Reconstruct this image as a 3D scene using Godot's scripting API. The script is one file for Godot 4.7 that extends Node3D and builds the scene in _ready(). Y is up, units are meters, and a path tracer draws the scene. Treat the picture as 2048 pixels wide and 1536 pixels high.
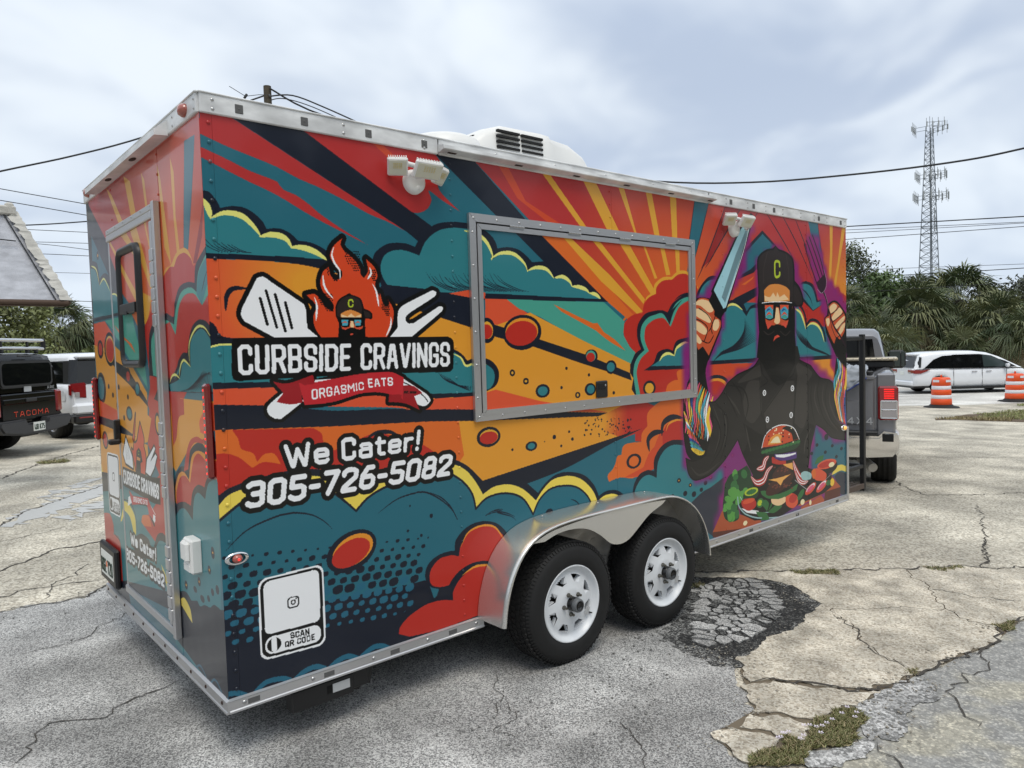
extends Node3D

# ---------------------------------------------------------------- picture makers
const INK := {
	"teal": "#256878", "tealm": "#2f7d85", "tealb": "#23647c", "mint": "#48a08d", "navy": "#131a29", "slate": "#2c3240", "red": "#b5302f", "red2": "#bb2d22", "redorange": "#cf4a26",
	"darkred": "#96201d", "orange": "#dc6a26", "orange2": "#e08a2c", "coral": "#dc5533", "amber": "#e29a30", "amber2": "#e3922c", "ray": "#e0a434", "yellow": "#ecd457", "pale": "#e6e47e",
	"white": "#f2f5f7", "black": "#060606", "ink": "#050505", "jacket": "#1e1c1b", "jackl": "#34312e", "cap": "#2a211f", "capl": "#38302c", "lime": "#b4c832", "skin": "#c8552f", "skinr": "#d8503a", "peach": "#f0cd9c",
	"faceo": "#dd8d42", "purple": "#8a1d72", "plum": "#2a0f20", "plumv": "#4a2a78", "grey": "#a9aaac", "blade": "#a2d3de", "bladeg": "#6f9098", "pink": "#e0567e", "sun": "#f0c83a", "sky": "#4aa7bd",
	"cobalt": "#1d4f9a", "wood": "#b0522c", "woodd": "#5a281c", "leaf": "#5aa048", "leafm": "#2f6e38", "leafd": "#163d22", "bowl": "#9cc3c4", "patty": "#3c1a12", "pattyl": "#6b3322", "cheese": "#f0b058",
	"bun": "#cf4d24", "bunl": "#e89a3c", "cream": "#f4e6b8", "flame": "#d6461f", "rib": "#c22730", "ribd": "#9c1a22",
}
var im: Image
var sc := 1.0


func pts(s: String, closed: bool) -> PackedVector2Array:
	var p := PackedVector2Array()
	var hard := []
	for tok in s.split(" ", false):
		hard.append(tok.begins_with("*"))
		var ab := tok.trim_prefix("*").split(",")
		p.append(Vector2(float(ab[0]), float(ab[1])) * sc)
	var n := p.size()
	if n < 3:
		return p
	var o := PackedVector2Array()
	for i in (n if closed else n - 1):
		var a := p[i]
		var b := p[(i + 1) % n]
		if hard[i] and hard[(i + 1) % n]:
			o.append(a)
			continue
		var pre := a if hard[i] or (not closed and i == 0) else p[(i - 1 + n) % n]
		var post := b if hard[(i + 1) % n] or (not closed and i == n - 2) else p[(i + 2) % n]
		var len := a.distance_to(b)
		var ta := (b - pre) * 0.5
		var tb := (post - a) * 0.5
		ta = ta.limit_length(len)
		tb = tb.limit_length(len)
		var steps := clampi(int(len / 4.0), 2, 9)
		for k in steps:
			var t := float(k) / steps
			var t2 := t * t
			var t3 := t2 * t
			o.append(a * (2 * t3 - 3 * t2 + 1) + ta * (t3 - 2 * t2 + t) + b * (-2 * t3 + 3 * t2) + tb * (t3 - t2))
	if not closed:
		o.append(p[n - 1])
	return o


func spans(q: PackedVector2Array) -> Dictionary:
	var rows := {}
	var n := q.size()
	var h := im.get_height()
	for i in n:
		var a := q[i]
		var b := q[(i + 1) % n]
		if a.y > b.y:
			var c := a
			a = b
			b = c
		var y0 := maxi(0, ceili(a.y - 0.5))
		var y1 := mini(h - 1, ceili(b.y - 0.5) - 1)
		if y1 < y0:
			continue
		var k := (b.x - a.x) / (b.y - a.y)
		var x := a.x + k * (y0 + 0.5 - a.y)
		for y in range(y0, y1 + 1):
			if rows.has(y):
				rows[y].append(x)
			else:
				rows[y] = [x]
			x += k
	return rows


func fill(q: PackedVector2Array, c: Color) -> void:
	var w := im.get_width()
	var rows := spans(q)
	for y in rows:
		var xs: Array = rows[y]
		if xs.size() > 2:
			xs.sort()
		elif xs[0] > xs[1]:
			xs.reverse()
		for i in range(0, xs.size() - 1, 2):
			var a := clampi(roundi(xs[i]), 0, w)
			var b := clampi(roundi(xs[i + 1]), 0, w)
			if b > a:
				im.fill_rect(Rect2i(a, y, b - a, 1), c)


func disc(at: Vector2, r: float, c: Color) -> void:
	var w := im.get_width()
	for y in range(maxi(0, ceili(at.y - r - 0.5)), mini(im.get_height(), floori(at.y + r + 0.5))):
		var dy := y + 0.5 - at.y
		var hw := sqrt(maxf(0.0, r * r - dy * dy))
		var a := clampi(roundi(at.x - hw), 0, w)
		var b := clampi(roundi(at.x + hw), 0, w)
		if b > a:
			im.fill_rect(Rect2i(a, y, b - a, 1), c)


func line(q: PackedVector2Array, wide: float, c: Color, closed := false) -> void:
	var r := maxf(wide * 0.5, 0.6)
	var n := q.size()
	for i in (n if closed else n - 1):
		var a := q[i]
		var b := q[(i + 1) % n]
		var d := (b - a).normalized().orthogonal() * r
		fill(PackedVector2Array([a + d, b + d, b - d, a - d]), c)
		disc(a, r, c)
	if not closed and n > 0:
		disc(q[n - 1], r, c)


func p(c: String, s: String) -> void:
	fill(pts(s, true), Color(INK[c]))


func k(c: String, w: float, s: String, closed := false) -> void:
	line(pts(s, closed), w * sc, Color(INK[c]), closed)


func t(c: String, w: float, s: String) -> void:
	var q := pts(s, false)
	var n := q.size()
	var a := PackedVector2Array()
	var b := PackedVector2Array()
	for i in n:
		var d := (q[mini(i + 1, n - 1)] - q[maxi(i - 1, 0)]).normalized().orthogonal() * w * sc * 0.5 * pow(sin(PI * clampf(float(i) / (n - 1), 0.03, 0.97)), 0.7)
		a.append(q[i] + d)
		b.append(q[i] - d)
	b.reverse()
	a.append_array(b)
	fill(a, Color(INK[c]))


func e(c: String, x: float, y: float, rx: float, ry: float, turn := 0.0) -> void:
	var q := PackedVector2Array()
	for i in 30:
		q.append((Vector2(x, y) + (Vector2(cos(i * TAU / 30) * rx, sin(i * TAU / 30) * ry)).rotated(deg_to_rad(turn))) * sc)
	fill(q, Color(INK[c]))


func g(c0: String, c1: String, x: float, y: float, r0: float, r1: float, s: String) -> void:
	var rows := spans(pts(s, true))
	var a := Color(INK[c0])
	var b := Color(INK[c1])
	var at := Vector2(x, y) * sc
	var table := []
	for i in 65:
		table.append(a.lerp(b, i / 64.0))
	for row in rows:
		var xs: Array = rows[row]
		xs.sort()
		for i in range(0, xs.size() - 1, 2):
			var x1 := clampi(roundi(xs[i + 1]), 0, im.get_width())
			var x0 := clampi(roundi(xs[i]), 0, im.get_width())
			while x0 < x1:
				var wide := mini(3, x1 - x0)
				im.fill_rect(Rect2i(x0, row, wide, 1), table[int(clampf((at.distance_to(Vector2(x0 + 1, row)) / sc - r0) / (r1 - r0), 0, 1) * 64)])
				x0 += wide


func glow(c: String, s: String) -> void:
	var keep := im
	var old := sc
	im = Image.create_empty(keep.get_width() / 4, keep.get_height() / 4, false, Image.FORMAT_RGBA8)
	im.fill(Color(INK[c], 0.0))
	sc = old / 4.0
	fill(pts(s, true), Color(INK[c], 0.9))
	im.resize(keep.get_width() / 22, keep.get_height() / 22, Image.INTERPOLATE_TRILINEAR)
	im.resize(keep.get_width(), keep.get_height(), Image.INTERPOLATE_CUBIC)
	keep.blend_rect(im, Rect2i(0, 0, keep.get_width(), keep.get_height()), Vector2i.ZERO)
	im = keep
	sc = old


func four(s: String) -> PackedVector2Array:
	var o := PackedVector2Array()
	for tok in s.split(" ", false):
		var ab := tok.trim_prefix("*").split(",")
		o.append(Vector2(float(ab[0]), float(ab[1])) * sc)
	return o


func inside(q: PackedVector2Array, u: float, v: float) -> Vector2:
	return q[0].lerp(q[1], u).lerp(q[3].lerp(q[2], u), v)


func rr(s: String, c: String, u0: float, v0: float, u1: float, v1: float, r: float) -> void:
	var q := four(s)
	var ry := r * (q[1] - q[0]).length() / (q[3] - q[0]).length()
	var o := PackedVector2Array()
	for corner in [[u1 - r, v0 + ry, -90], [u1 - r, v1 - ry, 0], [u0 + r, v1 - ry, 90], [u0 + r, v0 + ry, 180]]:
		for i in 7:
			var a := deg_to_rad(corner[2] + i * 15.0)
			o.append(inside(q, corner[0] + cos(a) * r, corner[1] + sin(a) * ry))
	fill(o, Color(INK[c]))


# squarish block lettering: each letter is a few strokes in a box one unit high (y down), first number its width
const LETTERS := {
	"A": "0.46|0,1 0.16,0.04 0.30,0.04 0.46,1|0.08,0.68 0.38,0.68", "B": "0.44|0,0 0,1 0.32,1 0.44,0.9 0.44,0.6 0.32,0.49 0,0.49|0.32,0.49 0.42,0.4 0.42,0.1 0.32,0 0,0",
	"C": "0.42|0.42,0.26 0.42,0.1 0.32,0 0.1,0 0,0.1 0,0.9 0.1,1 0.32,1 0.42,0.9 0.42,0.74", "D": "0.44|0,0 0,1 0.3,1 0.44,0.88 0.44,0.12 0.3,0 0,0", "E": "0.36|0.36,0 0,0 0,1 0.36,1|0,0.49 0.3,0.49",
	"G": "0.42|0.42,0.28 0.42,0.1 0.32,0 0.1,0 0,0.1 0,0.9 0.1,1 0.32,1 0.42,0.9 0.42,0.53 0.24,0.53", "I": "0|0,0 0,1", "M": "0.56|0,1 0,0 0.28,0.6 0.56,0 0.56,1", "N": "0.44|0,1 0,0 0.44,1 0.44,0",
	"O": "0.44|0.1,0 0.34,0 0.44,0.1 0.44,0.9 0.34,1 0.1,1 0,0.9 0,0.1 0.1,0", "Q": "0.44|0.1,0 0.34,0 0.44,0.1 0.44,0.9 0.34,1 0.1,1 0,0.9 0,0.1 0.1,0|0.28,0.8 0.48,1.06",
	"R": "0.44|0,1 0,0 0.32,0 0.44,0.1 0.44,0.42 0.32,0.53 0,0.53|0.26,0.53 0.45,1", "S": "0.42|0.42,0.28 0.42,0.1 0.32,0 0.1,0 0,0.1 0,0.38 0.1,0.48 0.32,0.52 0.42,0.62 0.42,0.9 0.32,1 0.1,1 0,0.9 0,0.72",
	"T": "0.42|0,0 0.42,0|0.21,0 0.21,1", "U": "0.42|0,0 0,0.9 0.1,1 0.32,1 0.42,0.9 0.42,0", "V": "0.46|0,0 0.2,0.97 0.26,0.97 0.46,0", "X": "0.46|0,0 0.46,1|0.46,0 0,1", "J": "0.36|0.36,0 0.36,0.9 0.26,1 0.08,1 0,0.9 0,0.72", "K": "0.44|0,0 0,1|0.44,0 0,0.56|0.14,0.44 0.46,1",
	"L": "0.34|0,0 0,1 0.34,1", "F": "0.36|0.36,0 0,0 0,1|0,0.49 0.3,0.49", "H": "0.44|0,0 0,1|0.44,0 0.44,1|0,0.5 0.44,0.5", "P": "0.44|0,1 0,0 0.32,0 0.44,0.1 0.44,0.44 0.32,0.55 0,0.55", "Y": "0.46|0,0 0.23,0.5 0.46,0|0.23,0.5 0.23,1",
	"W": "0.78|0,0 0.16,1 0.2,1 0.39,0.2 0.58,1 0.62,1 0.78,0", "e": "0.42|0.02,0.66 0.42,0.66 0.42,0.46 0.34,0.36 0.1,0.36 0,0.46 0,0.9 0.1,1 0.34,1 0.42,0.92", "a": "0.42|0.04,0.42 0.1,0.36 0.34,0.36 0.42,0.46 0.42,1|0.42,0.62 0.1,0.62 0,0.7 0,0.92 0.08,1 0.42,1",
	"t": "0.3|0.1,0.14 0.1,0.9 0.18,1 0.3,1|0,0.36 0.3,0.36", "r": "0.28|0,1 0,0.36|0,0.5 0.12,0.36 0.28,0.36", "!": "0.04|0.04,0 0.03,0.66|0.01,0.97 0,1", ".": "0|0,0.97 0,1", "-": "0.26|0,0.55 0.26,0.55",
	"0": "0.46|0.12,0 0.34,0 0.46,0.12 0.46,0.88 0.34,1 0.12,1 0,0.88 0,0.12 0.12,0", "2": "0.46|0,0.22 0,0.1 0.12,0 0.34,0 0.46,0.1 0.46,0.38 0.04,0.84 0,1 0.46,1", "3": "0.46|0,0.1 0.12,0 0.34,0 0.46,0.1 0.46,0.38 0.36,0.48 0.16,0.48|0.36,0.48 0.46,0.58 0.46,0.9 0.34,1 0.12,1 0,0.9",
	"4": "0.48|0.36,1 0.36,0 0,0.7 0.48,0.7", "5": "0.46|0.44,0 0.04,0 0.02,0.44 0.34,0.44 0.46,0.54 0.46,0.9 0.34,1 0.12,1 0,0.9", "6": "0.46|0.4,0 0.2,0 0.02,0.4 0,0.88 0.12,1 0.34,1 0.46,0.88 0.46,0.58 0.36,0.46 0.02,0.46", "7": "0.44|0,0 0.44,0 0.14,1",
	"8": "0.46|0.12,0 0.34,0 0.43,0.1 0.43,0.38 0.34,0.48 0.12,0.48 0.03,0.38 0.03,0.1 0.12,0|0.34,0.48 0.46,0.58 0.46,0.9 0.34,1 0.12,1 0,0.9 0,0.58 0.12,0.48", " ": "0.12|",
}


func x(words: String, c: String, w: float, s: String, slant := 0.0) -> void:
	var q := four(s)
	var total := 0.0
	var gap := 0.27 if w < 20 else 0.25
	for ch in words:
		total += float(LETTERS[ch].get_slice("|", 0)) + gap
	total -= gap
	var high := (q[3] - q[0]).length()
	var inset := 0.5 * minf(w, 21.0) * sc / high
	var at := 0.0
	for ch in words:
		var parts: PackedStringArray = LETTERS[ch].split("|")
		for i in range(1, parts.size()):
			var line_pts := PackedVector2Array()
			for tok in parts[i].split(" ", false):
				var ab := tok.split(",")
				var v := inset + float(ab[1]) * (1.0 - 2.0 * inset)
				line_pts.append(inside(q, 0.015 + 0.97 * (at + float(ab[0]) + (0.5 - v) * slant) / total, v))
			line(line_pts, w * sc, Color(INK[c]))
		at += float(parts[0]) + gap


func halftone() -> void:
	for row in 10:
		for col in 18:
			var px := 10 + col * 58.0 + (row % 2) * 29.0
			var py := 1850 + row * 39.0 + px * 0.11
			var deep := 2045 + px * 0.12 + sin(col * 1.7) * 14 - py
			if px > 1000 - row * 14:
				continue
			var size := clampf(22.0 - absf(deep) * 0.075 + sin(col * 5.1 + row * 2.3) * 2.5, 0, 23)
			if size > 4.5:
				var a := size * 1.05
				var b := size * 0.86
				p("navy" if deep > 0 else "tealb", "%f,%f %f,%f %f,%f %f,%f %f,%f %f,%f" % [px - a, py - b * 0.55, px, py - b, px + a, py - b * 0.75, px + a * 0.95, py + b * 0.6, px, py + b, px - a * 0.95, py + b * 0.7])
# ---------------------------------------------------------------- mesh makers
class Shape:
	var st := SurfaceTool.new()
	var off := Vector3.ZERO
	func _init(o := Vector3.ZERO) -> void:
		off = o
		st.begin(Mesh.PRIMITIVE_TRIANGLES)
		st.set_smooth_group(-1)
	func smooth(on: bool) -> void:
		st.set_smooth_group(0 if on else -1)
	func tint(c: Color) -> void:
		st.set_color(c)
	func v(a: Vector3) -> void:
		st.add_vertex(a - off)
	func tri(a: Vector3, b: Vector3, c: Vector3) -> void:
		v(a); v(b); v(c)
	func quad(a: Vector3, b: Vector3, c: Vector3, d: Vector3) -> void:
		tri(a, b, c); tri(a, c, d)
	func face(q: Array, from: Vector3) -> void:        # a convex face that looks away from a point
		var mid := Vector3.ZERO
		for a in q:
			mid += a / q.size()
		var flip: bool = (q[2] - q[0]).cross(q[1] - q[0]).dot(mid - from) < 0
		for i in range(1, q.size() - 1):
			if flip:
				tri(q[0], q[i + 1], q[i])
			else:
				tri(q[0], q[i], q[i + 1])
	func box(c: Vector3, s: Vector3, turn := Basis()) -> void:
		bevel(c, s, 0.0, turn)
	func bevel(c: Vector3, s: Vector3, r: float, turn := Basis()) -> void:
		var h := s * 0.5
		r = minf(r, minf(h.x, minf(h.y, h.z)) * 0.9)
		var at := func(x: float, y: float, z: float) -> Vector3: return c + turn * Vector3(x, y, z)
		for s1 in [-1, 1]:
			face([at.call(s1 * h.x, -h.y + r, -h.z + r), at.call(s1 * h.x, h.y - r, -h.z + r), at.call(s1 * h.x, h.y - r, h.z - r), at.call(s1 * h.x, -h.y + r, h.z - r)], c)
			face([at.call(-h.x + r, s1 * h.y, -h.z + r), at.call(h.x - r, s1 * h.y, -h.z + r), at.call(h.x - r, s1 * h.y, h.z - r), at.call(-h.x + r, s1 * h.y, h.z - r)], c)
			face([at.call(-h.x + r, -h.y + r, s1 * h.z), at.call(h.x - r, -h.y + r, s1 * h.z), at.call(h.x - r, h.y - r, s1 * h.z), at.call(-h.x + r, h.y - r, s1 * h.z)], c)
			if r > 0.0:
				for s2 in [-1, 1]:
					face([at.call(s1 * h.x, s2 * (h.y - r), -h.z + r), at.call(s1 * h.x, s2 * (h.y - r), h.z - r), at.call(s1 * (h.x - r), s2 * h.y, h.z - r), at.call(s1 * (h.x - r), s2 * h.y, -h.z + r)], c)
					face([at.call(s1 * h.x, -h.y + r, s2 * (h.z - r)), at.call(s1 * h.x, h.y - r, s2 * (h.z - r)), at.call(s1 * (h.x - r), h.y - r, s2 * h.z), at.call(s1 * (h.x - r), -h.y + r, s2 * h.z)], c)
					face([at.call(-h.x + r, s1 * h.y, s2 * (h.z - r)), at.call(h.x - r, s1 * h.y, s2 * (h.z - r)), at.call(h.x - r, s1 * (h.y - r), s2 * h.z), at.call(-h.x + r, s1 * (h.y - r), s2 * h.z)], c)
					for s3 in [-1, 1]:
						face([at.call(s1 * h.x, s2 * (h.y - r), s3 * (h.z - r)), at.call(s1 * (h.x - r), s2 * h.y, s3 * (h.z - r)), at.call(s1 * (h.x - r), s2 * (h.y - r), s3 * h.z)], c)
	func ring(at: Vector3, along: Vector3, r: float, seg: int) -> Array:
		var u := along.cross(Vector3.UP if absf(along.y) < 0.9 else Vector3.RIGHT).normalized()
		var w := along.cross(u).normalized()
		var o := []
		for i in seg:
			o.append(at + (u * cos(TAU * i / seg) + w * sin(TAU * i / seg)) * r)
		return o
	func tube(path: Array, r: float, seg := 8, r2 := -1.0) -> void:
		smooth(true)
		var last := []
		for i in path.size():
			var d: Vector3 = (path[mini(i + 1, path.size() - 1)] - path[maxi(i - 1, 0)]).normalized()
			var rad := r if r2 < 0 else lerpf(r, r2, float(i) / (path.size() - 1))
			var now := ring(path[i], d, rad, seg)
			if i:
				for k in seg:
					quad(last[k], now[k], now[(k + 1) % seg], last[(k + 1) % seg])
			last = now
		smooth(false)
		for end in [0, path.size() - 1]:
			var d: Vector3 = (path[1] - path[0]) if end == 0 else (path[end] - path[end - 1])
			var now := ring(path[end], d.normalized() if end else (path[mini(1, path.size() - 1)] - path[0]).normalized(), r if r2 < 0 or end == 0 else r2, seg)
			face(now, path[end] - d * (1.0 if end else -1.0))
	func grid(rows: Array, loop := false) -> void:
		for i in range(1, rows.size()):
			var n: int = rows[i].size()
			for k in (n if loop else n - 1):
				var m := (k + 1) % n
				quad(rows[i - 1][k], rows[i][k], rows[i][m], rows[i - 1][m])
	func lathe(prof: Array, seg: int, x: Transform3D, soft := true) -> void:   # profile of (radius, height) about y
		smooth(soft)
		var rows := []
		for q in prof:
			var row := []
			for i in seg:
				row.append(x * Vector3(cos(TAU * i / seg) * q.x, q.y, sin(TAU * i / seg) * q.x))
			rows.append(row)
		grid(rows, true)
		smooth(false)
	func prism(poly: PackedVector2Array, z0: float, z1: float, x := Transform3D()) -> void:   # outline in x, y pushed from z0 to z1
		var idx := Geometry2D.triangulate_polygon(poly)
		var way := 1.0 if Geometry2D.is_polygon_clockwise(poly) else -1.0
		for i in range(0, idx.size(), 3):
			var a := poly[idx[i]]
			var b := poly[idx[i + 1]]
			var c := poly[idx[i + 2]]
			if (b - a).cross(c - a) > 0:
				var d := b
				b = c
				c = d
			tri(x * Vector3(a.x, a.y, z1), x * Vector3(b.x, b.y, z1), x * Vector3(c.x, c.y, z1))
			tri(x * Vector3(a.x, a.y, z0), x * Vector3(c.x, c.y, z0), x * Vector3(b.x, b.y, z0))
		for i in poly.size():
			var a := poly[i]
			var b := poly[(i + 1) % poly.size()]
			if way < 0:
				quad(x * Vector3(a.x, a.y, z0), x * Vector3(b.x, b.y, z0), x * Vector3(b.x, b.y, z1), x * Vector3(a.x, a.y, z1))
			else:
				quad(x * Vector3(b.x, b.y, z0), x * Vector3(a.x, a.y, z0), x * Vector3(a.x, a.y, z1), x * Vector3(b.x, b.y, z1))
	func dome(c: Vector3, n: Vector3, r: float, h: float, seg := 6) -> void:
		smooth(true)
		var a := ring(c, n, r, seg)
		var b := ring(c + n * h * 0.7, n, r * 0.7, seg)
		for i in seg:
			quad(a[i], b[i], b[(i + 1) % seg], a[(i + 1) % seg])
			tri(b[i], c + n * h, b[(i + 1) % seg])
		smooth(false)
	func done() -> ArrayMesh:
		st.generate_normals()
		return st.commit()


var taken := {}


func numbered(called: String) -> String:
	taken[called] = taken.get(called, -1) + 1
	return called if taken[called] == 0 else "%s_%03d" % [called, taken[called]]


func tag(o: Node, label: String, category: String, group := "") -> void:
	o.set_meta("label", label)
	o.set_meta("category", category)
	if group:
		o.set_meta("group", group)


func thing(called: String, label: String, category: String, at := Vector3.ZERO, turn := 0.0, group := "") -> Node3D:
	var o := Node3D.new()
	o.name = numbered(called)
	add_child(o)
	o.position = at
	o.rotation.y = turn
	tag(o, label, category, group)
	return o


func part(called: String, s: Variant, m: Material, parent: Node = null, label := "") -> MeshInstance3D:
	var o := MeshInstance3D.new()
	o.mesh = s.done() if s is Shape else s
	o.material_override = m
	if parent == null:
		o.name = numbered(called)
		add_child(o)
	else:
		o.name = called
		parent.add_child(o, true)
	if label:
		o.set_meta("label", label)
	return o


func structure(called: String, s: Variant, m: Material) -> MeshInstance3D:
	var o := part(called, s, m)
	o.set_meta("kind", "structure")
	return o


func twin(of: Node3D, at: Vector3, turn: float, label: String) -> Node3D:
	var o: Node3D = of.duplicate()
	o.name = numbered(String(of.name).rstrip("0123456789").trim_suffix("_"))
	add_child(o)
	o.position = at
	o.rotation.y = turn
	o.set_meta("label", label)
	return o


func mat(c: Color, rough := 0.6, metal := 0.0, coat := 0.0) -> StandardMaterial3D:
	var m := StandardMaterial3D.new()
	m.albedo_color = c
	m.roughness = rough
	m.metallic = metal
	if coat > 0:
		m.clearcoat_enabled = true
		m.clearcoat = coat
		m.clearcoat_roughness = 0.05
	return m


func lin(r: float, gr: float, b: float) -> Color:
	return Color(r, gr, b).linear_to_srgb()


func noise(seed_at: int, freq: float, kind := FastNoiseLite.TYPE_SIMPLEX_SMOOTH, octaves := 4) -> FastNoiseLite:
	var n := FastNoiseLite.new()
	n.seed = seed_at
	n.noise_type = kind
	n.frequency = freq
	n.fractal_octaves = octaves
	return n


func noise_pic(n: FastNoiseLite, size: int, lo: float, hi: float) -> ImageTexture:    # grey picture between two values
	var src := n.get_seamless_image(size, size)
	src.convert(Image.FORMAT_L8)
	var bytes := src.get_data()
	for i in bytes.size():
		bytes[i] = int(255 * lerpf(lo, hi, bytes[i] / 255.0))
	return ImageTexture.create_from_image(Image.create_from_data(size, size, false, Image.FORMAT_L8, bytes))


func glass(c: Color, a: float, rough := 0.02) -> StandardMaterial3D:
	var m := mat(Color(c.r, c.g, c.b, a), rough)
	m.transparency = BaseMaterial3D.TRANSPARENCY_ALPHA
	return m


func lamp(c: Color, power: float, rough := 0.2) -> StandardMaterial3D:
	var m := mat(c, rough, 0.0, 0.5)
	m.emission_enabled = true
	m.emission = c
	m.emission_energy_multiplier = power
	return m


func v2(s: String) -> PackedVector2Array:
	var o := PackedVector2Array()
	for tok in s.split(" ", false):
		var ab := tok.split(",")
		o.append(Vector2(float(ab[0]), float(ab[1])))
	return o


func v3(s: String) -> Array:
	var o := []
	for tok in s.split(" ", false):
		var ab := tok.split(",")
		o.append(Vector3(float(ab[0]), float(ab[1]), float(ab[2])))
	return o


func fluent(q: PackedVector2Array, steps := 4, closed := true) -> PackedVector2Array:
	var o := PackedVector2Array()
	var n := q.size()
	for i in (n if closed else n - 1):
		for s in steps:
			if closed:
				o.append(q[i].cubic_interpolate(q[(i + 1) % n], q[(i - 1 + n) % n], q[(i + 2) % n], float(s) / steps))
			else:
				o.append(q[i].cubic_interpolate(q[i + 1], q[maxi(i - 1, 0)], q[mini(i + 2, n - 1)], float(s) / steps))
	if not closed:
		o.append(q[n - 1])
	return o


func round_rect(c: Vector2, w: float, h: float, r: float, n := 4) -> PackedVector2Array:
	var o := PackedVector2Array()
	for k in 4:
		var m := c + Vector2((w / 2 - r) * (1 if k in [0, 3] else -1), (h / 2 - r) * (1 if k < 2 else -1))
		for i in n + 1:
			o.append(m + Vector2.from_angle(PI / 2 * (k + float(i) / n)) * r)
	return o
# ---------------------------------------------------------------- the place
func _ready() -> void:
	var cam := Camera3D.new()
	cam.name = "camera"
	cam.fov = 55.53
	cam.position = Vector3(-0.983, 1.741, 2.988)
	cam.rotation = Vector3(-0.05019, -0.70744, -0.0303)
	cam.far = 2000.0
	cam.near = 0.05
	add_child(cam)
	cam.current = true
	var env := Environment.new()
	env.background_mode = Environment.BG_SKY
	env.tonemap_mode = Environment.TONE_MAPPER_LINEAR
	env.tonemap_exposure = 1.16
	env.sdfgi_enabled = true
	env.ssao_enabled = true
	env.ssil_enabled = true
	var sky := Sky.new()
	sky.sky_material = clouds()
	env.sky = sky
	var we := WorldEnvironment.new()
	we.name = "world"
	we.environment = env
	add_child(we)
	var sun := DirectionalLight3D.new()
	sun.name = "sun"
	sun.light_energy = 0.5
	sun.light_color = Color(1.0, 0.97, 0.92)
	sun.light_angular_distance = 28.0
	sun.shadow_enabled = true
	sun.rotation = Vector3(deg_to_rad(-62), deg_to_rad(-25), 0)
	add_child(sun)
	var M := materials()
	make_ground(M)
	make_trailer(M)
	make_vehicles(M)
	make_street(M)
	make_green(M)


func clouds() -> PanoramaSkyMaterial:
	var w := 1024
	var h := 512
	var soft := noise(7, 1.5, FastNoiseLite.TYPE_SIMPLEX_SMOOTH, 5)
	soft.fractal_gain = 0.56
	var wide := noise(21, 0.42, FastNoiseLite.TYPE_SIMPLEX_SMOOTH, 3)
	var pic := Image.create_empty(w, h, false, Image.FORMAT_RGBF)
	for y in h:
		var up := (0.5 - (y + 0.5) / h) * PI
		for x_ in w:
			var c: Color
			if up > -0.06:
				var a := (x_ + 0.5) / w * TAU
				var d := Vector3(sin(a) * cos(up), sin(up), -cos(a) * cos(up))
				var flat := Vector3(d.x, 0, d.z) / (maxf(d.y, 0.0) + 0.22) * 0.9
				var bank := wide.get_noise_3d(flat.x * 1.3 + 3.0, 0.0, flat.z * 1.3)
				var puff := soft.get_noise_3d(flat.x * 1.1 + bank, bank * 0.7, flat.z * 1.1)
				var k := clampf(0.66 + bank * 0.42 + puff * 0.62 - 0.42 * exp(-pow(d.distance_to(Vector3(0.80, 0.30, -0.52)) / 0.42, 2.0)), 0.0, 1.0)
				var dark := Color(0.44, 0.52, 0.655)
				var pale := Color(0.75, 0.815, 0.885)
				c = dark.lerp(pale, smoothstep(0.1, 0.85, k))
				var low := clampf(1.0 - d.y * 3.2, 0.0, 1.0)
				c = c.lerp(Color(0.62, 0.71, 0.82), low * 0.65)
				c *= 1.0 + 0.35 * clampf(d.y - 0.35, 0.0, 1.0)
			else:
				c = Color(0.3, 0.3, 0.29)
			pic.set_pixel(x_, y, c)
	var m := PanoramaSkyMaterial.new()
	m.panorama = ImageTexture.create_from_image(pic)
	return m


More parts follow.
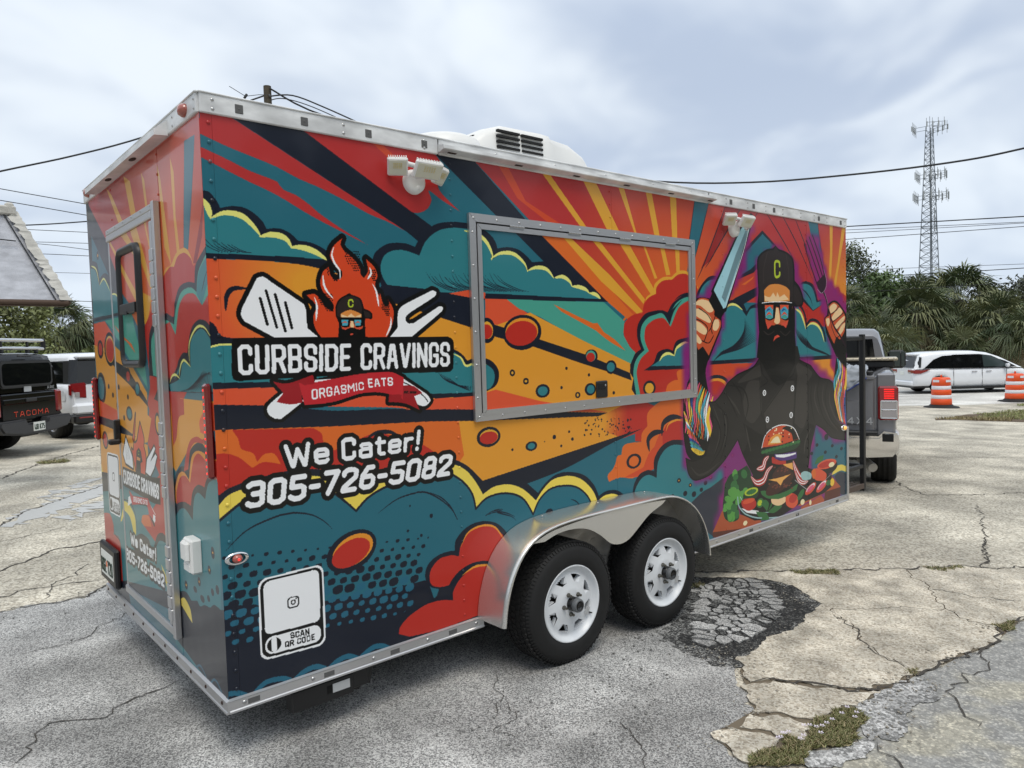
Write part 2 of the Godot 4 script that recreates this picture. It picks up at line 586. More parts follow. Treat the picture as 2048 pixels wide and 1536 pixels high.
func materials() -> Dictionary:
	var brushed := noise_pic(noise(3, 0.02, FastNoiseLite.TYPE_SIMPLEX, 5), 256, 0.25, 0.75)
	var dirt := noise_pic(noise(5, 0.015, FastNoiseLite.TYPE_SIMPLEX, 5), 256, 0.78, 1.0)
	var M := {
		"white_enamel": mat(Color(0.82, 0.835, 0.85), 0.4, 0.0, 0.15), "lug": mat(Color(0.42, 0.41, 0.38), 0.4, 0.9), "rail_white": mat(Color(0.93, 0.935, 0.935), 0.4, 0.15), "aluminium": mat(Color(0.76, 0.76, 0.765), 0.36, 0.85), "fender": mat(Color(0.84, 0.835, 0.82), 0.27, 0.82),
		"galvanised": mat(Color(0.72, 0.71, 0.69), 0.5, 0.4), "steel": mat(Color(0.7, 0.7, 0.7), 0.3, 1.0), "chrome": mat(Color(0.88, 0.88, 0.88), 0.08, 1.0), "rubber": mat(Color(0.072, 0.072, 0.075), 0.75), "black_steel": mat(Color(0.075, 0.075, 0.08), 0.45),
		"black_grease": mat(Color(0.09, 0.09, 0.09), 0.25), "grey_plastic": mat(Color(0.36, 0.37, 0.38), 0.5), "black_plastic": mat(Color(0.09, 0.09, 0.095), 0.42), "white_plastic": mat(Color(0.86, 0.86, 0.85), 0.42), "void_black": mat(Color(0.03, 0.03, 0.03), 0.8),
		"plug_grey": mat(Color(0.33, 0.33, 0.33), 0.6), "silver_sticker": mat(Color(0.72, 0.73, 0.74), 0.35, 0.3), "rust": mat(Color(0.2, 0.12, 0.09), 0.8), "rust_steel": mat(Color(0.36, 0.31, 0.28), 0.6, 0.4),
		"led_lens": mat(Color(0.80, 0.79, 0.72), 0.12), "led_chip": mat(Color(0.78, 0.72, 0.5), 0.4), "red_lens": mat(Color(0.42, 0.03, 0.045), 0.12, 0.0, 0.6), "red_led": lamp(Color(1.0, 0.22, 0.18), 0.6), "red_clear": mat(Color(0.62, 0.33, 0.28), 0.1, 0.0, 0.7), "amber_lens": lamp(Color(1.0, 0.72, 0.35), 0.5),
		"mirror_glass": mat(Color(0.10, 0.115, 0.12), 0.03, 0.0, 1.0), "plate_white": mat(Color(0.86, 0.87, 0.85), 0.35), "plate_green": mat(Color(0.12, 0.22, 0.16), 0.4), "plate_orange": mat(Color(0.9, 0.42, 0.15), 0.4),
		"silver_paint": mat(Color(0.49, 0.49, 0.505), 0.32, 0.55, 0.8), "white_paint": mat(Color(0.86, 0.87, 0.885), 0.28, 0.0, 0.9), "black_paint": mat(Color(0.02, 0.02, 0.022), 0.1, 0.0, 0.5), "tint_glass": mat(Color(0.055, 0.06, 0.065), 0.04), "clear_tint": mat(Color(0.2, 0.24, 0.24), 0.05),
		"grey_trim": mat(Color(0.2, 0.2, 0.21), 0.5), "tail_red": mat(Color(0.5, 0.03, 0.045), 0.1, 0.0, 0.9), "tail_lit": lamp(Color(1.0, 0.12, 0.1), 0.45), "tail_clear": mat(Color(0.66, 0.64, 0.64), 0.12, 0.3, 0.8), "alloy": mat(Color(0.7, 0.7, 0.72), 0.25, 0.9), "orange_letter": mat(Color(0.85, 0.27, 0.16), 0.35),
		"drum_orange": mat(Color(0.87, 0.31, 0.10), 0.45), "drum_white": mat(Color(0.86, 0.86, 0.88), 0.3), "wood_pole": mat(Color(0.31, 0.28, 0.23), 0.9), "wire": mat(Color(0.13, 0.14, 0.15), 0.7), "tower_steel": mat(Color(0.42, 0.45, 0.48), 0.6, 0.3), "antenna": mat(Color(0.55, 0.57, 0.58), 0.6),
		"roof_felt": mat(Color(0.76, 0.77, 0.80), 0.95), "roof_flash": mat(Color(0.8, 0.79, 0.76), 0.8), "soffit": mat(Color(0.3, 0.24, 0.2), 0.9), "plaster": mat(Color(0.7, 0.69, 0.66), 0.9), "blanket": mat(Color(0.60, 0.62, 0.65), 0.95), "blanket_blue": mat(Color(0.22, 0.26, 0.45), 0.95), "tread_plate": mat(Color(0.74, 0.70, 0.62), 0.35, 0.8),
	}
	for key in ["galvanised"]:
		M[key].roughness_texture = brushed
		M[key].uv1_triplanar = true
		M[key].uv1_scale = Vector3(1.5, 6, 1.5)
		M[key].roughness = minf(1.0, M[key].roughness * 1.6)
	for key in ["rail_white", "galvanised", "wood_pole", "roof_felt", "roof_flash", "rubber", "plaster"]:
		M[key].albedo_texture = dirt
		M[key].uv1_triplanar = true
		M[key].uv1_scale = Vector3(0.9, 2.2, 0.9) if key != "rubber" else Vector3(3, 3, 3)
	var grain := noise(9, 0.35, FastNoiseLite.TYPE_SIMPLEX, 3)
	M.roof_felt.heightmap_enabled = true
	M.roof_felt.heightmap_texture = noise_pic(grain, 256, 0, 1)
	M.roof_felt.heightmap_scale = 0.6
	M.black_paint.metallic_specular = 0.32
	M.black_paint.clearcoat_enabled = false
	return M
func paint_side() -> void:
	p("teal", "*-26,-60 *5774,-111 *5735,2624 *-39,2526")
	# beams upper left
	p("red", "*6,57 *108,66 *936,466 836,429 738,402 617,353 495,310 404,284 304,246 196,217 99,192 *-5,158")
	p("red", "*-7,208 96,243 193,279 277,300 *307,309 331,338 387,356 445,389 490,422 597,482 *725,544 590,492 456,438 298,363 191,325 94,288 *-9,247")
	p("navy", "*97,59 *389,51 *1095,435 *1000,507 *936,466")
	p("red", "*389,51 *1102,58 *1189,147 1136,178 1137,248 *1260,340 1152,296 1073,256 1088,302 1056,351 989,374 *937,352")
	p("redorange", "*743,57 *806,60 *888,120 *864,140")
	p("navy", "*1091,55 *1334,52 *1805,418 *2337,777 *2166,718 2010,644 *1820,564")
	# sunburst
	g("orange", "red", 3029, 849, 150, 1150, "*1334,52 *3363,46 *2990,13 *5538,-2 *5526,783 *2967,735 *3100,986 *2541,894 *2337,777")
	g("orange2", "red", 5438, 682, 120, 700, "*4989,9 *5538,-2 *5528,680 *5117,569")
	p("orange", "*1696,345 *1934,347 *1974,415 *2206,580 *2581,860 *2528,886 *2337,777 *1805,418")
	p("ray", "*1969,413 *2035,416 *2361,614 *2669,834 *2608,847 *2286,657")
	p("ray", "*1819,57 *1881,56 *2185,341 *2271,411 *2692,756 *2677,786 *2212,415 *2128,338")
	p("ray", "*2150,52 *2260,50 *2470,338 *2544,412 *2803,710 *2747,720 *2455,414 *2358,335")
	p("ray", "*2461,49 *2518,51 *2638,342 *2703,418 *2820,617 *2792,622 *2683,415 *2612,331")
	p("ray", "*2729,46 *2790,48 *2871,346 *2897,414 *2957,589 *2913,595 *2855,413 *2815,341")
	p("ray", "*2985,47 *3051,44 *3057,341 *3060,567 *3023,573 *3013,411 *3001,336")
	p("redorange", "*1514,62 *1581,60 *1710,240 *1977,343 *1891,350 *1651,232")
	p("teal", "*3263,36 *3439,33 *3241,482 *3139,566 *3192,335")
	t("navy", 8, "3439,33 3342,259 3241,482")
	k("navy", 6, "3263,52 3192,335 3169,446")
	p("darkred", "*3640,52 *3836,53 *3412,481 *3316,534 *3414,399")
	t("navy", 10, "3648,35 3624,79 3458,340 3342,517 3271,608")
	t("navy", 10, "3845,31 3820,76 3604,288 3426,472 3369,524")
	t("navy", 8, "4076,42 4042,89 3959,166 3878,241")
	t("navy", 11, "4158,51 4183,71 4412,254 4627,436")
	t("navy", 11, "4390,51 4417,70 4649,284 4885,548")
	t("navy", 11, "4589,56 4607,68 4801,312 4886,461")
	p("teal", "*4807,36 *4980,34 *5002,163 *5078,452 *4998,378 *4862,184")
	t("navy", 8, "4980,39 4998,144 5059,355 5108,490")
	p("ray", "*5190,40 *5249,39 *5235,325 *5201,587 *5159,588 *5196,287")
	p("ray", "*5426,49 *5493,49 *5354,419 *5290,609 *5247,605 *5333,380")
	p("navy", "*4118,205 *4315,307 *3990,529 *3768,590 *3843,381")
	p("teal", "*4121,231 *4280,311 *3951,505 *3816,554 *3874,392")
	p("navy", "*4078,622 *4077,684 *3833,772 *3620,775 *3742,722")
	p("orange", "*3821,626 *3998,555 *3965,582 *3868,625")
	# red cloud bank right of the hatch
	p("ray", "*2691,786 2706,742 *2782,706 2791,657 2877,610 *2971,602 3038,563 3113,555 *3165,569 3217,602 *3282,664 *3200,730 *2965,812 *2668,847")
	p("red2", "*2458,1046 2475,928 2515,882 2582,852 *2662,843 2684,782 2733,742 *2803,718 2811,674 2876,632 *2977,620 3038,586 3113,575 *3145,583 3203,611 *3263,648 *3294,728 *3215,1129 *3163,1469 *2590,1374 *2567,1080 2497,1035 2469,934")
	p("red2", "*5138,569 5244,585 *5275,614 5351,597 *5416,703 *5527,721 *5524,939 *4654,935 *4659,698 *5053,720")
	t("orange", 14, "2463,984 2474,900 2516,866 2582,850")
	p("navy", "*2518,1369 2516,1232 2535,1156 2586,1097 *2641,1071 2607,995 2616,917 2682,852 2758,831 2856,822 *2920,836 2973,777 3078,723 *2992,758 3056,721 3148,703 *3267,736 *3257,1066 *3088,1389")
	p("mint", "*2590,1374 2562,1234 2574,1166 2612,1115 *2675,1078 2640,1004 2652,926 2712,874 2778,855 2869,845 *2939,917 2993,822 3077,753 *2965,820 3029,765 3134,731 *3213,738 *3203,1065 *3088,1389")
	p("red2", "*2630,1376 2595,1227 2611,1167 2646,1125 *2719,1084 2680,1013 2692,935 2749,896 2812,877 2883,877 *2947,930 3015,849 *2962,912 3041,803 *3146,755 *3203,1065 *3088,1389")
	p("navy", "*2663,1207 2761,1164 2812,1095 2905,1075 *2967,1088 3006,1027 3100,1008 3184,1014 *3178,1215")
	p("tealm", "*2735,1182 2803,1157 *2828,1144 2864,1116 2933,1107 *2985,1120 3015,1069 3099,1043 *3183,1049 *3179,1194")
	t("pale", 20, "2824,1153 2861,1119 2919,1105 2988,1123")
	t("pale", 20, "2984,1125 3008,1073 3099,1038 3145,1039")
	p("orange", "*2865,1437 2897,1322 2957,1289 *3016,1283 3010,1228 *3093,1213 *3133,1410 *3132,1457")
	e("navy", 2717, 1321, 63, 48, 0)
	e("ray", 2717, 1322, 44, 34, 0)
	# cloud over the hatch
	p("navy", "*743,634 760,580 831,532 926,523 *982,536 1026,474 1113,415 1236,394 1308,395 1303,387 1329,392 1399,421 1452,452 1479,485 *1487,513 1563,501 1640,511 1698,544 *1732,572 *1830,561 *2343,777 *1375,783 *1059,777 *875,775 *791,731")
	p("tealm", "*868,747 815,717 787,651 809,590 861,561 924,557 *1005,576 1050,500 1128,445 1226,423 *1241,423 1318,427 1397,470 1440,531 *1445,573 1504,545 1581,538 1657,573 *1697,625 1746,602 1818,600 1870,626 *1895,654 1955,646 2009,667 *2036,698 2098,700 2154,714 *2183,733 2236,740 *2277,762 *1376,749 *1061,751")
	t("pale", 21, "1283,435 1344,442 1414,483 1453,551 1444,577")
	t("pale", 21, "1440,570 1505,537 1600,535 1677,583 1697,626")
	t("pale", 22, "1697,620 1756,600 1839,605 1895,654")
	t("pale", 23, "1899,650 1966,642 2020,667 2039,698")
	t("pale", 24, "2036,694 2098,696 2155,710 2183,732")
	t("pale", 24, "2183,729 2236,736 2277,760")
	t("navy", 4, "1041,655 1079,700 1160,734 1227,746")
	t("navy", 4, "1064,662 1103,703 1185,734 1253,746")
	t("navy", 4, "1088,669 1128,706 1211,733 1279,745")
	t("navy", 4, "1114,652 1153,710 1236,732 1305,744")
	t("navy", 4, "1138,659 1178,696 1262,732 1332,744")
	t("navy", 4, "1163,666 1203,700 1288,731 1359,743")
	t("navy", 4, "1189,648 1229,703 1315,730 1386,742")
	t("navy", 4, "1214,655 1255,706 1341,729 1413,741")
	t("navy", 4, "1239,663 1281,693 1368,728 1440,741")
	t("navy", 4, "1266,645 1307,696 1395,728 1468,740")
	t("navy", 4, "1292,652 1334,699 1423,727 1496,739")
	t("navy", 5, "1318,659 1360,703 1450,726 1525,739")
	t("navy", 5, "1345,641 1388,689 1478,725 1553,738")
	t("navy", 4, "1371,649 1415,692 1506,725 1582,737")
	t("navy", 4, "1398,656 1442,696 1535,724 1611,736")
	t("navy", 4, "1426,638 1470,699 1564,723 1641,735")
	t("navy", 4, "1454,645 1499,685 1593,722 1671,735")
	t("navy", 4, "1481,653 1527,689 1622,721 1701,734")
	p("navy", "*-16,381 22,382 54,418 *64,443 116,429 174,435 232,476 *251,510 304,503 354,520 *385,548 444,553 496,571 *550,605 *546,675 399,651 224,643 *-29,647")
	p("tealm", "*-17,415 9,440 *23,486 68,465 131,465 189,497 *222,542 278,534 333,551 *354,581 403,577 455,592 *518,623 349,620 *-28,625")
	t("pale", 25, "-17,406 12,434 26,486")
	t("pale", 24, "23,488 80,460 149,466 200,508 227,547")
	t("pale", 26, "219,545 278,531 334,545 359,585")
	t("pale", 27, "351,579 409,577 468,594 520,625")
	t("navy", 3, "-20,568 1,592 33,610 67,619")
	t("navy", 3, "0,571 22,593 55,610 86,618")
	t("navy", 3, "20,573 43,595 76,610 105,617")
	t("navy", 4, "39,576 64,596 98,611 125,615")
	t("navy", 3, "60,578 86,598 120,611 145,614")
	t("navy", 4, "80,581 107,599 142,611 165,613")
	t("navy", 3, "100,584 129,601 164,612 185,612")
	# middle band
	g("amber", "coral", 428, 742, 60, 450, "*-29,647 *224,643 399,651 *546,675 *874,789 *874,807 *1350,725 *1336,1050 *-26,1014")
	p("amber", "357,720 398,688 451,679 477,703 *488,759 *381,774 *356,750")
	p("coral", "*997,763 *1340,748 *1396,746 *1390,903 *758,802 *1059,777 *1552,778 *1686,850 *1706,847 *1783,975 *1489,928 *1369,928 *1300,878 *1057,839")
	p("mint", "*1542,778 *2306,781 *2489,894 *2474,976 2535,1053 *2587,1089 *2538,1160 *2109,1012 *1777,869 *1627,828")
	p("orange", "*1885,798 2047,855 *2206,907 *2244,904 *2300,960 2397,1008 *2496,1078 2347,1016 *2228,949 *2102,900 *1948,840")
	p("amber", "*751,783 *1398,925 *1058,819 *1301,857 *1370,899 *1471,914 *1706,847 *2109,1004 *2535,1156 *2530,1215 *2562,1251 *2542,1319 *2590,1374 *2779,1440 *2708,1505 *2651,1579 *1354,1736 *1016,1782 *880,1554 *900,1107 *1068,1043 *746,902")
	p("navy", "*751,783 *792,722 *1014,735 *1338,777 *1307,920 *1397,899 *1545,936 *2129,1088 *2530,1215 *2544,1263 *2328,1199 *2093,1138 *1729,1035 *1468,979 *1297,931 *1304,925 *1110,874")
	e("navy", 1400, 942, 57, 66, 0)
	e("ray", 1400, 942, 41, 46, 0)
	e("red2", 1397, 948, 39, 38, 0)
	e("navy", 1647, 955, 140, 95, -5)
	e("amber2", 1644, 950, 119, 74, -5)
	e("red2", 1640, 960, 115, 67, -5)
	e("navy", 2185, 1102, 54, 42, 0)
	e("mint", 2181, 1100, 42, 33, 0)
	e("red2", 2178, 1106, 37, 27, 0)
	e("navy", 2356, 1172, 50, 42, 0)
	e("tealm", 2354, 1172, 36, 29, 0)
	e("navy", 1565, 1171, 19, 18, 0)
	e("ray", 1565, 1171, 8, 8, 0)
	e("navy", 1661, 1221, 21, 18, 0)
	e("ray", 1661, 1221, 9, 8, 0)
	e("navy", 2061, 1323, 22, 18, 0)
	e("ray", 2061, 1323, 9, 9, 0)
	e("navy", 1784, 1282, 54, 38, 0)
	e("tealm", 1784, 1282, 38, 26, 0)
	e("navy", 2168, 1296, 47, 37, 0)
	e("tealm", 2172, 1296, 33, 26, 0)
	e("navy", 1974, 1164, 10, 9, 0)
	e("navy", 2160, 1210, 10, 9, 0)
	e("navy", 1931, 1272, 10, 9, 0)
	e("navy", 2375, 1330, 12, 10, 0)
	p("navy", "*-41,884 2,895 26,918 39,950 90,962 *464,964 *904,1018 1191,1036 1189,1033 1240,1059 *1277,1096 1327,1082 1417,1098 1470,1156 1453,1228 1373,1262 *1292,1280 *1038,1274 *260,1172 *-55,1163")
	p("tealm", "*-47,1002 3,993 43,988 *85,991 *463,996 *903,1039 1194,1057 1193,1050 1235,1076 *1268,1119 1317,1110 1379,1116 1433,1151 1440,1202 1411,1243 1356,1254 *1293,1261 *1055,1251 *261,1150 *-54,1137")
	t("pale", 12, "1184,1056 1235,1079 1265,1121 1317,1112 1388,1120")
	k("pale", 8, "-47,1002 3,995 43,987 85,989")
	t("navy", 5, "1092,1149 1132,1186 1207,1217 1294,1229")
	t("navy", 5, "1107,1156 1147,1190 1217,1222 1294,1235")
	t("navy", 5, "1122,1162 1162,1195 1227,1227 1293,1240")
	t("navy", 4, "1136,1168 1177,1200 1238,1232 1293,1246")
	t("navy", 5, "1151,1174 1192,1205 1248,1236 1293,1252")
	p("coral", "*-55,1163 *260,1172 *1038,1275 *1292,1280 *1447,1254 *1759,1336 *2332,1446 *1035,1332 *812,1300 *256,1251 *-58,1221")
	p("navy", "*-58,1223 256,1251 518,1292 812,1307 *1305,1349 *1566,1377 *2406,1456 *2495,1478 *1286,1407 *1033,1386 *515,1362 *-63,1327")
	p("coral", "*891,1317 *1308,1294 *1289,1342 *1036,1328")
	p("orange", "*-63,1325 *515,1362 *1033,1386 *1208,1400 *1235,1577 *1199,1614 *1220,1633 *799,1599 *58,1600 *-77,1613")
	p("red2", "*68,1335 *419,1361 458,1390 469,1439 579,1504 *678,1562 *436,1569 *269,1509 240,1454 197,1449 *164,1479 149,1440 102,1417 90,1374")
	p("red2", "*-68,1428 32,1427 89,1450 *143,1500 195,1482 *307,1514 *435,1594 *-78,1635")
	p("red2", "*516,1470 640,1432 730,1414 822,1437 933,1470 1047,1539 *1078,1614 *685,1583")
	t("navy", 20, "677,1436 730,1413 807,1417 861,1448")
	t("navy", 20, "66,852 73,791 100,762 158,760")
	p("amber", "*1208,1400 *2330,1489 *2651,1577 *1352,1736 *1189,1641 *1235,1577")
	e("navy", 1400, 1501, 80, 53, 0)
	e("ray", 1402, 1501, 63, 39, 0)
	e("red2", 1400, 1506, 61, 33, 0)
	e("navy", 1700, 1583, 43, 27, 0)
	e("tealm", 1700, 1583, 28, 17, 0)
	e("navy", 1877, 1551, 14, 13, 0)
	e("navy", 1997, 1532, 9, 8, 0)
	e("navy", 2022, 1578, 11, 10, 0)
	e("navy", 1930, 1608, 8, 8, 0)
	e("navy", 1561, 1587, 8, 7, 0)
	e("navy", 2136, 1536, 8, 7, 0)
	e("navy", 2177, 1564, 8, 6, 0)
	e("navy", 1800, 1569, 4, 4, 0)
	e("navy", 2125, 1566, 7, 6, 0)
	g("amber", "red2", 2185, 1477, 120, 330, "*2209,1471 *2332,1448 2459,1416 *2590,1374 *2779,1440 *2706,1566 *2641,1664 *2555,1648 *2389,1592 *2255,1549")
	e("navy", 2249, 1484, 5, 4, 0)
	e("navy", 2162, 1511, 7, 6, 0)
	e("navy", 2469, 1517, 6, 4, 0)
	e("navy", 2219, 1481, 4, 7, 0)
	e("navy", 2491, 1577, 7, 4, 0)
	e("navy", 2280, 1545, 7, 6, 0)
	e("navy", 2514, 1507, 6, 6, 0)
	e("navy", 2365, 1503, 6, 3, 0)
	e("navy", 2532, 1584, 6, 5, 0)
	e("navy", 2523, 1555, 7, 7, 0)
	e("navy", 2365, 1528, 6, 5, 0)
	e("navy", 2212, 1504, 7, 3, 0)
	e("navy", 2149, 1537, 4, 5, 0)
	e("navy", 2350, 1519, 8, 4, 0)
	e("navy", 2326, 1502, 6, 4, 0)
	e("navy", 2300, 1560, 5, 5, 0)
	e("navy", 2523, 1510, 4, 4, 0)
	e("navy", 2467, 1556, 5, 5, 0)
	e("navy", 2220, 1522, 4, 6, 0)
	e("navy", 2517, 1592, 7, 7, 0)
	e("navy", 2131, 1495, 7, 6, 0)
	e("navy", 2323, 1582, 6, 6, 0)
	e("navy", 2275, 1496, 5, 4, 0)
	e("navy", 2310, 1584, 5, 3, 0)
	e("navy", 2150, 1482, 6, 5, 0)
	e("navy", 2274, 1485, 7, 5, 0)
	e("navy", 2236, 1478, 4, 3, 0)
	e("navy", 2434, 1506, 4, 5, 0)
	e("navy", 2251, 1585, 4, 5, 0)
	e("navy", 2471, 1536, 8, 5, 0)
	e("navy", 2250, 1519, 4, 4, 0)
	e("navy", 2252, 1573, 6, 5, 0)
	e("navy", 2141, 1492, 4, 4, 0)
	e("navy", 2244, 1570, 4, 4, 0)
	e("navy", 2530, 1555, 8, 5, 0)
	e("navy", 2520, 1563, 7, 6, 0)
	e("navy", 2361, 1493, 4, 7, 0)
	e("navy", 2518, 1589, 6, 6, 0)
	e("navy", 2481, 1560, 7, 5, 0)
	e("navy", 2424, 1560, 4, 7, 0)
	e("navy", 2543, 1509, 7, 7, 0)
	e("navy", 2431, 1495, 7, 4, 0)
	e("navy", 2545, 1566, 5, 4, 0)
	e("navy", 2416, 1548, 7, 6, 0)
	e("navy", 2241, 1472, 7, 3, 0)
	e("navy", 2512, 1510, 7, 6, 0)
	e("navy", 2511, 1553, 8, 4, 0)
	e("navy", 2431, 1524, 8, 6, 0)
	e("navy", 2350, 1539, 4, 3, 0)
	e("navy", 2400, 1538, 7, 6, 0)
	e("navy", 2201, 1509, 6, 5, 0)
	e("navy", 2123, 1561, 6, 3, 0)
	e("navy", 2380, 1526, 7, 4, 0)
	e("navy", 2246, 1527, 7, 4, 0)
	e("navy", 2187, 1539, 7, 5, 0)
	e("navy", 2333, 1574, 6, 3, 0)
	e("navy", 2514, 1518, 5, 6, 0)
	e("navy", 2328, 1567, 5, 6, 0)
	e("navy", 2221, 1486, 5, 5, 0)
	e("navy", 2377, 1581, 7, 3, 0)
	# lower clouds
	p("navy", "*2654,1576 *1352,1726 *1342,1805 *1669,1803 1969,1742 *2387,1635")
	p("teal", "*1649,1789 1969,1740 2387,1634 *2583,1603 *2581,1650 *3154,1749 *3876,1985 *3862,2526 *3360,2474 *2847,2798 *1296,2395 *1640,2035")
	p("orange", "*2329,1874 2318,1832 2369,1797 *2396,1758 2410,1725 *2448,1721 2463,1672 2515,1656 *2641,1661 2650,1605 *2706,1566 2708,1487 2779,1440 *2866,1410 *3134,1401 *3124,1709 *2767,1840 *2655,1861 2547,1881 2443,1862 2367,1866")
	p("redorange", "*2469,1866 *2656,1826 2714,1744 *2771,1706 2859,1608 *3128,1587 *3124,1709 2856,1716 *2766,1849 *2627,1883")
	p("red2", "*2859,1626 2904,1576 2993,1557 *3128,1578 *3123,1746 2988,1712 *2855,1752")
	e("navy", 2565, 1775, 72, 47, 0)
	e("orange", 2565, 1776, 48, 33, 0)
	t("navy", 40, "2721,1732 2710,1655 2774,1617 2873,1618")
	t("navy", 42, "2851,1643 2868,1564 2964,1531 3083,1546")
	t("amber2", 15, "2895,1620 2926,1573 3008,1554 3083,1563")
	p("navy", "*2543,1994 2559,1926 2614,1868 2697,1850 *2763,1865 2768,1787 2842,1714 2959,1684 3124,1707 *3154,1749 *3144,2078")
	p("tealm", "*2550,1999 2585,1939 2640,1894 2709,1882 *2788,1913 2807,1809 2884,1737 2988,1717 *3154,1749 *3877,1936 *3868,2280 *3377,2261 *2539,2115")
	p("navy", "*-77,1613 -4,1596 48,1569 180,1543 338,1534 471,1555 *587,1629 684,1597 839,1576 1045,1583 1108,1570 1174,1592 1259,1640 *1352,1729 *1457,1713 *1669,1792 *1739,1851 1804,1800 1891,1765 2001,1768 2115,1804 2195,1873 *2234,1945 2302,1926 2402,1937 *2490,1994 *2487,2106 *1698,2499 *256,2549 *-78,2432")
	p("yellow", "*-27,1645 *-2,1636 47,1595 179,1570 337,1562 469,1587 *586,1662 683,1630 838,1604 1002,1608 1130,1639 *1173,1618 1241,1655 1300,1720 *1349,1798 1426,1769 1531,1772 1628,1812 *1722,1890 1781,1835 1857,1792 1978,1787 2091,1825 2182,1904 *2221,1975 2289,1950 2376,1955 *2477,2005 *2474,2104 *1698,2499 *256,2549 *-78,2432")
	p("teal", "*-30,1709 *-2,1697 116,1626 238,1615 400,1615 480,1644 551,1702 *610,1760 679,1706 796,1668 999,1659 1155,1675 *1162,1670 1229,1720 1280,1788 *1299,1867 1378,1820 1510,1817 1626,1865 *1698,1965 1748,1892 1834,1843 1954,1841 2055,1868 2134,1929 *2175,1994 *2188,2054 *1698,2499 *256,2549 *-78,2432")
	k("navy", 11, "*-30,1709 *-2,1697 116,1626 238,1615 400,1615 480,1644 551,1702 *610,1760 679,1706 796,1668 999,1659 1155,1675 *1162,1670 1229,1720 1280,1788 *1299,1867 1378,1820 1510,1817 1626,1865 *1698,1965 1748,1892 1834,1843 1954,1841 2055,1868 2134,1929 *2175,1994 *2188,2054")
	t("navy", 8, "20,1822 99,1760 196,1728 295,1716 390,1739 452,1780 488,1820")
	t("navy", 8, "724,1790 816,1745 900,1729 987,1731 1074,1779 1145,1844 1182,1902")
	t("navy", 7, "1018,1738 1082,1772 1139,1829 1178,1903")
	t("navy", 6, "1363,1913 1430,1906 1496,1920 1565,1954")
	t("navy", 7, "1996,1928 2040,1947 2077,1984")
	t("navy", 8, "1360,1912 1416,1897 1479,1900 1441,1908 1540,1949 1570,1974")
	e("navy", 1020, 1854, 10, 11, 0)
	e("navy", 899, 1785, 5, 5, 0)
	e("navy", 882, 1904, 7, 7, 0)
	e("navy", 958, 1940, 8, 8, 0)
	e("navy", 1822, 1976, 29, 23, 0)
	e("ray", 1825, 1982, 13, 9, 0)
	# dark floor and halftone
	p("navy", "*-59,2046 *0,2046 *179,2082 *450,2138 *756,2158 *985,2168 *1017,2266 *1389,2481 *1385,2573 *254,2575 *-79,2456")
	halftone()
	e("navy", 581, 1940, 130, 90, -16)
	e("amber2", 587, 1937, 106, 68, -16)
	e("red2", 577, 1948, 100, 59, -16)
	p("navy", "*807,2407 788,2362 833,2301 920,2264 1026,2267 *1050,2230 993,2200 971,2142 996,2088 1062,2057 *1155,2055 1164,2004 1230,1954 1324,1937 1429,1964 1497,2023 *1525,2083 *1547,2301 *1388,2496 *1295,2417")
	p("red2", "*1180,2089 1194,2040 1247,1983 1332,1966 1418,1989 1476,2039 *1496,2097 *1500,2188 *1401,2167 1306,2146 *1211,2185 *1137,2205 *1148,2206 *1177,2088")
	p("red2", "*1147,2227 1055,2221 1009,2200 996,2163 1010,2117 1061,2079 1135,2076 *1181,2093 *1192,2185")
	p("navy", "*1089,2297 1110,2228 1175,2170 1268,2145 1363,2155 *1431,2173 *1499,2211 *1388,2496 *1113,2347")
	p("red2", "*810,2391 818,2359 874,2319 980,2287 1070,2291 *1135,2309 1136,2265 1186,2207 1275,2172 *1425,2185 *1499,2211 *1418,2496 *1294,2432 *1314,2428 1046,2434 *870,2421")
	t("amber2", 12, "1194,2044 1247,1980 1342,1962 1428,1991 1492,2085")
	t("amber2", 12, "1196,2194 1275,2168 1344,2173 1430,2191")
	k("tealb", 22, "-24,2417 0,2413 36,2419 80,2448")
	k("tealb", 22, "109,2443 150,2415 195,2414 241,2425 275,2451")
	k("tealb", 24, "288,2442 330,2421 380,2416 423,2438")
	k("tealb", 25, "446,2445 488,2423 540,2418 590,2445")
	k("tealb", 25, "608,2440 664,2416 712,2420 761,2450")
	p("slate", "*3170,2132 3293,2083 3387,2065 3484,2037 3566,2015 3701,2025 *3945,2083 *3940,2291 *3553,2513 *3263,2327 *3102,2169")
	e("navy", 3025, 1964, 22, 16, 0)
	e("navy", 3151, 2014, 18, 14, 0)
	e("navy", 3278, 2065, 20, 15, 0)
	e("navy", 3191, 2083, 25, 20, 0)
	e("navy", 3092, 2063, 23, 18, 0)
	e("navy", 3392, 1994, 21, 15, 0)
	e("navy", 3569, 1930, 24, 18, 0)
	e("navy", 3671, 1870, 25, 18, 0)
	e("navy", 3329, 2024, 22, 16, 0)
	e("navy", 2954, 2057, 14, 11, 0)
	e("ray", 3025, 1964, 7, 5, 0)
	e("ray", 3151, 2014, 7, 6, 0)
	e("ray", 3569, 1930, 8, 6, 0)
	e("ray", 3671, 1870, 8, 6, 0)
	e("ray", 3392, 1994, 8, 6, 0)
	# backdrop of the chef
	p("navy", "*3246,745 3282,680 3352,617 3423,580 3523,578 *3478,642 *3419,725 *3280,744")
	p("tealm", "*3281,728 3324,663 3408,610 *3501,600 *3405,725")
	p("redorange", "*3220,1188 *3967,1207 *3823,1288 *3601,1343 *3436,1463 *3373,1459 *3242,1216")
	e("navy", 3471, 1364, 183, 91, 0)
	e("amber2", 3474, 1366, 146, 70, 0)
	e("red2", 3470, 1394, 136, 79, 0)
	p("navy", "*3435,1144 3542,930 3572,809 3636,754 3742,737 3834,759 *3887,819 3944,779 *4058,756 *4057,818 *4085,1022 *4048,1155 *4059,1200 *3213,1197 *3214,1161")
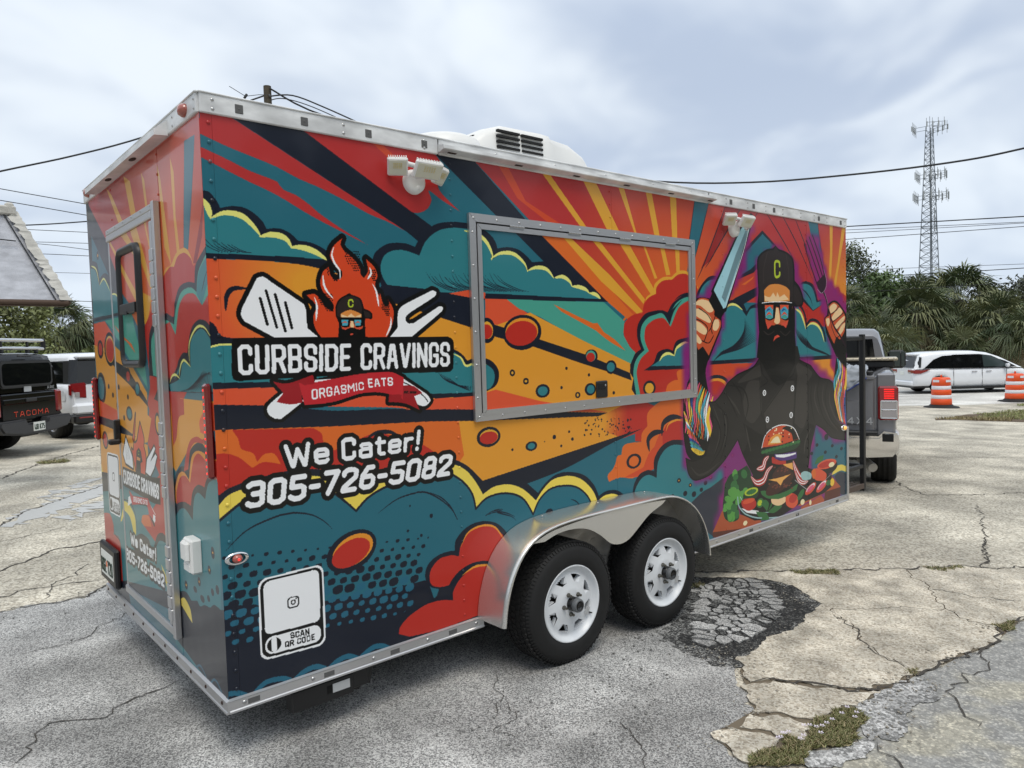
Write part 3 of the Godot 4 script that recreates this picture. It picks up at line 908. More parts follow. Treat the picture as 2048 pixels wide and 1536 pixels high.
	p("tealm", "*3436,1136 3557,931 3604,822 3680,783 3786,790 *3881,856 3943,801 *4066,791 *4068,1022 *4024,1154 *4059,1170 *3243,1171")
	t("pale", 18, "3582,830 3650,779 3741,774 3832,811")
	t("navy", 7, "3862,871 3844,966 3733,1059 3537,1114")
	t("navy", 7, "3873,882 3841,975 3721,1064 3531,1118")
	t("navy", 6, "3884,892 3837,984 3708,1069 3525,1122")
	t("navy", 7, "3894,902 3834,992 3696,1074 3519,1126")
	t("navy", 7, "3905,913 3830,1001 3684,1079 3513,1130")
	t("navy", 7, "3916,923 3827,1009 3672,1084 3508,1134")
	t("navy", 7, "3927,934 3824,1018 3659,1089 3502,1138")
	t("navy", 7, "3938,944 3820,1027 3647,1093 3496,1142")
	t("navy", 7, "3949,955 3817,1035 3635,1098 3490,1146")
	t("navy", 7, "3960,966 3814,1044 3623,1103 3484,1150")
	t("navy", 7, "3971,976 3810,1052 3611,1108 3478,1154")
	t("navy", 7, "3982,987 3807,1061 3599,1112 3472,1158")
	t("navy", 7, "3993,998 3804,1070 3587,1117 3466,1162")
	t("navy", 7, "4004,1008 3800,1078 3575,1122 3461,1166")
	t("navy", 7, "4016,1019 3797,1087 3563,1126 3455,1170")
	t("navy", 7, "4027,1030 3794,1095 3551,1131 3449,1174")
	p("tealm", "*4573,775 4676,798 4732,869 *4769,957 4838,919 4947,927 5048,987 *5083,1072 *5193,1059 *5255,1191 *5279,1193 *4545,1186 *4558,1076")
	k("navy", 23, "4565,757 4677,769 4752,840 4779,946")
	k("navy", 23, "4779,926 4848,883 4968,897 5069,977 5098,1057")
	t("pale", 23, "4582,789 4676,821 4732,888 4765,960")
	t("pale", 23, "4779,941 4848,912 4947,922 5027,977 5079,1072")
	t("navy", 8, "4579,935 4652,1030 4805,1110 5044,1165")
	t("navy", 7, "4594,943 4669,1036 4824,1113 5057,1168")
	t("navy", 7, "4609,950 4686,1042 4844,1117 5069,1170")
	t("navy", 8, "4624,958 4703,1048 4863,1120 5082,1172")
	t("navy", 7, "4639,966 4720,1054 4883,1124 5094,1175")
	t("navy", 7, "4653,973 4738,1060 4903,1127 5106,1177")
	t("navy", 8, "4668,981 4755,1066 4923,1130 5119,1179")
	t("navy", 8, "4684,989 4772,1073 4943,1134 5131,1182")
	t("navy", 7, "4699,997 4790,1079 4963,1137 5144,1184")
	t("navy", 7, "4714,1004 4807,1085 4983,1141 5157,1186")
	t("navy", 8, "4729,1012 4825,1091 5004,1144 5169,1189")
	t("navy", 8, "4744,1020 4842,1097 5024,1148 5182,1191")
	t("navy", 8, "4760,1028 4860,1103 5045,1151 5195,1194")
	t("navy", 8, "4775,1036 4878,1110 5065,1155 5207,1196")
	p("navy", "*4545,1186 *5291,1185 *5290,1216 *4670,1217")
	p("amber2", "*4670,1217 *5290,1216 *5287,1414 *5064,1380 *4841,1261")
	p("coral", "*5183,1216 *5290,1216 *5288,1369 *5170,1274")
	p("navy", "*4633,605 4757,567 4903,596 *4975,721 5053,705 *5146,718 *4889,810 *4697,717")
	p("tealm", "*4671,603 4767,586 4883,621 *4951,736 5032,725 *5104,733 *4890,802 *4735,706")
	t("navy", 12, "4689,622 4775,658 4852,714 4880,766")
	p("teal", "*3760,1737 *5465,1795 *5455,2426 *5285,2261 *4781,2103 *3946,2073")
	glow("purple", "*3407,644 *3817,187 *4008,170 *3871,508 *3619,805 *3555,1014 *3407,1160 *3437,1445 *3669,1290 *3931,1215 *4016,1136 *4025,756 *4025,431 *4306,289 *4619,399 *4755,696 *4620,794 *4603,1153 *4886,1219 *5251,1401 *5131,987 *5031,789 *4913,596 *4764,220 *4982,165 *5140,489 *5527,732 *5513,1964 *5100,1908 *4897,1788 *4846,2112 *5383,2275 *5405,2453 *3865,2408 *3409,2409 *3568,1945 *3741,1793 *3568,1964 *3218,2017 *3061,1834 *3042,1523 *3084,1086 *3158,810")
	p("yellow", "*5189,2225 5262,2166 5360,2155 *5459,2180 *5459,2233 5359,2208 *5249,2221")
	p("slate", "*5242,2243 5334,2216 *5458,2244 *5455,2437 *5356,2422")
	e("navy", 4935, 1935, 25, 15, 0)
	e("navy", 5206, 1971, 26, 15, 0)
	e("navy", 5377, 2015, 27, 16, 0)
	e("navy", 5281, 2076, 26, 16, 0)
	e("navy", 4842, 1996, 24, 15, 0)
	e("navy", 5080, 2013, 26, 15, 0)
	e("navy", 5101, 1884, 37, 27, 0)
	# arms and jacket
	p("ink", "*3220,1206 *3121,1308 3093,1412 3082,1632 3113,1787 *3171,1849 3261,1848 *3355,1825 3422,1666 3421,1536 *3376,1368 3357,1221 *3557,914 *3392,1164 *3217,1049")
	t("pink", 39, "3202,1268 3118,1379 3141,1513 3104,1652")
	t("sun", 39, "3221,1280 3153,1395 3173,1527 3129,1660")
	t("sky", 40, "3240,1293 3188,1412 3205,1540 3154,1668")
	t("cobalt", 39, "3259,1306 3179,1425 3238,1554 3179,1676")
	t("pink", 40, "3278,1318 3214,1442 3223,1563 3204,1684")
	t("orange", 40, "3298,1331 3250,1459 3256,1577 3230,1692")
	t("mint", 40, "3317,1344 3241,1473 3289,1591 3255,1700")
	t("sun", 40, "3337,1357 3276,1490 3322,1605 3281,1708")
	t("coral", 40, "3357,1370 3313,1507 3307,1614 3307,1716")
	t("sky", 40, "3377,1383 3303,1521 3340,1628 3333,1725")
	t("white", 40, "3397,1396 3340,1539 3374,1643 3359,1733")
	t("pink", 41, "3417,1410 3377,1556 3408,1657 3385,1741")
	t("sun", 40, "3437,1423 3367,1570 3392,1666 3412,1750")
	t("sun", 35, "3094,1501 3138,1593 3195,1697 3242,1817")
	t("pink", 35, "3101,1524 3150,1612 3205,1708 3250,1815")
	t("sun", 36, "3107,1548 3161,1631 3215,1718 3258,1813")
	t("white", 35, "3114,1572 3172,1650 3225,1728 3266,1811")
	t("sky", 35, "3121,1595 3184,1669 3236,1738 3273,1809")
	t("orange", 36, "3127,1619 3195,1688 3246,1748 3281,1808")
	t("coral", 36, "3134,1643 3206,1708 3256,1758 3289,1806")
	t("pink", 36, "3141,1667 3218,1727 3267,1769 3296,1804")
	t("cobalt", 36, "3147,1691 3229,1746 3277,1779 3304,1802")
	t("mint", 36, "3154,1715 3241,1766 3288,1789 3312,1800")
	t("sky", 36, "3161,1739 3253,1785 3298,1800 3320,1798")
	t("sun", 36, "3167,1763 3264,1805 3309,1810 3328,1797")
	t("ink", 8, "3135,1318 3116,1476 3170,1641 3209,1807")
	t("ink", 8, "3161,1337 3141,1492 3190,1654 3223,1809")
	t("ink", 8, "3187,1356 3168,1508 3211,1667 3237,1811")
	t("ink", 8, "3213,1376 3194,1525 3231,1680 3250,1812")
	t("ink", 8, "3240,1395 3220,1541 3252,1693 3264,1814")
	t("ink", 8, "3266,1415 3247,1558 3273,1706 3278,1815")
	t("ink", 8, "3293,1435 3274,1575 3294,1719 3291,1817")
	t("ink", 8, "3320,1455 3301,1592 3315,1732 3305,1819")
	t("ink", 8, "3348,1475 3328,1609 3337,1745 3319,1820")
	p("ink", "*5291,1210 *5239,1423 *5207,1591 *5282,1710 *5342,1773 *5490,1815 *5500,1217")
	t("sky", 38, "5307,1211 5340,1303 5256,1424 5287,1551")
	t("mint", 38, "5329,1223 5357,1320 5277,1439 5306,1561")
	t("white", 38, "5351,1235 5374,1337 5298,1454 5326,1572")
	t("cobalt", 39, "5373,1247 5390,1353 5320,1469 5345,1582")
	t("sun", 39, "5394,1259 5407,1370 5342,1484 5364,1593")
	t("pink", 39, "5416,1272 5425,1387 5364,1499 5384,1604")
	t("pink", 39, "5439,1284 5442,1404 5385,1514 5404,1614")
	t("coral", 39, "5461,1297 5459,1421 5407,1529 5423,1625")
	t("sun", 40, "5483,1309 5476,1438 5429,1544 5443,1636")
	t("sun", 37, "5348,1383 5268,1516 5300,1632 5354,1768")
	t("pink", 36, "5363,1398 5290,1528 5320,1642 5369,1774")
	t("sun", 37, "5377,1412 5312,1541 5339,1653 5384,1780")
	t("white", 36, "5392,1427 5333,1554 5358,1664 5398,1786")
	t("sky", 37, "5406,1442 5355,1567 5378,1674 5413,1792")
	t("orange", 37, "5421,1456 5377,1580 5397,1685 5428,1798")
	t("coral", 37, "5436,1471 5399,1593 5417,1696 5443,1804")
	t("pink", 37, "5450,1486 5421,1606 5437,1707 5458,1810")
	t("cobalt", 37, "5465,1500 5443,1619 5457,1718 5473,1816")
	t("ink", 9, "5326,1234 5280,1414 5320,1588 5367,1752")
	t("ink", 9, "5353,1253 5309,1427 5342,1589 5384,1753")
	t("ink", 9, "5379,1273 5338,1440 5364,1591 5401,1755")
	t("ink", 10, "5406,1292 5367,1453 5387,1592 5419,1756")
	t("ink", 9, "5433,1312 5396,1466 5409,1594 5436,1758")
	t("ink", 9, "5460,1331 5426,1479 5431,1595 5453,1759")
	p("ink", "*5200,1590 *5282,1710 *5342,1784 *5490,1827 *5489,1891 *5103,1763")
	p("jacket", "*4059,1166 3967,1236 3754,1285 3618,1344 3550,1406 3460,1461 *3386,1460 *3426,1537 3426,1648 3372,1753 *3339,1827 3254,1849 3171,1849 *3108,1826 3131,1923 3175,1974 3234,1989 3374,1975 3503,1927 3621,1856 *3742,1760 3808,1878 *3946,2054 *4781,2103 *4828,1934 *4920,1757 5056,1814 5195,1896 *5450,1945 *5453,1817 5342,1784 5270,1709 *5232,1434 5156,1396 4995,1366 *4841,1261 4670,1211 4587,1177")
	k("ink", 11, "*4059,1166 3967,1236 3754,1285 3618,1344 3550,1406 3460,1461 *3386,1460 *3426,1537 3426,1648 3372,1753 *3339,1827 3254,1849 3171,1849 *3108,1826 3131,1923 3175,1974 3234,1989 3374,1975 3503,1927 3621,1856 *3742,1760 3808,1878 *3946,2054 *4781,2103 *4828,1934 *4920,1757 5056,1814 5195,1896 *5450,1945 *5453,1817 5342,1784 5270,1709 *5232,1434 5156,1396 4995,1366 *4841,1261 4670,1211 4587,1177", true)
	p("ink", "*3814,1646 *3881,1789 *3808,1878 *3946,2054 *4781,2103 *4805,1953 *4898,1766 *4788,1734 *4657,1818 *4290,1822 *4027,1745")
	p("jackl", "*4064,1344 *4077,1579 3956,1659 3850,1610 *3818,1491 3892,1350")
	p("jackl", "*4614,1352 *4583,1567 *4565,1714 4701,1769 *4790,1647 *4784,1398 4690,1255")
	p("jackl", "*4105,1582 *4359,1416 *4460,1360 *4572,1376 *4558,1565 *4533,1743 *4139,1716")
	p("jackl", "*3966,1246 *4058,1220 *4074,1310 3928,1332 3753,1342")
	p("jackl", "*4586,1209 *4690,1244 4862,1316 *4795,1388 *4625,1337")
	t("jackl", 18, "3484,1476 3578,1587 3592,1701 3539,1809")
	t("jackl", 18, "3435,1491 3504,1618 3509,1712 3441,1835")
	t("jackl", 19, "3599,1419 3714,1512 3781,1585")
	t("jackl", 22, "4927,1417 4902,1547 4989,1686")
	t("jackl", 22, "5063,1425 5037,1556 5151,1722 5316,1851")
	t("jackl", 22, "5179,1476 5165,1588 5270,1732 5440,1840")
	t("jackl", 19, "3849,1668 3881,1769 3915,1871")
	t("jackl", 21, "4831,1781 4742,1881 4718,1987")
	t("jackl", 18, "3162,1892 3251,1958 3375,1947 3504,1899")
	t("ink", 15, "3460,1465 3547,1537 3576,1681 3523,1807 3376,1919")
	t("ink", 15, "3402,1535 3496,1617 3517,1731 3424,1870")
	t("ink", 15, "3583,1399 3680,1510 3746,1601")
	t("ink", 15, "3618,1354 3821,1394 3888,1515 3832,1647")
	t("ink", 17, "4861,1392 4836,1542 4898,1744")
	t("ink", 17, "4995,1371 4948,1495 5058,1714 5268,1846")
	t("ink", 18, "5133,1406 5084,1560 5197,1748 5439,1886")
	t("ink", 15, "3668,1328 3785,1421 3800,1509")
	t("ink", 15, "3467,1484 3611,1589 3590,1758 3504,1899")
	k("ink", 8, "4055,1329 4067,1589 4121,1674 4119,1774")
	k("ink", 9, "4105,1592 4358,1427 4481,1340")
	k("ink", 10, "4604,1357 4578,1567 4554,1755")
	t("ink", 11, "4059,1170 4093,1291 4167,1355 4054,1398 4035,1417")
	t("ink", 12, "4597,1188 4563,1313 4460,1360 4604,1357")
	e("white", 4118, 1442, 24, 23, 0)
	e("jacket", 4118, 1442, 13, 14, 0)
	e("white", 4118, 1442, 5, 7, 0)
	e("white", 4540, 1432, 27, 25, 0)
	e("jacket", 4540, 1432, 14, 15, 0)
	e("white", 4540, 1432, 6, 8, 0)
	e("white", 4156, 1651, 24, 24, 0)
	e("jacket", 4156, 1651, 13, 15, 0)
	e("white", 4156, 1651, 6, 7, 0)
	e("white", 4515, 1646, 26, 24, 0)
	e("jacket", 4515, 1646, 14, 15, 0)
	e("white", 4515, 1646, 6, 7, 0)
	# left fist, knife
	p("ink", "*3456,675 *3426,733 3226,761 *3204,1049 *3392,1168 *3557,939 3559,864 *3581,843 *3582,805")
	p("skin", "*3225,789 3294,736 3405,742 3471,790 *3465,848 *3501,868 3543,889 3545,930 *3497,997 *3393,1135 *3325,1068 *3270,1091 *3213,1009")
	p("peach", "3232,777 3307,744 3418,758 3459,815 3402,832 3306,788")
	p("peach", "3224,809 3333,816 3429,872 3414,905 3345,889 3236,849")
	p("peach", "3222,889 3303,905 3377,954 3356,987 3287,970 3221,929")
	p("peach", "3220,961 3273,994 3313,1035 3285,1050 3231,1017")
	p("peach", "3464,889 3515,881 3528,922 3491,959 3448,947")
	k("ink", 7, "3285,804 3387,848 3442,914 3398,963")
	k("ink", 8, "3222,873 3317,897 3385,946 3340,1035")
	k("ink", 8, "3474,790 3479,856 3427,938 3440,979")
	k("ink", 7, "3313,1027 3396,1045 3454,996")
	p("ink", "*3961,88 *4009,109 *3619,821 *3574,839 *3434,684 *3801,222")
	p("blade", "*3958,106 *3976,130 *3617,792 *3584,805 *3466,675 *3824,220")
	p("bladeg", "*3959,175 *3889,301 *3747,531 *3606,759 *3563,722 *3750,412 *3887,224")
	t("white", 7, "3960,131 3876,336 3714,617 3605,801")
	p("ink", "*3456,683 *3574,826 *3494,847 *3404,750")
	# right fist, fork
	p("ink", "*5146,748 5241,716 5327,725 5458,805 *5503,835 *5498,1116 *5474,1251 *5291,1199 *5110,987 *5081,868 *5133,838")
	p("skin", "*5160,767 5241,731 5327,745 5436,815 *5473,856 *5456,980 5366,1051 5301,1030 *5256,1090 *5172,1008 *5101,917 5102,868 *5165,847")
	p("peach", "5177,777 5252,741 5316,760 5283,796 5207,827")
	p("peach", "5218,857 5348,775 5414,805 5369,846 5238,887")
	p("peach", "5259,938 5369,877 5458,846 5435,898 5323,959")
	p("peach", "5323,999 5401,928 5468,908 5433,970 5344,1020")
	p("peach", "5112,878 5164,867 5179,903 5142,938")
	k("ink", 8, "5186,837 5304,796 5349,765")
	k("ink", 8, "5227,903 5369,846 5447,815")
	k("ink", 8, "5291,979 5412,908 5473,887")
	k("ink", 8, "5186,857 5216,948 5300,1040 5344,1020")
	k("plum", 14, "4754,268 4848,425 4958,580")
	k("plum", 15, "4793,236 4907,393 5011,539")
	k("plum", 15, "4838,203 4948,352 5052,508")
	k("plum", 15, "4890,183 5009,348 5094,506")
	p("plum", "*4944,575 *5019,533 *5094,491 5122,549 5100,620 *5037,661 *4977,618")
	k("plum", 20, "5064,640 5115,698 5155,778 5238,918 5366,1020 5476,1115")
	k("grey", 4, "5091,649 5136,718 5160,787")
	k("grey", 4, "4963,623 5033,656 5106,619 5128,549 5078,452")
	# head
	p("ink", "*4033,765 *4052,676 4038,439 4084,384 4185,342 *4262,333 *4306,307 *4358,331 4491,352 4581,410 *4596,568 4680,622 4731,706 4715,764 4629,776 *4583,775 *4589,1001 *4612,1172 *4670,1190 *4015,1171 *4053,977")
	p("jacket", "*4061,1111 *4135,1093 *4630,1094 *4670,1190 *4585,1272 *4419,1389 *4186,1336 *4076,1231")
	p("cap", "*4054,747 *4064,658 4058,438 4104,391 4193,355 *4274,345 4309,318 *4349,345 4482,365 4557,416 *4572,579 *4574,747 *4510,739 *4512,655 4299,597 *4136,647 *4125,746")
	p("cap", "4586,606 4660,642 4707,707 4692,755 4630,763 *4580,738")
	k("capl", 11, "4184,369 4131,496 4128,603")
	k("capl", 11, "4464,370 4497,479 4504,609")
	k("lime", 21, "4365,463 4362,435 4338,427 4303,431 4292,453 4292,525 4304,548 4335,547 4362,533 4364,515")
	p("skin", "*4125,750 *4556,743 *4546,916 *4469,925 *4309,929 *4138,915")
	p("faceo", "*4132,656 4213,614 4334,603 4458,621 *4515,650 *4510,739 *4133,745")
	p("peach", "*4135,696 4210,708 *4263,671 *4305,706 *4324,665 *4358,705 *4430,680 *4501,720 *4348,737 *4261,743 *4142,736")
	p("ink", "*4092,746 *4565,733 *4555,766 *4525,869 4452,888 *4372,870 *4347,787 *4304,779 *4284,870 4206,888 *4139,870 *4116,781")
	p("sky", "*4138,769 *4264,767 *4255,866 4206,877 *4147,866")
	p("coral", "*4138,769 *4264,767 *4256,807 4209,780 *4144,808")
	p("cobalt", "*4153,826 4191,794 *4251,825 4208,807")
	p("coral", "*4147,857 4199,821 *4255,856 4204,839")
	p("mint", "*4156,870 4204,843 *4249,868")
	p("sky", "*4362,765 *4495,763 *4485,865 4434,877 *4372,865")
	p("coral", "*4362,765 *4495,763 *4487,804 4436,777 *4368,805")
	p("cobalt", "*4378,824 4418,791 *4481,823 4436,805")
	p("coral", "*4372,856 4427,819 *4485,855 4432,837")
	p("mint", "*4381,870 4431,842 *4480,868")
	k("white", 6, "4100,755 4209,746 4437,740 4546,746")
	p("peach", "*4303,788 *4338,788 4363,884 *4348,908 4309,916 *4271,899 4284,870")
	p("ink", "*4066,782 *4132,790 *4147,888 *4170,965 *4300,916 *4371,920 *4450,967 *4488,888 *4555,785 *4594,784 *4589,1011 *4593,1171 *4585,1240 4440,1369 *4320,1399 4205,1337 *4104,1232 *4024,1154 *4053,977")
	p("skinr", "*4147,893 4206,902 *4257,911 *4179,956")
	p("skinr", "*4371,908 *4443,899 *4479,888 *4451,948")
	k("capl", 8, "4120,969 4186,996 4273,970")
	k("capl", 8, "4361,971 4440,1004 4514,972")
	p("skinr", "*4277,1011 4325,1000 *4356,1015 4298,1027 *4254,1052")
	t("jacket", 6, "4202,1060 4218,1115 4251,1188")
	t("jacket", 5, "4229,1060 4239,1115 4265,1189")
	t("jacket", 6, "4257,1061 4259,1116 4278,1189")
	t("jacket", 5, "4285,1061 4280,1116 4292,1190")
	t("jacket", 6, "4313,1062 4301,1117 4306,1190")
	t("jacket", 5, "4341,1062 4322,1117 4320,1191")
	t("jacket", 6, "4369,1063 4343,1118 4335,1191")
	t("jacket", 5, "4398,1064 4364,1118 4349,1192")
	t("jacket", 6, "4426,1064 4386,1119 4363,1192")
	# food
	p("wood", "*3410,2386 *3527,2256 *4047,2410 *4045,2501 *3409,2428")
	p("woodd", "*3402,2389 *3794,2434 *3793,2463 *3409,2428")
	p("wood", "*4603,2391 *5189,2236 *5357,2352 *5092,2358 *4645,2408")
	p("woodd", "*5069,2355 *5352,2354 *5343,2443 *5044,2441")
	p("wood", "*4666,2417 *4999,2372 *5056,2420 *5044,2441 *4644,2441")
	p("ink", "*3731,2179 *3946,2054 *4057,2008 *4737,2097 *5189,2225 *5187,2327 *5046,2362 *4645,2387 *4296,2444 *3955,2404 *3762,2320")
	p("leafd", "*3565,2067 3633,2010 3736,1996 *3859,1968 3911,2029 *3944,2143 3870,2230 *3729,2237 3744,2346 3641,2357 3558,2314 3536,2224 3555,2132")
	e("leaf", 3631, 2239, 42, 34, 17)
	e("leaf", 3778, 2183, 44, 33, -15)
	e("leafm", 3637, 2300, 30, 28, -15)
	e("leaf", 3698, 2010, 34, 31, -4)
	e("leaf", 3659, 2310, 42, 25, 21)
	e("leafm", 3600, 2188, 36, 24, 25)
	e("leaf", 3578, 2242, 45, 25, -20)
	e("leaf", 3662, 2327, 38, 31, -17)
	e("leafm", 3629, 2324, 32, 34, -6)
	e("leaf", 3671, 2103, 31, 25, -26)
	e("leaf", 3676, 2275, 39, 30, 15)
	e("leafm", 3683, 2086, 43, 28, -10)
	e("leaf", 3635, 2139, 32, 26, 30)
	e("leaf", 3584, 2235, 42, 23, 20)
	e("leafm", 3707, 2114, 44, 28, 15)
	e("leaf", 3629, 2319, 32, 32, 29)
	e("leaf", 3831, 2166, 40, 33, -14)
	e("leafm", 3821, 2029, 43, 32, 25)
	e("leaf", 3669, 2130, 46, 25, 2)
	e("leaf", 3625, 2304, 34, 34, 4)
	e("leafm", 3605, 2214, 34, 32, 10)
	e("leaf", 3622, 2218, 46, 25, -27)
	e("leaf", 3603, 2182, 44, 23, 17)
	e("leafm", 3621, 2269, 36, 28, -27)
	e("leaf", 3740, 2218, 44, 27, -17)
	e("leaf", 3616, 2233, 45, 30, 20)
	e("leafm", 3708, 2036, 35, 24, -4)
	e("leaf", 3669, 2137, 46, 33, 3)
	e("leaf", 3717, 2158, 42, 28, -12)
	e("leafm", 3718, 2314, 31, 33, 4)
	e("leaf", 3735, 2213, 38, 27, -25)
	e("leaf", 3728, 2170, 39, 29, -26)
	e("leafm", 3680, 2260, 41, 31, 18)
	e("leaf", 3671, 2177, 40, 33, -14)
	k("bowl", 11, "3730,2189 3746,2259 3832,2332 4011,2394 4296,2439")
	k("bowl", 8, "3765,2194 3868,2299 4030,2357 4238,2382")
	p("white", "*3771,2278 *4012,2339 *4011,2366 *3849,2326")
	e("leafd", 3910, 2197, 109, 46, 0)
	e("lime", 3916, 2176, 94, 30, 0)
	e("leafm", 3916, 2178, 69, 19, 0)
	p("red2", "3782,2226 3870,2220 3968,2251 3976,2297 3885,2317 3798,2278")
	e("coral", 3878, 2242, 83, 19, 0)
	e("leafm", 4038, 2282, 52, 37, 0)
	e("lime", 4032, 2281, 33, 23, 0)
	p("leafm", "*4133,2364 *4050,2290 4107,2268 4163,2308")
	p("leafm", "*4143,2366 *4221,2287 4201,2335")
	p("leafm", "*4142,2371 *4299,2320 4357,2361 4238,2393")
	p("leafm", "*4133,2374 *3975,2337 4011,2384 4085,2397")
	p("leafm", "*4123,2373 *4029,2417 4160,2430")
	p("leafm", "*4152,2378 *4237,2454 4180,2403")
	p("peach", "4202,2273 4399,2284 4418,2329 4318,2349 4211,2316")
	p("coral", "4419,2297 4501,2278 4594,2314 4603,2380 4519,2404 4428,2362")
	e("red2", 4531, 2326, 63, 36, 0)
	p("leafm", "*4043,2193 4109,2198 4242,2249 4440,2248 4607,2219 *4585,2264 4439,2290 *4299,2294 4145,2264 4061,2221")
	e("patty", 4332, 2174, 218, 64, -12)
	e("patty", 4380, 2077, 166, 50, -10)
	e("pattyl", 4438, 2206, 17, 7, 0)
	e("pattyl", 4268, 2202, 15, 7, 0)
	e("pattyl", 4395, 2190, 16, 7, 0)
	e("pattyl", 4171, 2155, 15, 7, 0)
	e("pattyl", 4253, 2177, 16, 7, 0)
	e("pattyl", 4328, 2200, 15, 7, 0)
	e("pattyl", 4394, 2208, 16, 7, 0)
	e("pattyl", 4287, 2180, 16, 7, 0)
	e("pattyl", 4426, 2216, 17, 7, 0)
	e("pattyl", 4288, 2196, 15, 7, 0)
	e("pattyl", 4475, 2211, 16, 7, 0)
	e("pattyl", 4514, 2239, 16, 8, 0)
	e("pattyl", 4348, 2179, 16, 7, 0)
	e("pattyl", 4223, 2186, 16, 7, 0)
	e("pattyl", 4500, 2197, 17, 7, 0)
	e("pattyl", 4410, 2204, 16, 7, 0)
	e("pattyl", 4434, 2061, 16, 8, 0)
	e("pattyl", 4447, 2085, 16, 7, 0)
	e("pattyl", 4417, 2072, 16, 8, 0)
	e("pattyl", 4406, 2089, 16, 8, 0)
	e("pattyl", 4409, 2087, 16, 7, 0)
	e("pattyl", 4253, 2037, 16, 7, 0)
	e("pattyl", 4358, 2076, 16, 8, 0)
	e("pattyl", 4301, 2071, 16, 7, 0)
	e("pattyl", 4408, 2051, 16, 8, 0)
	e("pattyl", 4367, 2055, 16, 8, 0)
	p("cheese", "*4158,2121 4323,2126 *4500,2121 *4382,2155 *4341,2193 *4283,2152")
	p("cheese", "*4375,2029 *4527,2033 *4538,2095 *4444,2059")
	t("red2", 58, "4172,1937 4114,1965 4085,2012 3993,2015")
	t("red2", 59, "4227,2020 4150,2051 4092,2114 3990,2119 3913,2061")
	t("red2", 62, "4538,2018 4578,2098 4650,2172 4757,2209")
	t("white", 34, "4172,1937 4114,1965 4085,2012 3993,2015")
	t("white", 35, "4227,2020 4150,2051 4092,2114 3990,2119 3913,2061")
	t("white", 36, "4538,2018 4578,2098 4650,2172 4757,2209")
	t("red2", 14, "4172,1937 4114,1965 4085,2012 3993,2015")
	t("red2", 15, "4227,2020 4150,2051 4092,2114 3990,2119 3913,2061")
	t("red2", 15, "4538,2018 4578,2098 4650,2172 4757,2209")
	p("red2", "4220,1948 4326,1992 4425,2004 *4425,2031 4305,2020 *4216,1997")
	p("plumv", "*4249,1931 4347,1942 4591,1952 *4594,2004 4405,2002 *4267,1972")
	p("white", "*4268,1938 4447,1954 *4581,1957 *4580,1970 4406,1976 *4278,1957")
	p("leafd", "*4057,1880 4173,1876 4449,1876 *4656,1861 4656,1893 4571,1927 *4367,1934 *4134,1922")
	e("leafm", 4088, 1897, 28, 13, 0)
	e("leafm", 4139, 1894, 28, 14, 0)
	e("leafm", 4190, 1892, 29, 13, 0)
	e("leafm", 4242, 1890, 29, 13, 0)
	e("leafm", 4295, 1888, 29, 13, 0)
	e("leafm", 4348, 1886, 30, 13, 0)
	e("leafm", 4402, 1883, 30, 14, 0)
	e("leafm", 4457, 1881, 30, 14, 0)
	e("leafm", 4512, 1879, 31, 13, 0)
	e("leafm", 4568, 1876, 31, 14, 0)
	e("leafm", 4624, 1874, 32, 14, 0)
	k("white", 8, "4070,1861 4119,1774 4234,1723 4392,1714 4554,1755 4639,1854")
	p("bun", "*4074,1860 4128,1775 4244,1728 4392,1719 4543,1759 *4635,1850 *4348,1870")
	p("ink", "*4371,1738 4452,1730 4543,1759 *4631,1848 *4541,1854 4512,1793")
	p("bunl", "*4155,1849 4194,1802 4291,1776 *4370,1800 *4349,1839 *4369,1857")
	p("cream", "*4193,1838 4252,1803 4311,1799 *4349,1851")
	e("ink", 4152, 1732, 9, 6, 0)
	e("cream", 4263, 1748, 9, 6, 0)
	e("ink", 4210, 1726, 10, 6, 0)
	e("cream", 4326, 1776, 9, 7, 0)
	e("ink", 4389, 1807, 10, 6, 0)
	e("cream", 4227, 1825, 10, 6, 0)
	e("ink", 4129, 1760, 9, 6, 0)
	e("cream", 4245, 1772, 10, 6, 0)
	e("ink", 4175, 1812, 10, 6, 0)
	e("cream", 4287, 1734, 10, 6, 0)
	e("ink", 4391, 1750, 10, 7, 0)
	e("cream", 4360, 1775, 10, 6, 0)
	e("ink", 4374, 1847, 10, 7, 0)
	e("cream", 4481, 1797, 10, 6, 0)
	e("ink", 4478, 1822, 10, 6, 0)
	e("cream", 4285, 1745, 10, 7, 0)
	e("ink", 4382, 1803, 10, 6, 0)
	e("cream", 4542, 1867, 10, 6, 0)
	e("ink", 4388, 1779, 10, 7, 0)
	e("cream", 4516, 1752, 10, 6, 0)
	e("ink", 4173, 1782, 10, 6, 0)
	e("cream", 4391, 1756, 10, 6, 0)
	p("leafm", "*4891,2095 4937,2046 *5052,2032 5028,2079")
	e("ink", 5120, 2147, 179, 62, 0)
	e("coral", 5108, 2118, 172, 40, 0)
	e("red2", 5097, 2119, 137, 27, 0)
	e("cream", 5191, 2134, 52, 22, 0)
	p("coral", "4868,2136 4958,2137 5095,2200 5071,2253 4911,2231 4856,2179")
	p("orange", "4835,2154 4891,2128 4912,2187 4867,2213")
	p("bowl", "4661,2141 4737,2130 4834,2165 4822,2207 4692,2200")
	t("red2", 46, "4567,2107 4628,2190 4713,2224 4783,2218")
	t("white", 28, "4567,2107 4628,2190 4713,2224 4783,2218")
	t("red2", 10, "4567,2107 4628,2190 4713,2224 4783,2218")
	e("skinr", 4821, 2289, 98, 35, -18)
	e("white", 4821, 2280, 75, 20, -18)
	e("pink", 4816, 2286, 62, 18, -18)
	e("skinr", 5012, 2296, 102, 35, -18)
	e("white", 5012, 2287, 79, 20, -18)
	e("pink", 5008, 2293, 64, 18, -18)
	e("leafm", 4658, 2313, 64, 28, -30)
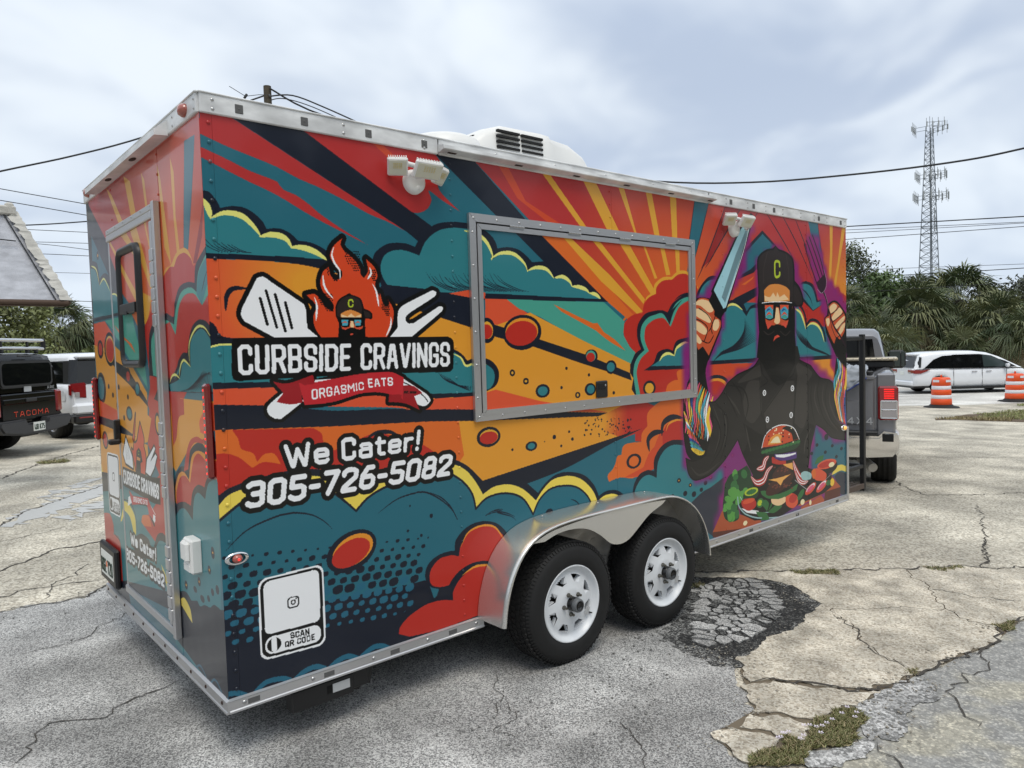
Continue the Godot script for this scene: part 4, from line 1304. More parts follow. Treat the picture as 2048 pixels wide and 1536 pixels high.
	e("cream", 4684, 2380, 34, 24, 0)
	e("cream", 4812, 2405, 20, 22, 0)
	e("cream", 3826, 2400, 28, 18, 0)
	e("sun", 5200, 2289, 38, 34, 0)
	e("leafm", 5129, 2284, 42, 23, 0)
	k("grey", 7, "4565,2181 4670,2240 4755,2285")
	k("grey", 5, "5048,2261 5165,2221")
	# logo
	k("black", 39, "*199,717 226,708 *259,729 *401,820 409,843 *412,923 *461,963 *263,963 *140,895 126,869 *132,840", true)
	k("black", 42, "*823,969 *867,926 874,848 905,817 *1073,742 1098,750 1090,770 *944,850 913,876 925,903 *958,903 *1112,819 1134,824 1127,844 *947,967", true)
	k("black", 42, "*597,523 587,552 603,577 641,606 676,643 683,682 *699,696 720,667 720,641 *713,609 754,643 769,685 755,725 776,778 779,762 792,808 *809,825 828,811 *821,794 847,834 845,888 816,956 *780,995 *497,990 465,952 445,914 443,870 457,826 *414,781 453,775 476,795 501,832 *538,852 540,819 510,785 494,765 481,728 497,677 *525,654 535,695 *553,712 584,700 590,673 555,643 534,606 552,561", true)
	p("black", "*199,717 226,708 *259,729 *401,820 409,843 *412,923 *461,963 *263,963 *140,895 126,869 *132,840")
	p("black", "*823,969 *867,926 874,848 905,817 *1073,742 1098,750 1090,770 *944,850 913,876 925,903 *958,903 *1112,819 1134,824 1127,844 *947,967")
	p("black", "*597,523 587,552 603,577 641,606 676,643 683,682 *699,696 720,667 720,641 *713,609 754,643 769,685 755,725 776,778 779,762 792,808 *809,825 828,811 *821,794 847,834 845,888 816,956 *780,995 *497,990 465,952 445,914 443,870 457,826 *414,781 453,775 476,795 501,832 *538,852 540,819 510,785 494,765 481,728 497,677 *525,654 535,695 *553,712 584,700 590,673 555,643 534,606 552,561")
	k("black", 31, "*385,1237 *278,1307 247,1304 219,1279 220,1249 *290,1196", true)
	p("black", "*385,1237 *278,1307 247,1304 219,1279 220,1249 *290,1196")
	k("black", 34, "*858,1148 *1017,1249 1041,1282 1006,1309 *965,1298 *879,1219", true)
	p("black", "*858,1148 *1017,1249 1041,1282 1006,1309 *965,1298 *879,1219")
	k("black", 31, "*362,1161 442,1160 524,1150 668,1134 820,1133 *891,1162 *881,1266 777,1229 664,1224 520,1253 *384,1258", true)
	p("black", "*362,1161 442,1160 524,1150 668,1134 820,1133 *891,1162 *881,1266 777,1229 664,1224 520,1253 *384,1258")
	k("black", 30, "*247,1147 311,1159 *429,1127 *433,1167 *369,1174 *375,1245 319,1249 *259,1235 *291,1199", true)
	p("black", "*247,1147 311,1159 *429,1127 *433,1167 *369,1174 *375,1245 319,1249 *259,1235 *291,1199")
	k("black", 34, "*878,1199 944,1207 *994,1244 *946,1256 *974,1325 892,1287 *802,1274 *807,1239 *875,1267", true)
	p("black", "*878,1199 944,1207 *994,1244 *946,1256 *974,1325 892,1287 *802,1274 *807,1239 *875,1267")
	p("white", "*199,717 226,708 *259,729 *401,820 409,843 *412,923 *461,963 *263,963 *140,895 126,869 *132,840")
	p("white", "*823,969 *867,926 874,848 905,817 *1073,742 1098,750 1090,770 *944,850 913,876 925,903 *958,903 *1112,819 1134,824 1127,844 *947,967")
	k("ink", 12, "210,800 235,907")
	k("ink", 11, "236,767 275,919")
	k("ink", 12, "275,782 312,935")
	k("ink", 12, "318,816 342,923")
	p("flame", "*597,523 587,552 603,577 641,606 676,643 683,682 *699,696 720,667 720,641 *713,609 754,643 769,685 755,725 776,778 779,762 792,808 *809,825 828,811 *821,794 847,834 845,888 816,956 *780,995 *497,990 465,952 445,914 443,870 457,826 *414,781 453,775 476,795 501,832 *538,852 540,819 510,785 494,765 481,728 497,677 *525,654 535,695 *553,712 584,700 590,673 555,643 534,606 552,561")
	e("black", 610, 583, 4, 3, 0)
	e("black", 615, 593, 4, 3, 0)
	e("black", 609, 603, 4, 4, 0)
	e("black", 614, 614, 4, 3, 0)
	e("black", 621, 582, 4, 3, 0)
	e("black", 626, 592, 3, 3, 0)
	e("black", 620, 603, 4, 3, 0)
	e("black", 625, 613, 4, 3, 0)
	e("black", 619, 624, 4, 3, 0)
	e("black", 624, 634, 4, 3, 0)
	e("black", 632, 581, 3, 4, 0)
	e("black", 637, 591, 3, 4, 0)
	e("black", 631, 602, 3, 3, 0)
	e("black", 636, 612, 3, 4, 0)
	e("black", 630, 623, 3, 3, 0)
	e("black", 635, 633, 3, 4, 0)
	e("black", 643, 581, 3, 3, 0)
	e("black", 647, 591, 4, 3, 0)
	e("black", 642, 602, 3, 3, 0)
	e("black", 647, 612, 3, 3, 0)
	e("black", 641, 623, 3, 3, 0)
	e("black", 646, 633, 3, 3, 0)
	e("black", 640, 644, 3, 3, 0)
	e("black", 645, 654, 3, 3, 0)
	e("black", 653, 580, 4, 3, 0)
	e("black", 658, 590, 4, 3, 0)
	e("black", 652, 601, 4, 3, 0)
	e("black", 657, 611, 4, 3, 0)
	e("black", 651, 622, 4, 3, 0)
	e("black", 656, 632, 4, 3, 0)
	e("black", 651, 643, 3, 3, 0)
	e("black", 655, 653, 4, 4, 0)
	e("black", 650, 664, 3, 3, 0)
	e("black", 664, 579, 4, 4, 0)
	e("black", 669, 590, 4, 3, 0)
	e("black", 663, 600, 4, 4, 0)
	e("black", 668, 611, 4, 3, 0)
	e("black", 662, 621, 4, 4, 0)
	e("black", 667, 632, 4, 3, 0)
	e("black", 661, 643, 4, 3, 0)
	e("black", 666, 653, 4, 3, 0)
	e("black", 660, 664, 4, 3, 0)
	e("black", 675, 579, 4, 3, 0)
	e("black", 680, 589, 4, 3, 0)
	e("black", 674, 600, 4, 3, 0)
	e("black", 679, 610, 4, 3, 0)
	e("black", 673, 621, 4, 3, 0)
	e("black", 678, 631, 4, 3, 0)
	e("black", 672, 642, 4, 3, 0)
	e("black", 677, 652, 4, 4, 0)
	e("black", 671, 663, 4, 3, 0)
	e("black", 519, 664, 4, 3, 0)
	e("black", 524, 672, 4, 3, 0)
	e("black", 519, 680, 3, 4, 0)
	e("black", 524, 689, 3, 3, 0)
	e("black", 530, 663, 4, 3, 0)
	e("black", 535, 671, 4, 3, 0)
	e("black", 530, 680, 3, 3, 0)
	e("black", 535, 688, 3, 3, 0)
	e("black", 541, 663, 4, 3, 0)
	e("black", 547, 671, 3, 3, 0)
	e("black", 541, 680, 3, 3, 0)
	e("black", 546, 688, 3, 3, 0)
	e("black", 540, 696, 3, 4, 0)
	e("black", 545, 705, 3, 3, 0)
	e("black", 553, 662, 3, 3, 0)
	e("black", 558, 670, 3, 4, 0)
	e("black", 552, 679, 3, 3, 0)
	e("black", 557, 687, 3, 3, 0)
	e("black", 551, 696, 3, 3, 0)
	e("black", 556, 704, 4, 3, 0)
	e("black", 550, 713, 4, 3, 0)
	e("black", 564, 662, 3, 3, 0)
	e("black", 569, 670, 3, 3, 0)
	e("black", 563, 679, 3, 3, 0)
	e("black", 568, 687, 4, 3, 0)
	e("black", 562, 696, 4, 3, 0)
	e("black", 567, 704, 4, 3, 0)
	e("black", 561, 713, 4, 3, 0)
	e("black", 727, 661, 3, 3, 0)
	e("black", 731, 670, 4, 3, 0)
	e("black", 726, 679, 4, 3, 0)
	e("black", 736, 660, 4, 3, 0)
	e("black", 740, 669, 4, 3, 0)
	e("black", 735, 679, 4, 3, 0)
	e("black", 739, 688, 4, 3, 0)
	e("black", 745, 660, 4, 3, 0)
	e("black", 750, 669, 3, 3, 0)
	e("black", 745, 678, 3, 4, 0)
	e("black", 749, 687, 4, 4, 0)
	e("black", 744, 697, 4, 3, 0)
	e("black", 748, 706, 4, 3, 0)
	e("black", 755, 659, 4, 4, 0)
	e("black", 759, 668, 4, 4, 0)
	e("black", 754, 678, 4, 3, 0)
	e("black", 758, 687, 4, 3, 0)
	e("black", 753, 696, 4, 4, 0)
	e("black", 757, 705, 4, 4, 0)
	e("black", 473, 776, 4, 3, 0)
	e("black", 478, 785, 3, 3, 0)
	e("black", 472, 794, 4, 3, 0)
	e("black", 477, 803, 3, 3, 0)
	e("black", 483, 776, 3, 3, 0)
	e("black", 487, 785, 4, 3, 0)
	e("black", 482, 794, 3, 3, 0)
	e("black", 486, 803, 4, 3, 0)
	e("black", 481, 812, 4, 3, 0)
	e("black", 486, 821, 3, 3, 0)
	e("black", 493, 776, 3, 3, 0)
	e("black", 497, 785, 3, 3, 0)
	e("black", 492, 794, 3, 3, 0)
	e("black", 496, 803, 4, 3, 0)
	e("black", 491, 812, 3, 3, 0)
	e("black", 495, 821, 4, 3, 0)
	e("black", 502, 775, 4, 4, 0)
	e("black", 507, 784, 3, 3, 0)
	e("black", 502, 793, 3, 4, 0)
	e("black", 506, 802, 3, 4, 0)
	e("black", 501, 812, 3, 3, 0)
	e("black", 505, 821, 4, 3, 0)
	e("black", 500, 830, 3, 3, 0)
	e("black", 504, 839, 4, 3, 0)
	e("black", 512, 775, 4, 3, 0)
	e("black", 517, 784, 3, 3, 0)
	e("black", 511, 793, 4, 3, 0)
	e("black", 516, 802, 3, 3, 0)
	e("black", 510, 811, 4, 4, 0)
	e("black", 515, 820, 3, 4, 0)
	e("black", 510, 830, 3, 3, 0)
	e("black", 514, 839, 4, 3, 0)
	e("black", 509, 848, 3, 3, 0)
	e("black", 522, 775, 3, 3, 0)
	e("black", 527, 784, 3, 3, 0)
	e("black", 521, 793, 4, 3, 0)
	e("black", 526, 802, 3, 3, 0)
	e("black", 520, 811, 4, 3, 0)
	e("black", 525, 820, 3, 3, 0)
	e("black", 519, 829, 4, 4, 0)
	e("black", 524, 839, 3, 3, 0)
	e("black", 519, 848, 3, 3, 0)
	e("black", 532, 775, 3, 3, 0)
	e("black", 536, 784, 4, 3, 0)
	e("black", 531, 793, 3, 3, 0)
	e("black", 536, 802, 3, 3, 0)
	e("black", 530, 811, 4, 3, 0)
	e("black", 535, 820, 3, 3, 0)
	e("black", 529, 829, 4, 4, 0)
	e("black", 534, 838, 3, 4, 0)
	e("black", 528, 848, 4, 3, 0)
	e("black", 788, 815, 4, 3, 0)
	e("black", 792, 823, 3, 4, 0)
	e("black", 787, 832, 4, 3, 0)
	e("black", 791, 840, 4, 3, 0)
	e("black", 796, 815, 4, 3, 0)
	e("black", 800, 823, 4, 4, 0)
	e("black", 795, 832, 4, 3, 0)
	e("black", 799, 840, 4, 3, 0)
	e("black", 805, 815, 3, 3, 0)
	e("black", 808, 823, 4, 3, 0)
	e("black", 804, 832, 4, 3, 0)
	e("black", 808, 840, 4, 3, 0)
	e("black", 803, 848, 4, 4, 0)
	e("black", 807, 857, 4, 3, 0)
	e("black", 813, 815, 4, 3, 0)
	e("black", 817, 823, 4, 3, 0)
	e("black", 812, 831, 4, 4, 0)
	e("black", 816, 840, 4, 3, 0)
	e("black", 812, 848, 3, 4, 0)
	e("black", 815, 857, 4, 3, 0)
	e("black", 811, 865, 4, 3, 0)
	e("black", 822, 815, 3, 3, 0)
	e("black", 825, 823, 4, 3, 0)
	e("black", 821, 831, 4, 4, 0)
	e("black", 825, 840, 4, 3, 0)
	e("black", 820, 848, 4, 4, 0)
	e("black", 824, 857, 4, 3, 0)
	e("black", 819, 865, 4, 3, 0)
	t("white", 10, "555,564 543,599 555,637 578,667 578,707")
	t("white", 10, "496,690 499,734 515,765 542,794")
	t("white", 11, "730,647 737,673 716,702")
	t("white", 10, "741,722 760,756 770,825")
	t("white", 10, "451,788 461,826 454,892")
	t("white", 10, "833,875 830,915 803,964")
	p("ink", "*550,873 550,831 569,796 *605,776 *620,767 *634,775 677,791 *693,836 726,849 736,869 726,885 698,883 *691,954 *700,1007 *553,1004 *564,902")
	p("cap", "*555,870 556,835 576,799 619,780 669,796 *685,840 *677,862 623,840 *576,860 *572,877")
	p("cap", "*689,843 722,856 726,874 698,877")
	k("lime", 7, "637,806 635,799 627,797 618,801 615,815 617,825 625,829 634,826 637,819")
	p("faceo", "*574,860 623,842 *677,861 *678,885 *572,886")
	p("peach", "*576,863 *608,873 *626,858 *644,874 *677,862 *672,879 *579,881")
	p("skin", "*568,882 *689,882 *681,931 *577,930")
	p("ink", "*561,877 *693,875 *682,916 649,921 *636,892 *620,892 *613,920 577,918")
	p("sky", "*576,887 *611,887 *606,915 *579,913")
	p("coral", "*576,905 594,893 *609,905 594,900")
	p("sky", "*640,887 *677,887 *671,915 *643,913")
	p("coral", "*641,905 659,893 *674,905 658,900")
	p("peach", "*623,892 *634,892 638,918 *628,926 *618,918")
	p("skinr", "*578,921 *605,924 *594,934")
	p("skinr", "*649,924 *678,920 *666,934")
	p("ink", "*563,921 *591,935 627,922 *663,936 *696,918 *694,967 *700,1007 *553,1004")
	p("skinr", "*617,952 627,948 *636,952 *618,959")
	p("black", "92,966 *178,961 *1158,971 1191,992 *1185,1129 1164,1147 *743,1136 *104,1138 83,1130 78,1098 *83,985")
	x("CURBSIDE", "white", 19, "107,989 619,995 611,1117 107,1115", 0)
	x("CRAVINGS", "white", 19, "669,995 1168,998 1162,1121 664,1119", 0)
	p("white", "*385,1237 *278,1307 247,1304 219,1279 220,1249 *290,1196")
	p("white", "*858,1148 *1017,1249 1041,1282 1006,1309 *965,1298 *879,1219")
	k("ink", 5, "889,1186 944,1213 1008,1266 1024,1288")
	p("white", "*436,1149 *524,1150 *496,1168 *435,1164")
	p("ribd", "*247,1147 311,1159 *429,1127 *433,1167 *369,1174 *375,1245 319,1249 *259,1235 *291,1199")
	p("ribd", "*878,1199 944,1207 *994,1244 *946,1256 *974,1325 892,1287 *802,1274 *807,1239 *875,1267")
	p("rib", "*362,1161 442,1160 524,1150 668,1134 820,1133 *891,1162 *881,1266 777,1229 664,1224 520,1253 *384,1258")
	p("ribd", "*359,1155 416,1144 *429,1127 434,1152 *433,1167 *388,1171")
	p("ribd", "*807,1239 *876,1243 869,1270 837,1278")
	x("ORGASMIC", "white", 7, "418,1191 675,1172 677,1207 419,1237", 0.0)
	x("EATS", "white", 7.5, "697,1159 828,1157 829,1198 702,1200", 0)
	x("EST. 2023", "ink", 3, "890,1227 958,1233 958,1243 889,1239", 0)
	# telephone lettering
	x("We Cater!", "ink", 60, "279,1418 978,1420 964,1523 288,1525", 0.0)
	x("305-726-5082", "ink", 66, "103,1555 1165,1561 1152,1669 107,1667", 0.12)
	x("We Cater!", "white", 20, "279,1418 978,1420 964,1523 288,1525", 0.0)
	x("305-726-5082", "white", 24, "103,1555 1165,1561 1152,1669 107,1667", 0.12)
	# scan card without its code
	rr("143,1971 438,1966 435,2331 138,2318", "white", 0.0, 0.0, 1.0, 1.0, 0.13)
	rr("143,1971 438,1966 435,2331 138,2318", "ink", 0.03, 0.025, 0.97, 0.975, 0.12)
	rr("143,1971 438,1966 435,2331 138,2318", "white", 0.075, 0.05, 0.925, 0.695, 0.09)
	rr("143,1971 438,1966 435,2331 138,2318", "white", 0.075, 0.73, 0.925, 0.945, 0.11)
	rr("143,1971 438,1966 435,2331 138,2318", "ink", 0.42, 0.31, 0.60, 0.45, 0.05)
	rr("143,1971 438,1966 435,2331 138,2318", "white", 0.438, 0.324, 0.582, 0.436, 0.04)
	rr("143,1971 438,1966 435,2331 138,2318", "ink", 0.47, 0.348, 0.55, 0.412, 0.04)
	rr("143,1971 438,1966 435,2331 138,2318", "white", 0.487, 0.362, 0.533, 0.398, 0.023)
	rr("143,1971 438,1966 435,2331 138,2318", "ink", 0.548, 0.336, 0.566, 0.35, 0.009)
	rr("143,1971 438,1966 435,2331 138,2318", "ink", 0.1, 0.755, 0.31, 0.92, 0.1)
	rr("143,1971 438,1966 435,2331 138,2318", "white", 0.165, 0.76, 0.245, 0.915, 0.015)
	x("SCAN", "ink", 5, "273,2234 358,2236 358,2267 274,2259", 0)
	x("QR CODE", "ink", 5, "247,2266 382,2267 382,2296 246,2290", 0)
func paint_rear() -> void:
	p("teal", "*136,16 *2271,30 *2196,2496 *-202,2598")
	g("orange", "red", 1593, 819, 150, 1100, "*54,62 *2134,50 *2151,718 *2157,800 *1321,903 *551,540 *86,103")
	p("navy", "*54,82 *579,428 *833,657 *881,750 *564,614 *62,256")
	p("ray", "*541,78 *665,142 *870,314 *1189,514 *1205,554 *855,379")
	p("ray", "*936,90 *1057,140 *1134,314 *1444,725 *1410,735 *1087,411")
	p("ray", "*1269,137 *1318,183 *1371,425 *1436,543 *1414,546 *1332,395")
	p("ray", "*1533,154 *1573,220 *1659,569 *1669,622 *1585,537")
	p("ray", "*1733,162 *1776,238 *1771,426 *1800,574 *1762,581 *1741,432")
	p("ray", "*604,388 *648,394 *1192,731 *1139,754 *866,571")
	p("teal", "*1937,143 *2071,148 *2002,367 *1918,586 *1859,570")
	t("navy", 3, "1920,245 1879,453 1859,570")
	t("navy", 3, "2067,173 1999,366 1918,583")
	p("darkred", "*2139,416 *2047,546 *1972,648 *2013,653 *2102,549")
	p("ray", "*1221,708 *1396,746 *1279,883 *1237,862")
	p("ray", "1541,661 1588,631 1669,622 1753,580 1864,571 1929,600 *1972,653 *1848,668 *1536,685")
	p("red2", "*1233,881 1435,773 *1541,661 1647,631 *1709,636 1768,598 1860,592 1943,624 *1971,659 *2183,630 *2145,980 *1531,1346 *1185,1432 *1277,1202 *1281,1104")
	p("navy", "*1278,1117 1316,928 1418,858 *1561,829 1666,852 *1686,796 1763,733 1875,717 *1976,729 2004,657 *2166,588 *2157,903 *1575,1136")
	p("mint", "*1346,1117 1343,960 1433,895 *1555,861 *1664,887 1712,809 1797,752 1923,743 *1995,768 2033,686 *2162,618 *2157,903 *1575,1136")
	p("tealm", "*1994,773 2041,687 *2159,633 *2187,701 *2051,824")
	t("navy", 7, "2059,773 2098,729 2143,692")
	p("red2", "*1408,1138 1409,962 1497,892 *1603,872 *1681,934 1749,817 1830,772 1936,768 *1984,780 *2056,827 *2176,771 *2123,1128")
	p("navy", "*1555,1136 1664,1084 *1698,1050 1770,1016 *1833,1017 1893,924 1984,885 2081,889 *2154,918 *2130,1128 *2155,1183 *1519,1189 *1553,1110")
	p("tealm", "*1615,1135 1699,1102 *1722,1079 1801,1050 *1867,1078 1885,973 1977,927 2060,925 *2153,975 *2133,1178 *1560,1188 *1545,1158 1708,1126 1736,1068")
	t("pale", 12, "1859,1073 1866,978 1963,916 2061,914 2148,959")
	t("pale", 12, "1695,1125 1733,1067 1783,1047 1868,1076")
	t("pale", 12, "1550,1152 1592,1119 1652,1112 1707,1129")
	t("navy", 5, "1716,1184 1829,1170 1957,1128 2029,1090")
	t("navy", 4, "1750,1183 1854,1166 1970,1126 2038,1092")
	t("navy", 4, "1783,1182 1879,1163 1984,1123 2047,1094")
	t("navy", 4, "1816,1181 1904,1160 1998,1120 2057,1096")
	t("navy", 5, "1848,1180 1928,1156 2011,1117 2066,1098")
	t("navy", 5, "1880,1179 1953,1153 2025,1114 2075,1100")
	t("navy", 5, "1911,1179 1977,1150 2038,1111 2084,1102")
	t("navy", 4, "1942,1178 2000,1147 2051,1109 2093,1104")
	t("navy", 4, "1972,1177 2023,1144 2065,1106 2102,1107")
	t("navy", 4, "2002,1176 2046,1141 2078,1103 2111,1109")
	t("navy", 5, "2031,1176 2069,1137 2091,1100 2120,1111")
	t("navy", 4, "2060,1175 2092,1134 2104,1098 2129,1113")
	# left strip clouds
	p("navy", "*33,426 206,460 241,525 *251,557 392,536 540,583 *560,628 674,659 780,702 *881,750 *870,797 *42,800")
	p("tealm", "*20,472 159,502 *234,594 365,575 470,613 *507,653 *586,674 698,682 *789,727 *867,749 *860,783 *30,776")
	t("pale", 13, "43,459 179,496 236,586")
	t("pale", 12, "241,594 367,567 498,651")
	t("pale", 10, "586,674 698,682 789,727")
	e("navy", 239, 418, 30, 25, 0)
	e("ray", 239, 418, 13, 9, 0)
	p("coral", "*20,811 *321,809 *607,942 *568,978 *76,1035 *16,986")
	p("mint", "*322,806 *1053,807 *1200,1040 *1235,1183 *847,984 *589,891")
	p("orange", "*616,841 *739,882 *1020,959 *1086,1007 *919,943 *760,911")
	p("orange", "*1053,807 *1202,803 *1233,881 *1183,892")
	p("amber", "*2,943 *281,965 *603,957 *898,1038 *1219,1203 *1209,1314 *1275,1329 *1181,1452 *68,1613 *12,1002")
	p("navy", "*554,1036 *834,1080 *902,1102 *1211,1242 *1228,1274 *887,1171 *575,1096 *353,1036 *18,888 *393,1050")
	e("navy", 411, 975, 138, 98, 0)
	e("ray", 411, 975, 108, 78, 0)
	e("red2", 410, 979, 95, 69, 0)
	e("navy", 166, 971, 76, 56, 0)
	e("red2", 166, 971, 49, 39, 0)
	e("navy", 865, 1121, 54, 41, 0)
	e("red2", 864, 1126, 38, 27, 0)
	e("navy", 1039, 1189, 55, 37, 0)
	e("tealm", 1039, 1191, 38, 27, 0)
	e("navy", 132, 1205, 118, 95, 0)
	e("tealm", 120, 1208, 85, 70, 0)
	e("navy", 847, 1325, 66, 39, 0)
	e("tealm", 847, 1325, 44, 28, 0)
	e("navy", 539, 1299, 43, 38, 0)
	e("tealm", 539, 1299, 25, 27, 0)
	e("navy", 327, 1192, 23, 15, 0)
	e("navy", 422, 1240, 23, 15, 0)
	e("navy", 646, 1188, 21, 15, 0)
	e("navy", 597, 1298, 21, 15, 0)
	e("navy", 730, 1354, 20, 15, 0)
	e("navy", 837, 1237, 19, 14, 0)
	p("coral", "*65,1283 *565,1331 *610,1395 *55,1388")
	p("navy", "*39,1381 *610,1395 *960,1442 *598,1447 *26,1430")
	p("amber", "*24,1438 *598,1447 *1178,1466 *1172,1618 *507,1708 *1,1734")
	e("navy", 155, 1522, 77, 55, 0)
	e("red2", 155, 1523, 49, 41, 0)
	p("red2", "*1179,1459 *1276,1323 *1220,1255 *1284,1170 *1553,1224 *1471,1907 *1305,1873 *1050,1740 *1358,1596")
	p("navy", "*1339,1231 *1440,1160 *1456,1246")
	e("navy", 1378, 1349, 48, 55, 0)
	e("ray", 1378, 1349, 31, 41, 0)
	# right strip
	p("amber", "*1554,1218 *2151,1214 *2143,1266 *2025,1423 *1744,1460 *1573,1560 *1518,1529")
	p("red2", "*1554,1218 *1748,1217 *1745,1286 1657,1309 1611,1400 *1554,1441")
	p("coral", "*2150,1219 *2141,1329 2036,1352 *1954,1353 1945,1309 2002,1263 *2104,1221")
	p("navy", "*1505,1715 1558,1586 1657,1527 *1752,1523 1801,1443 1896,1401 1980,1400 *2024,1434 *2104,1321 *2152,1412 *2120,1626")
	p("red2", "*1692,1547 1744,1460 1809,1397 1900,1373 1984,1378 *2045,1346 *2021,1397 1947,1397 1861,1404 1801,1443 *1760,1528")
	p("amber2", "*1550,1635 1611,1568 1692,1547 *1761,1574 1815,1470 1890,1435 1991,1437 *2035,1466 *2147,1444 *2120,1626 *1547,1709")
	p("red2", "*1567,1652 1628,1584 1708,1563 *1777,1586 1840,1479 1915,1444 *2018,1473 *2146,1449 *2116,1654 *1551,1739")
	p("navy", "*1517,1763 1556,1714 1668,1686 *1770,1689 1808,1620 1884,1582 *1968,1582 2008,1539 *2105,1522 *2120,1733 *1482,1842")
	p("tealm", "*1535,1772 1602,1731 1682,1716 *1787,1750 1820,1652 1879,1616 *1969,1632 2021,1559 *2132,1527 *2117,1860 *2080,2481 *1423,2408 *1525,1832")
	# bottom
	p("yellow", "*-3,1677 *117,1834 *-13,1785")
	p("navy", "*1,1734 *601,1690 *597,1772 *5,1857")
	p("tealm", "*5,1857 359,1803 *586,1758 *1332,1734 *1427,1915 *1462,2188 *-121,2486")
	p("yellow", "*428,1977 *541,1846 *545,1831 714,1829 840,1882 *846,1980 *793,1975 727,1900 *573,1879 *461,1972")
	t("navy", 9, "564,1824 745,1817 849,1866 879,1974")
	p("red2", "*969,1889 1029,1845 1131,1822 *1335,1714 *1460,1734 *1455,1995 *1201,1944")
	p("orange", "*969,1889 1003,1849 1128,1836 *1166,1883 *1017,1902")
	p("navy", "*1196,1971 1266,1906 1348,1881 *1412,1886 *1455,1995 *1180,2051")
	p("tealm", "*1216,1987 1295,1930 *1406,1919 *1455,1995 *1180,2051")
	p("navy", "*844,1987 956,1954 1103,1961 *1139,2022 *1180,2051 *764,2110")
	p("red2", "*-14,1995 165,1976 243,2034 *230,2089 356,2083 396,2136 *402,2331 475,2382 *451,2413 *-68,2437")
	t("navy", 9, "250,2007 251,2076 386,2103 407,2193")
	p("yellow", "*1301,2042 1387,2094 *1410,2159 *1379,2138")
	p("navy", "*518,2338 *1406,2244 *1428,2379 *2098,2475 *2158,2453 *2215,2042 *2096,2073 2019,2071 *1962,2098 1887,2105 1827,2126 *1791,2110 *1708,2130 1607,2112 *1539,2128 *1409,2293 *1434,2153 *543,2299 *-118,2476 *-46,2506 *572,2458")
	p("yellow", "*1545,2161 1602,2143 1680,2174 *1703,2235 1652,2221 *1551,2190")
	t("navy", 18, "1527,2138 1627,2117 1706,2141 1760,2179")
	e("navy", 2031, 1848, 22, 26, 0)
	e("navy", 1706, 1967, 21, 19, 0)
	e("navy", 1976, 1932, 19, 19, 0)
	e("navy", 1831, 2015, 20, 20, 0)
	e("navy", 1639, 2074, 22, 20, 0)
	e("navy", 1769, 2064, 24, 14, 0)
	e("navy", 2002, 2021, 18, 16, 0)
	e("navy", 2065, 1996, 21, 19, 0)
	e("navy", 1864, 2083, 28, 16, 0)
	e("navy", 1946, 2062, 18, 14, 0)
	e("ray", 2031, 1848, 8, 5, 0)
	e("ray", 1706, 1967, 9, 6, 0)
	e("ray", 1976, 1932, 8, 6, 0)
	e("ray", 1831, 2015, 8, 6, 0)
	e("ray", 1639, 2074, 9, 6, 0)
	k("tealb", 14, "609,2436 678,2407 763,2433 794,2457")
	k("tealb", 13, "793,2433 857,2409 910,2426 937,2462")
	k("tealb", 13, "957,2445 1022,2419 1087,2432 1106,2468")
	k("tealb", 13, "1144,2446 1205,2421 1276,2437 1298,2474")
	k("tealb", 13, "1333,2456 1397,2423 1463,2438 1492,2464")
	k("tealb", 11, "1505,2453 1555,2417 1639,2425 1684,2461")
	k("tealb", 11, "1696,2454 1773,2406 1838,2421 1888,2462")
	k("tealb", 11, "1898,2458 1969,2406 2037,2423 2090,2472")
	k("tealb", 10, "2095,2470 2119,2440 2163,2415")
	# door emblem
	k("black", 23, "*740,1459 *857,1555 *865,1617 *707,1605 *660,1559", true)
	p("black", "*740,1459 *857,1555 *865,1617 *707,1605 *660,1559")
	k("black", 20, "*1113,1611 *1151,1541 *1294,1463 *1310,1474 *1209,1548 *1310,1500 *1334,1510 *1273,1574 *1194,1622", true)
	p("black", "*1113,1611 *1151,1541 *1294,1463 *1310,1474 *1209,1548 *1310,1500 *1334,1510 *1273,1574 *1194,1622")
	k("black", 22, "*973,1319 934,1382 *892,1454 926,1479 *977,1462 *1053,1362 1112,1438 *1098,1479 1129,1529 *1098,1626 *921,1625 *852,1513 892,1517", true)
	p("black", "*973,1319 934,1382 *892,1454 926,1479 *977,1462 *1053,1362 1112,1438 *1098,1479 1129,1529 *1098,1626 *921,1625 *852,1513 892,1517")
	p("white", "*740,1459 *857,1555 *865,1617 *707,1605 *660,1559")
	p("white", "*1113,1611 *1151,1541 *1294,1463 *1310,1474 *1209,1548 *1310,1500 *1334,1510 *1273,1574 *1194,1622")
	p("flame", "*973,1319 934,1382 *892,1454 926,1479 *977,1462 *1053,1362 1112,1438 *1098,1479 1129,1529 *1098,1626 *921,1625 *852,1513 892,1517")
	k("ink", 4, "725,1503 735,1581")
	k("ink", 3, "753,1501 764,1578")
	k("ink", 4, "782,1498 792,1575")
	p("ink", "*918,1639 *949,1519 *1000,1494 *1042,1511 *1062,1563 *1022,1573 *1017,1635")
	p("faceo", "*954,1546 *1020,1547 *1016,1564 *950,1564")
	k("lime", 2, "1009,1515 986,1514 982,1531 1003,1531")
	k("black", 31, "661,1683 959,1690 1318,1691")
	p("black", "*629,1632 *1096,1633 *1366,1611 *1352,1743 *1238,1753 *619,1739")
	x("CURBSIDE", "white", 15, "641,1645 990,1644 978,1722 634,1726", 0)
	x("CRAVINGS", "white", 15, "1014,1646 1339,1646 1325,1722 1004,1722", 0)
	p("white", "*696,1846 *722,1791 *811,1765 *802,1809")
	p("white", "*1143,1760 *1251,1804 *1243,1844 *1189,1827")
	k("black", 20, "758,1758 803,1802 1116,1778 1154,1825 1217,1862")
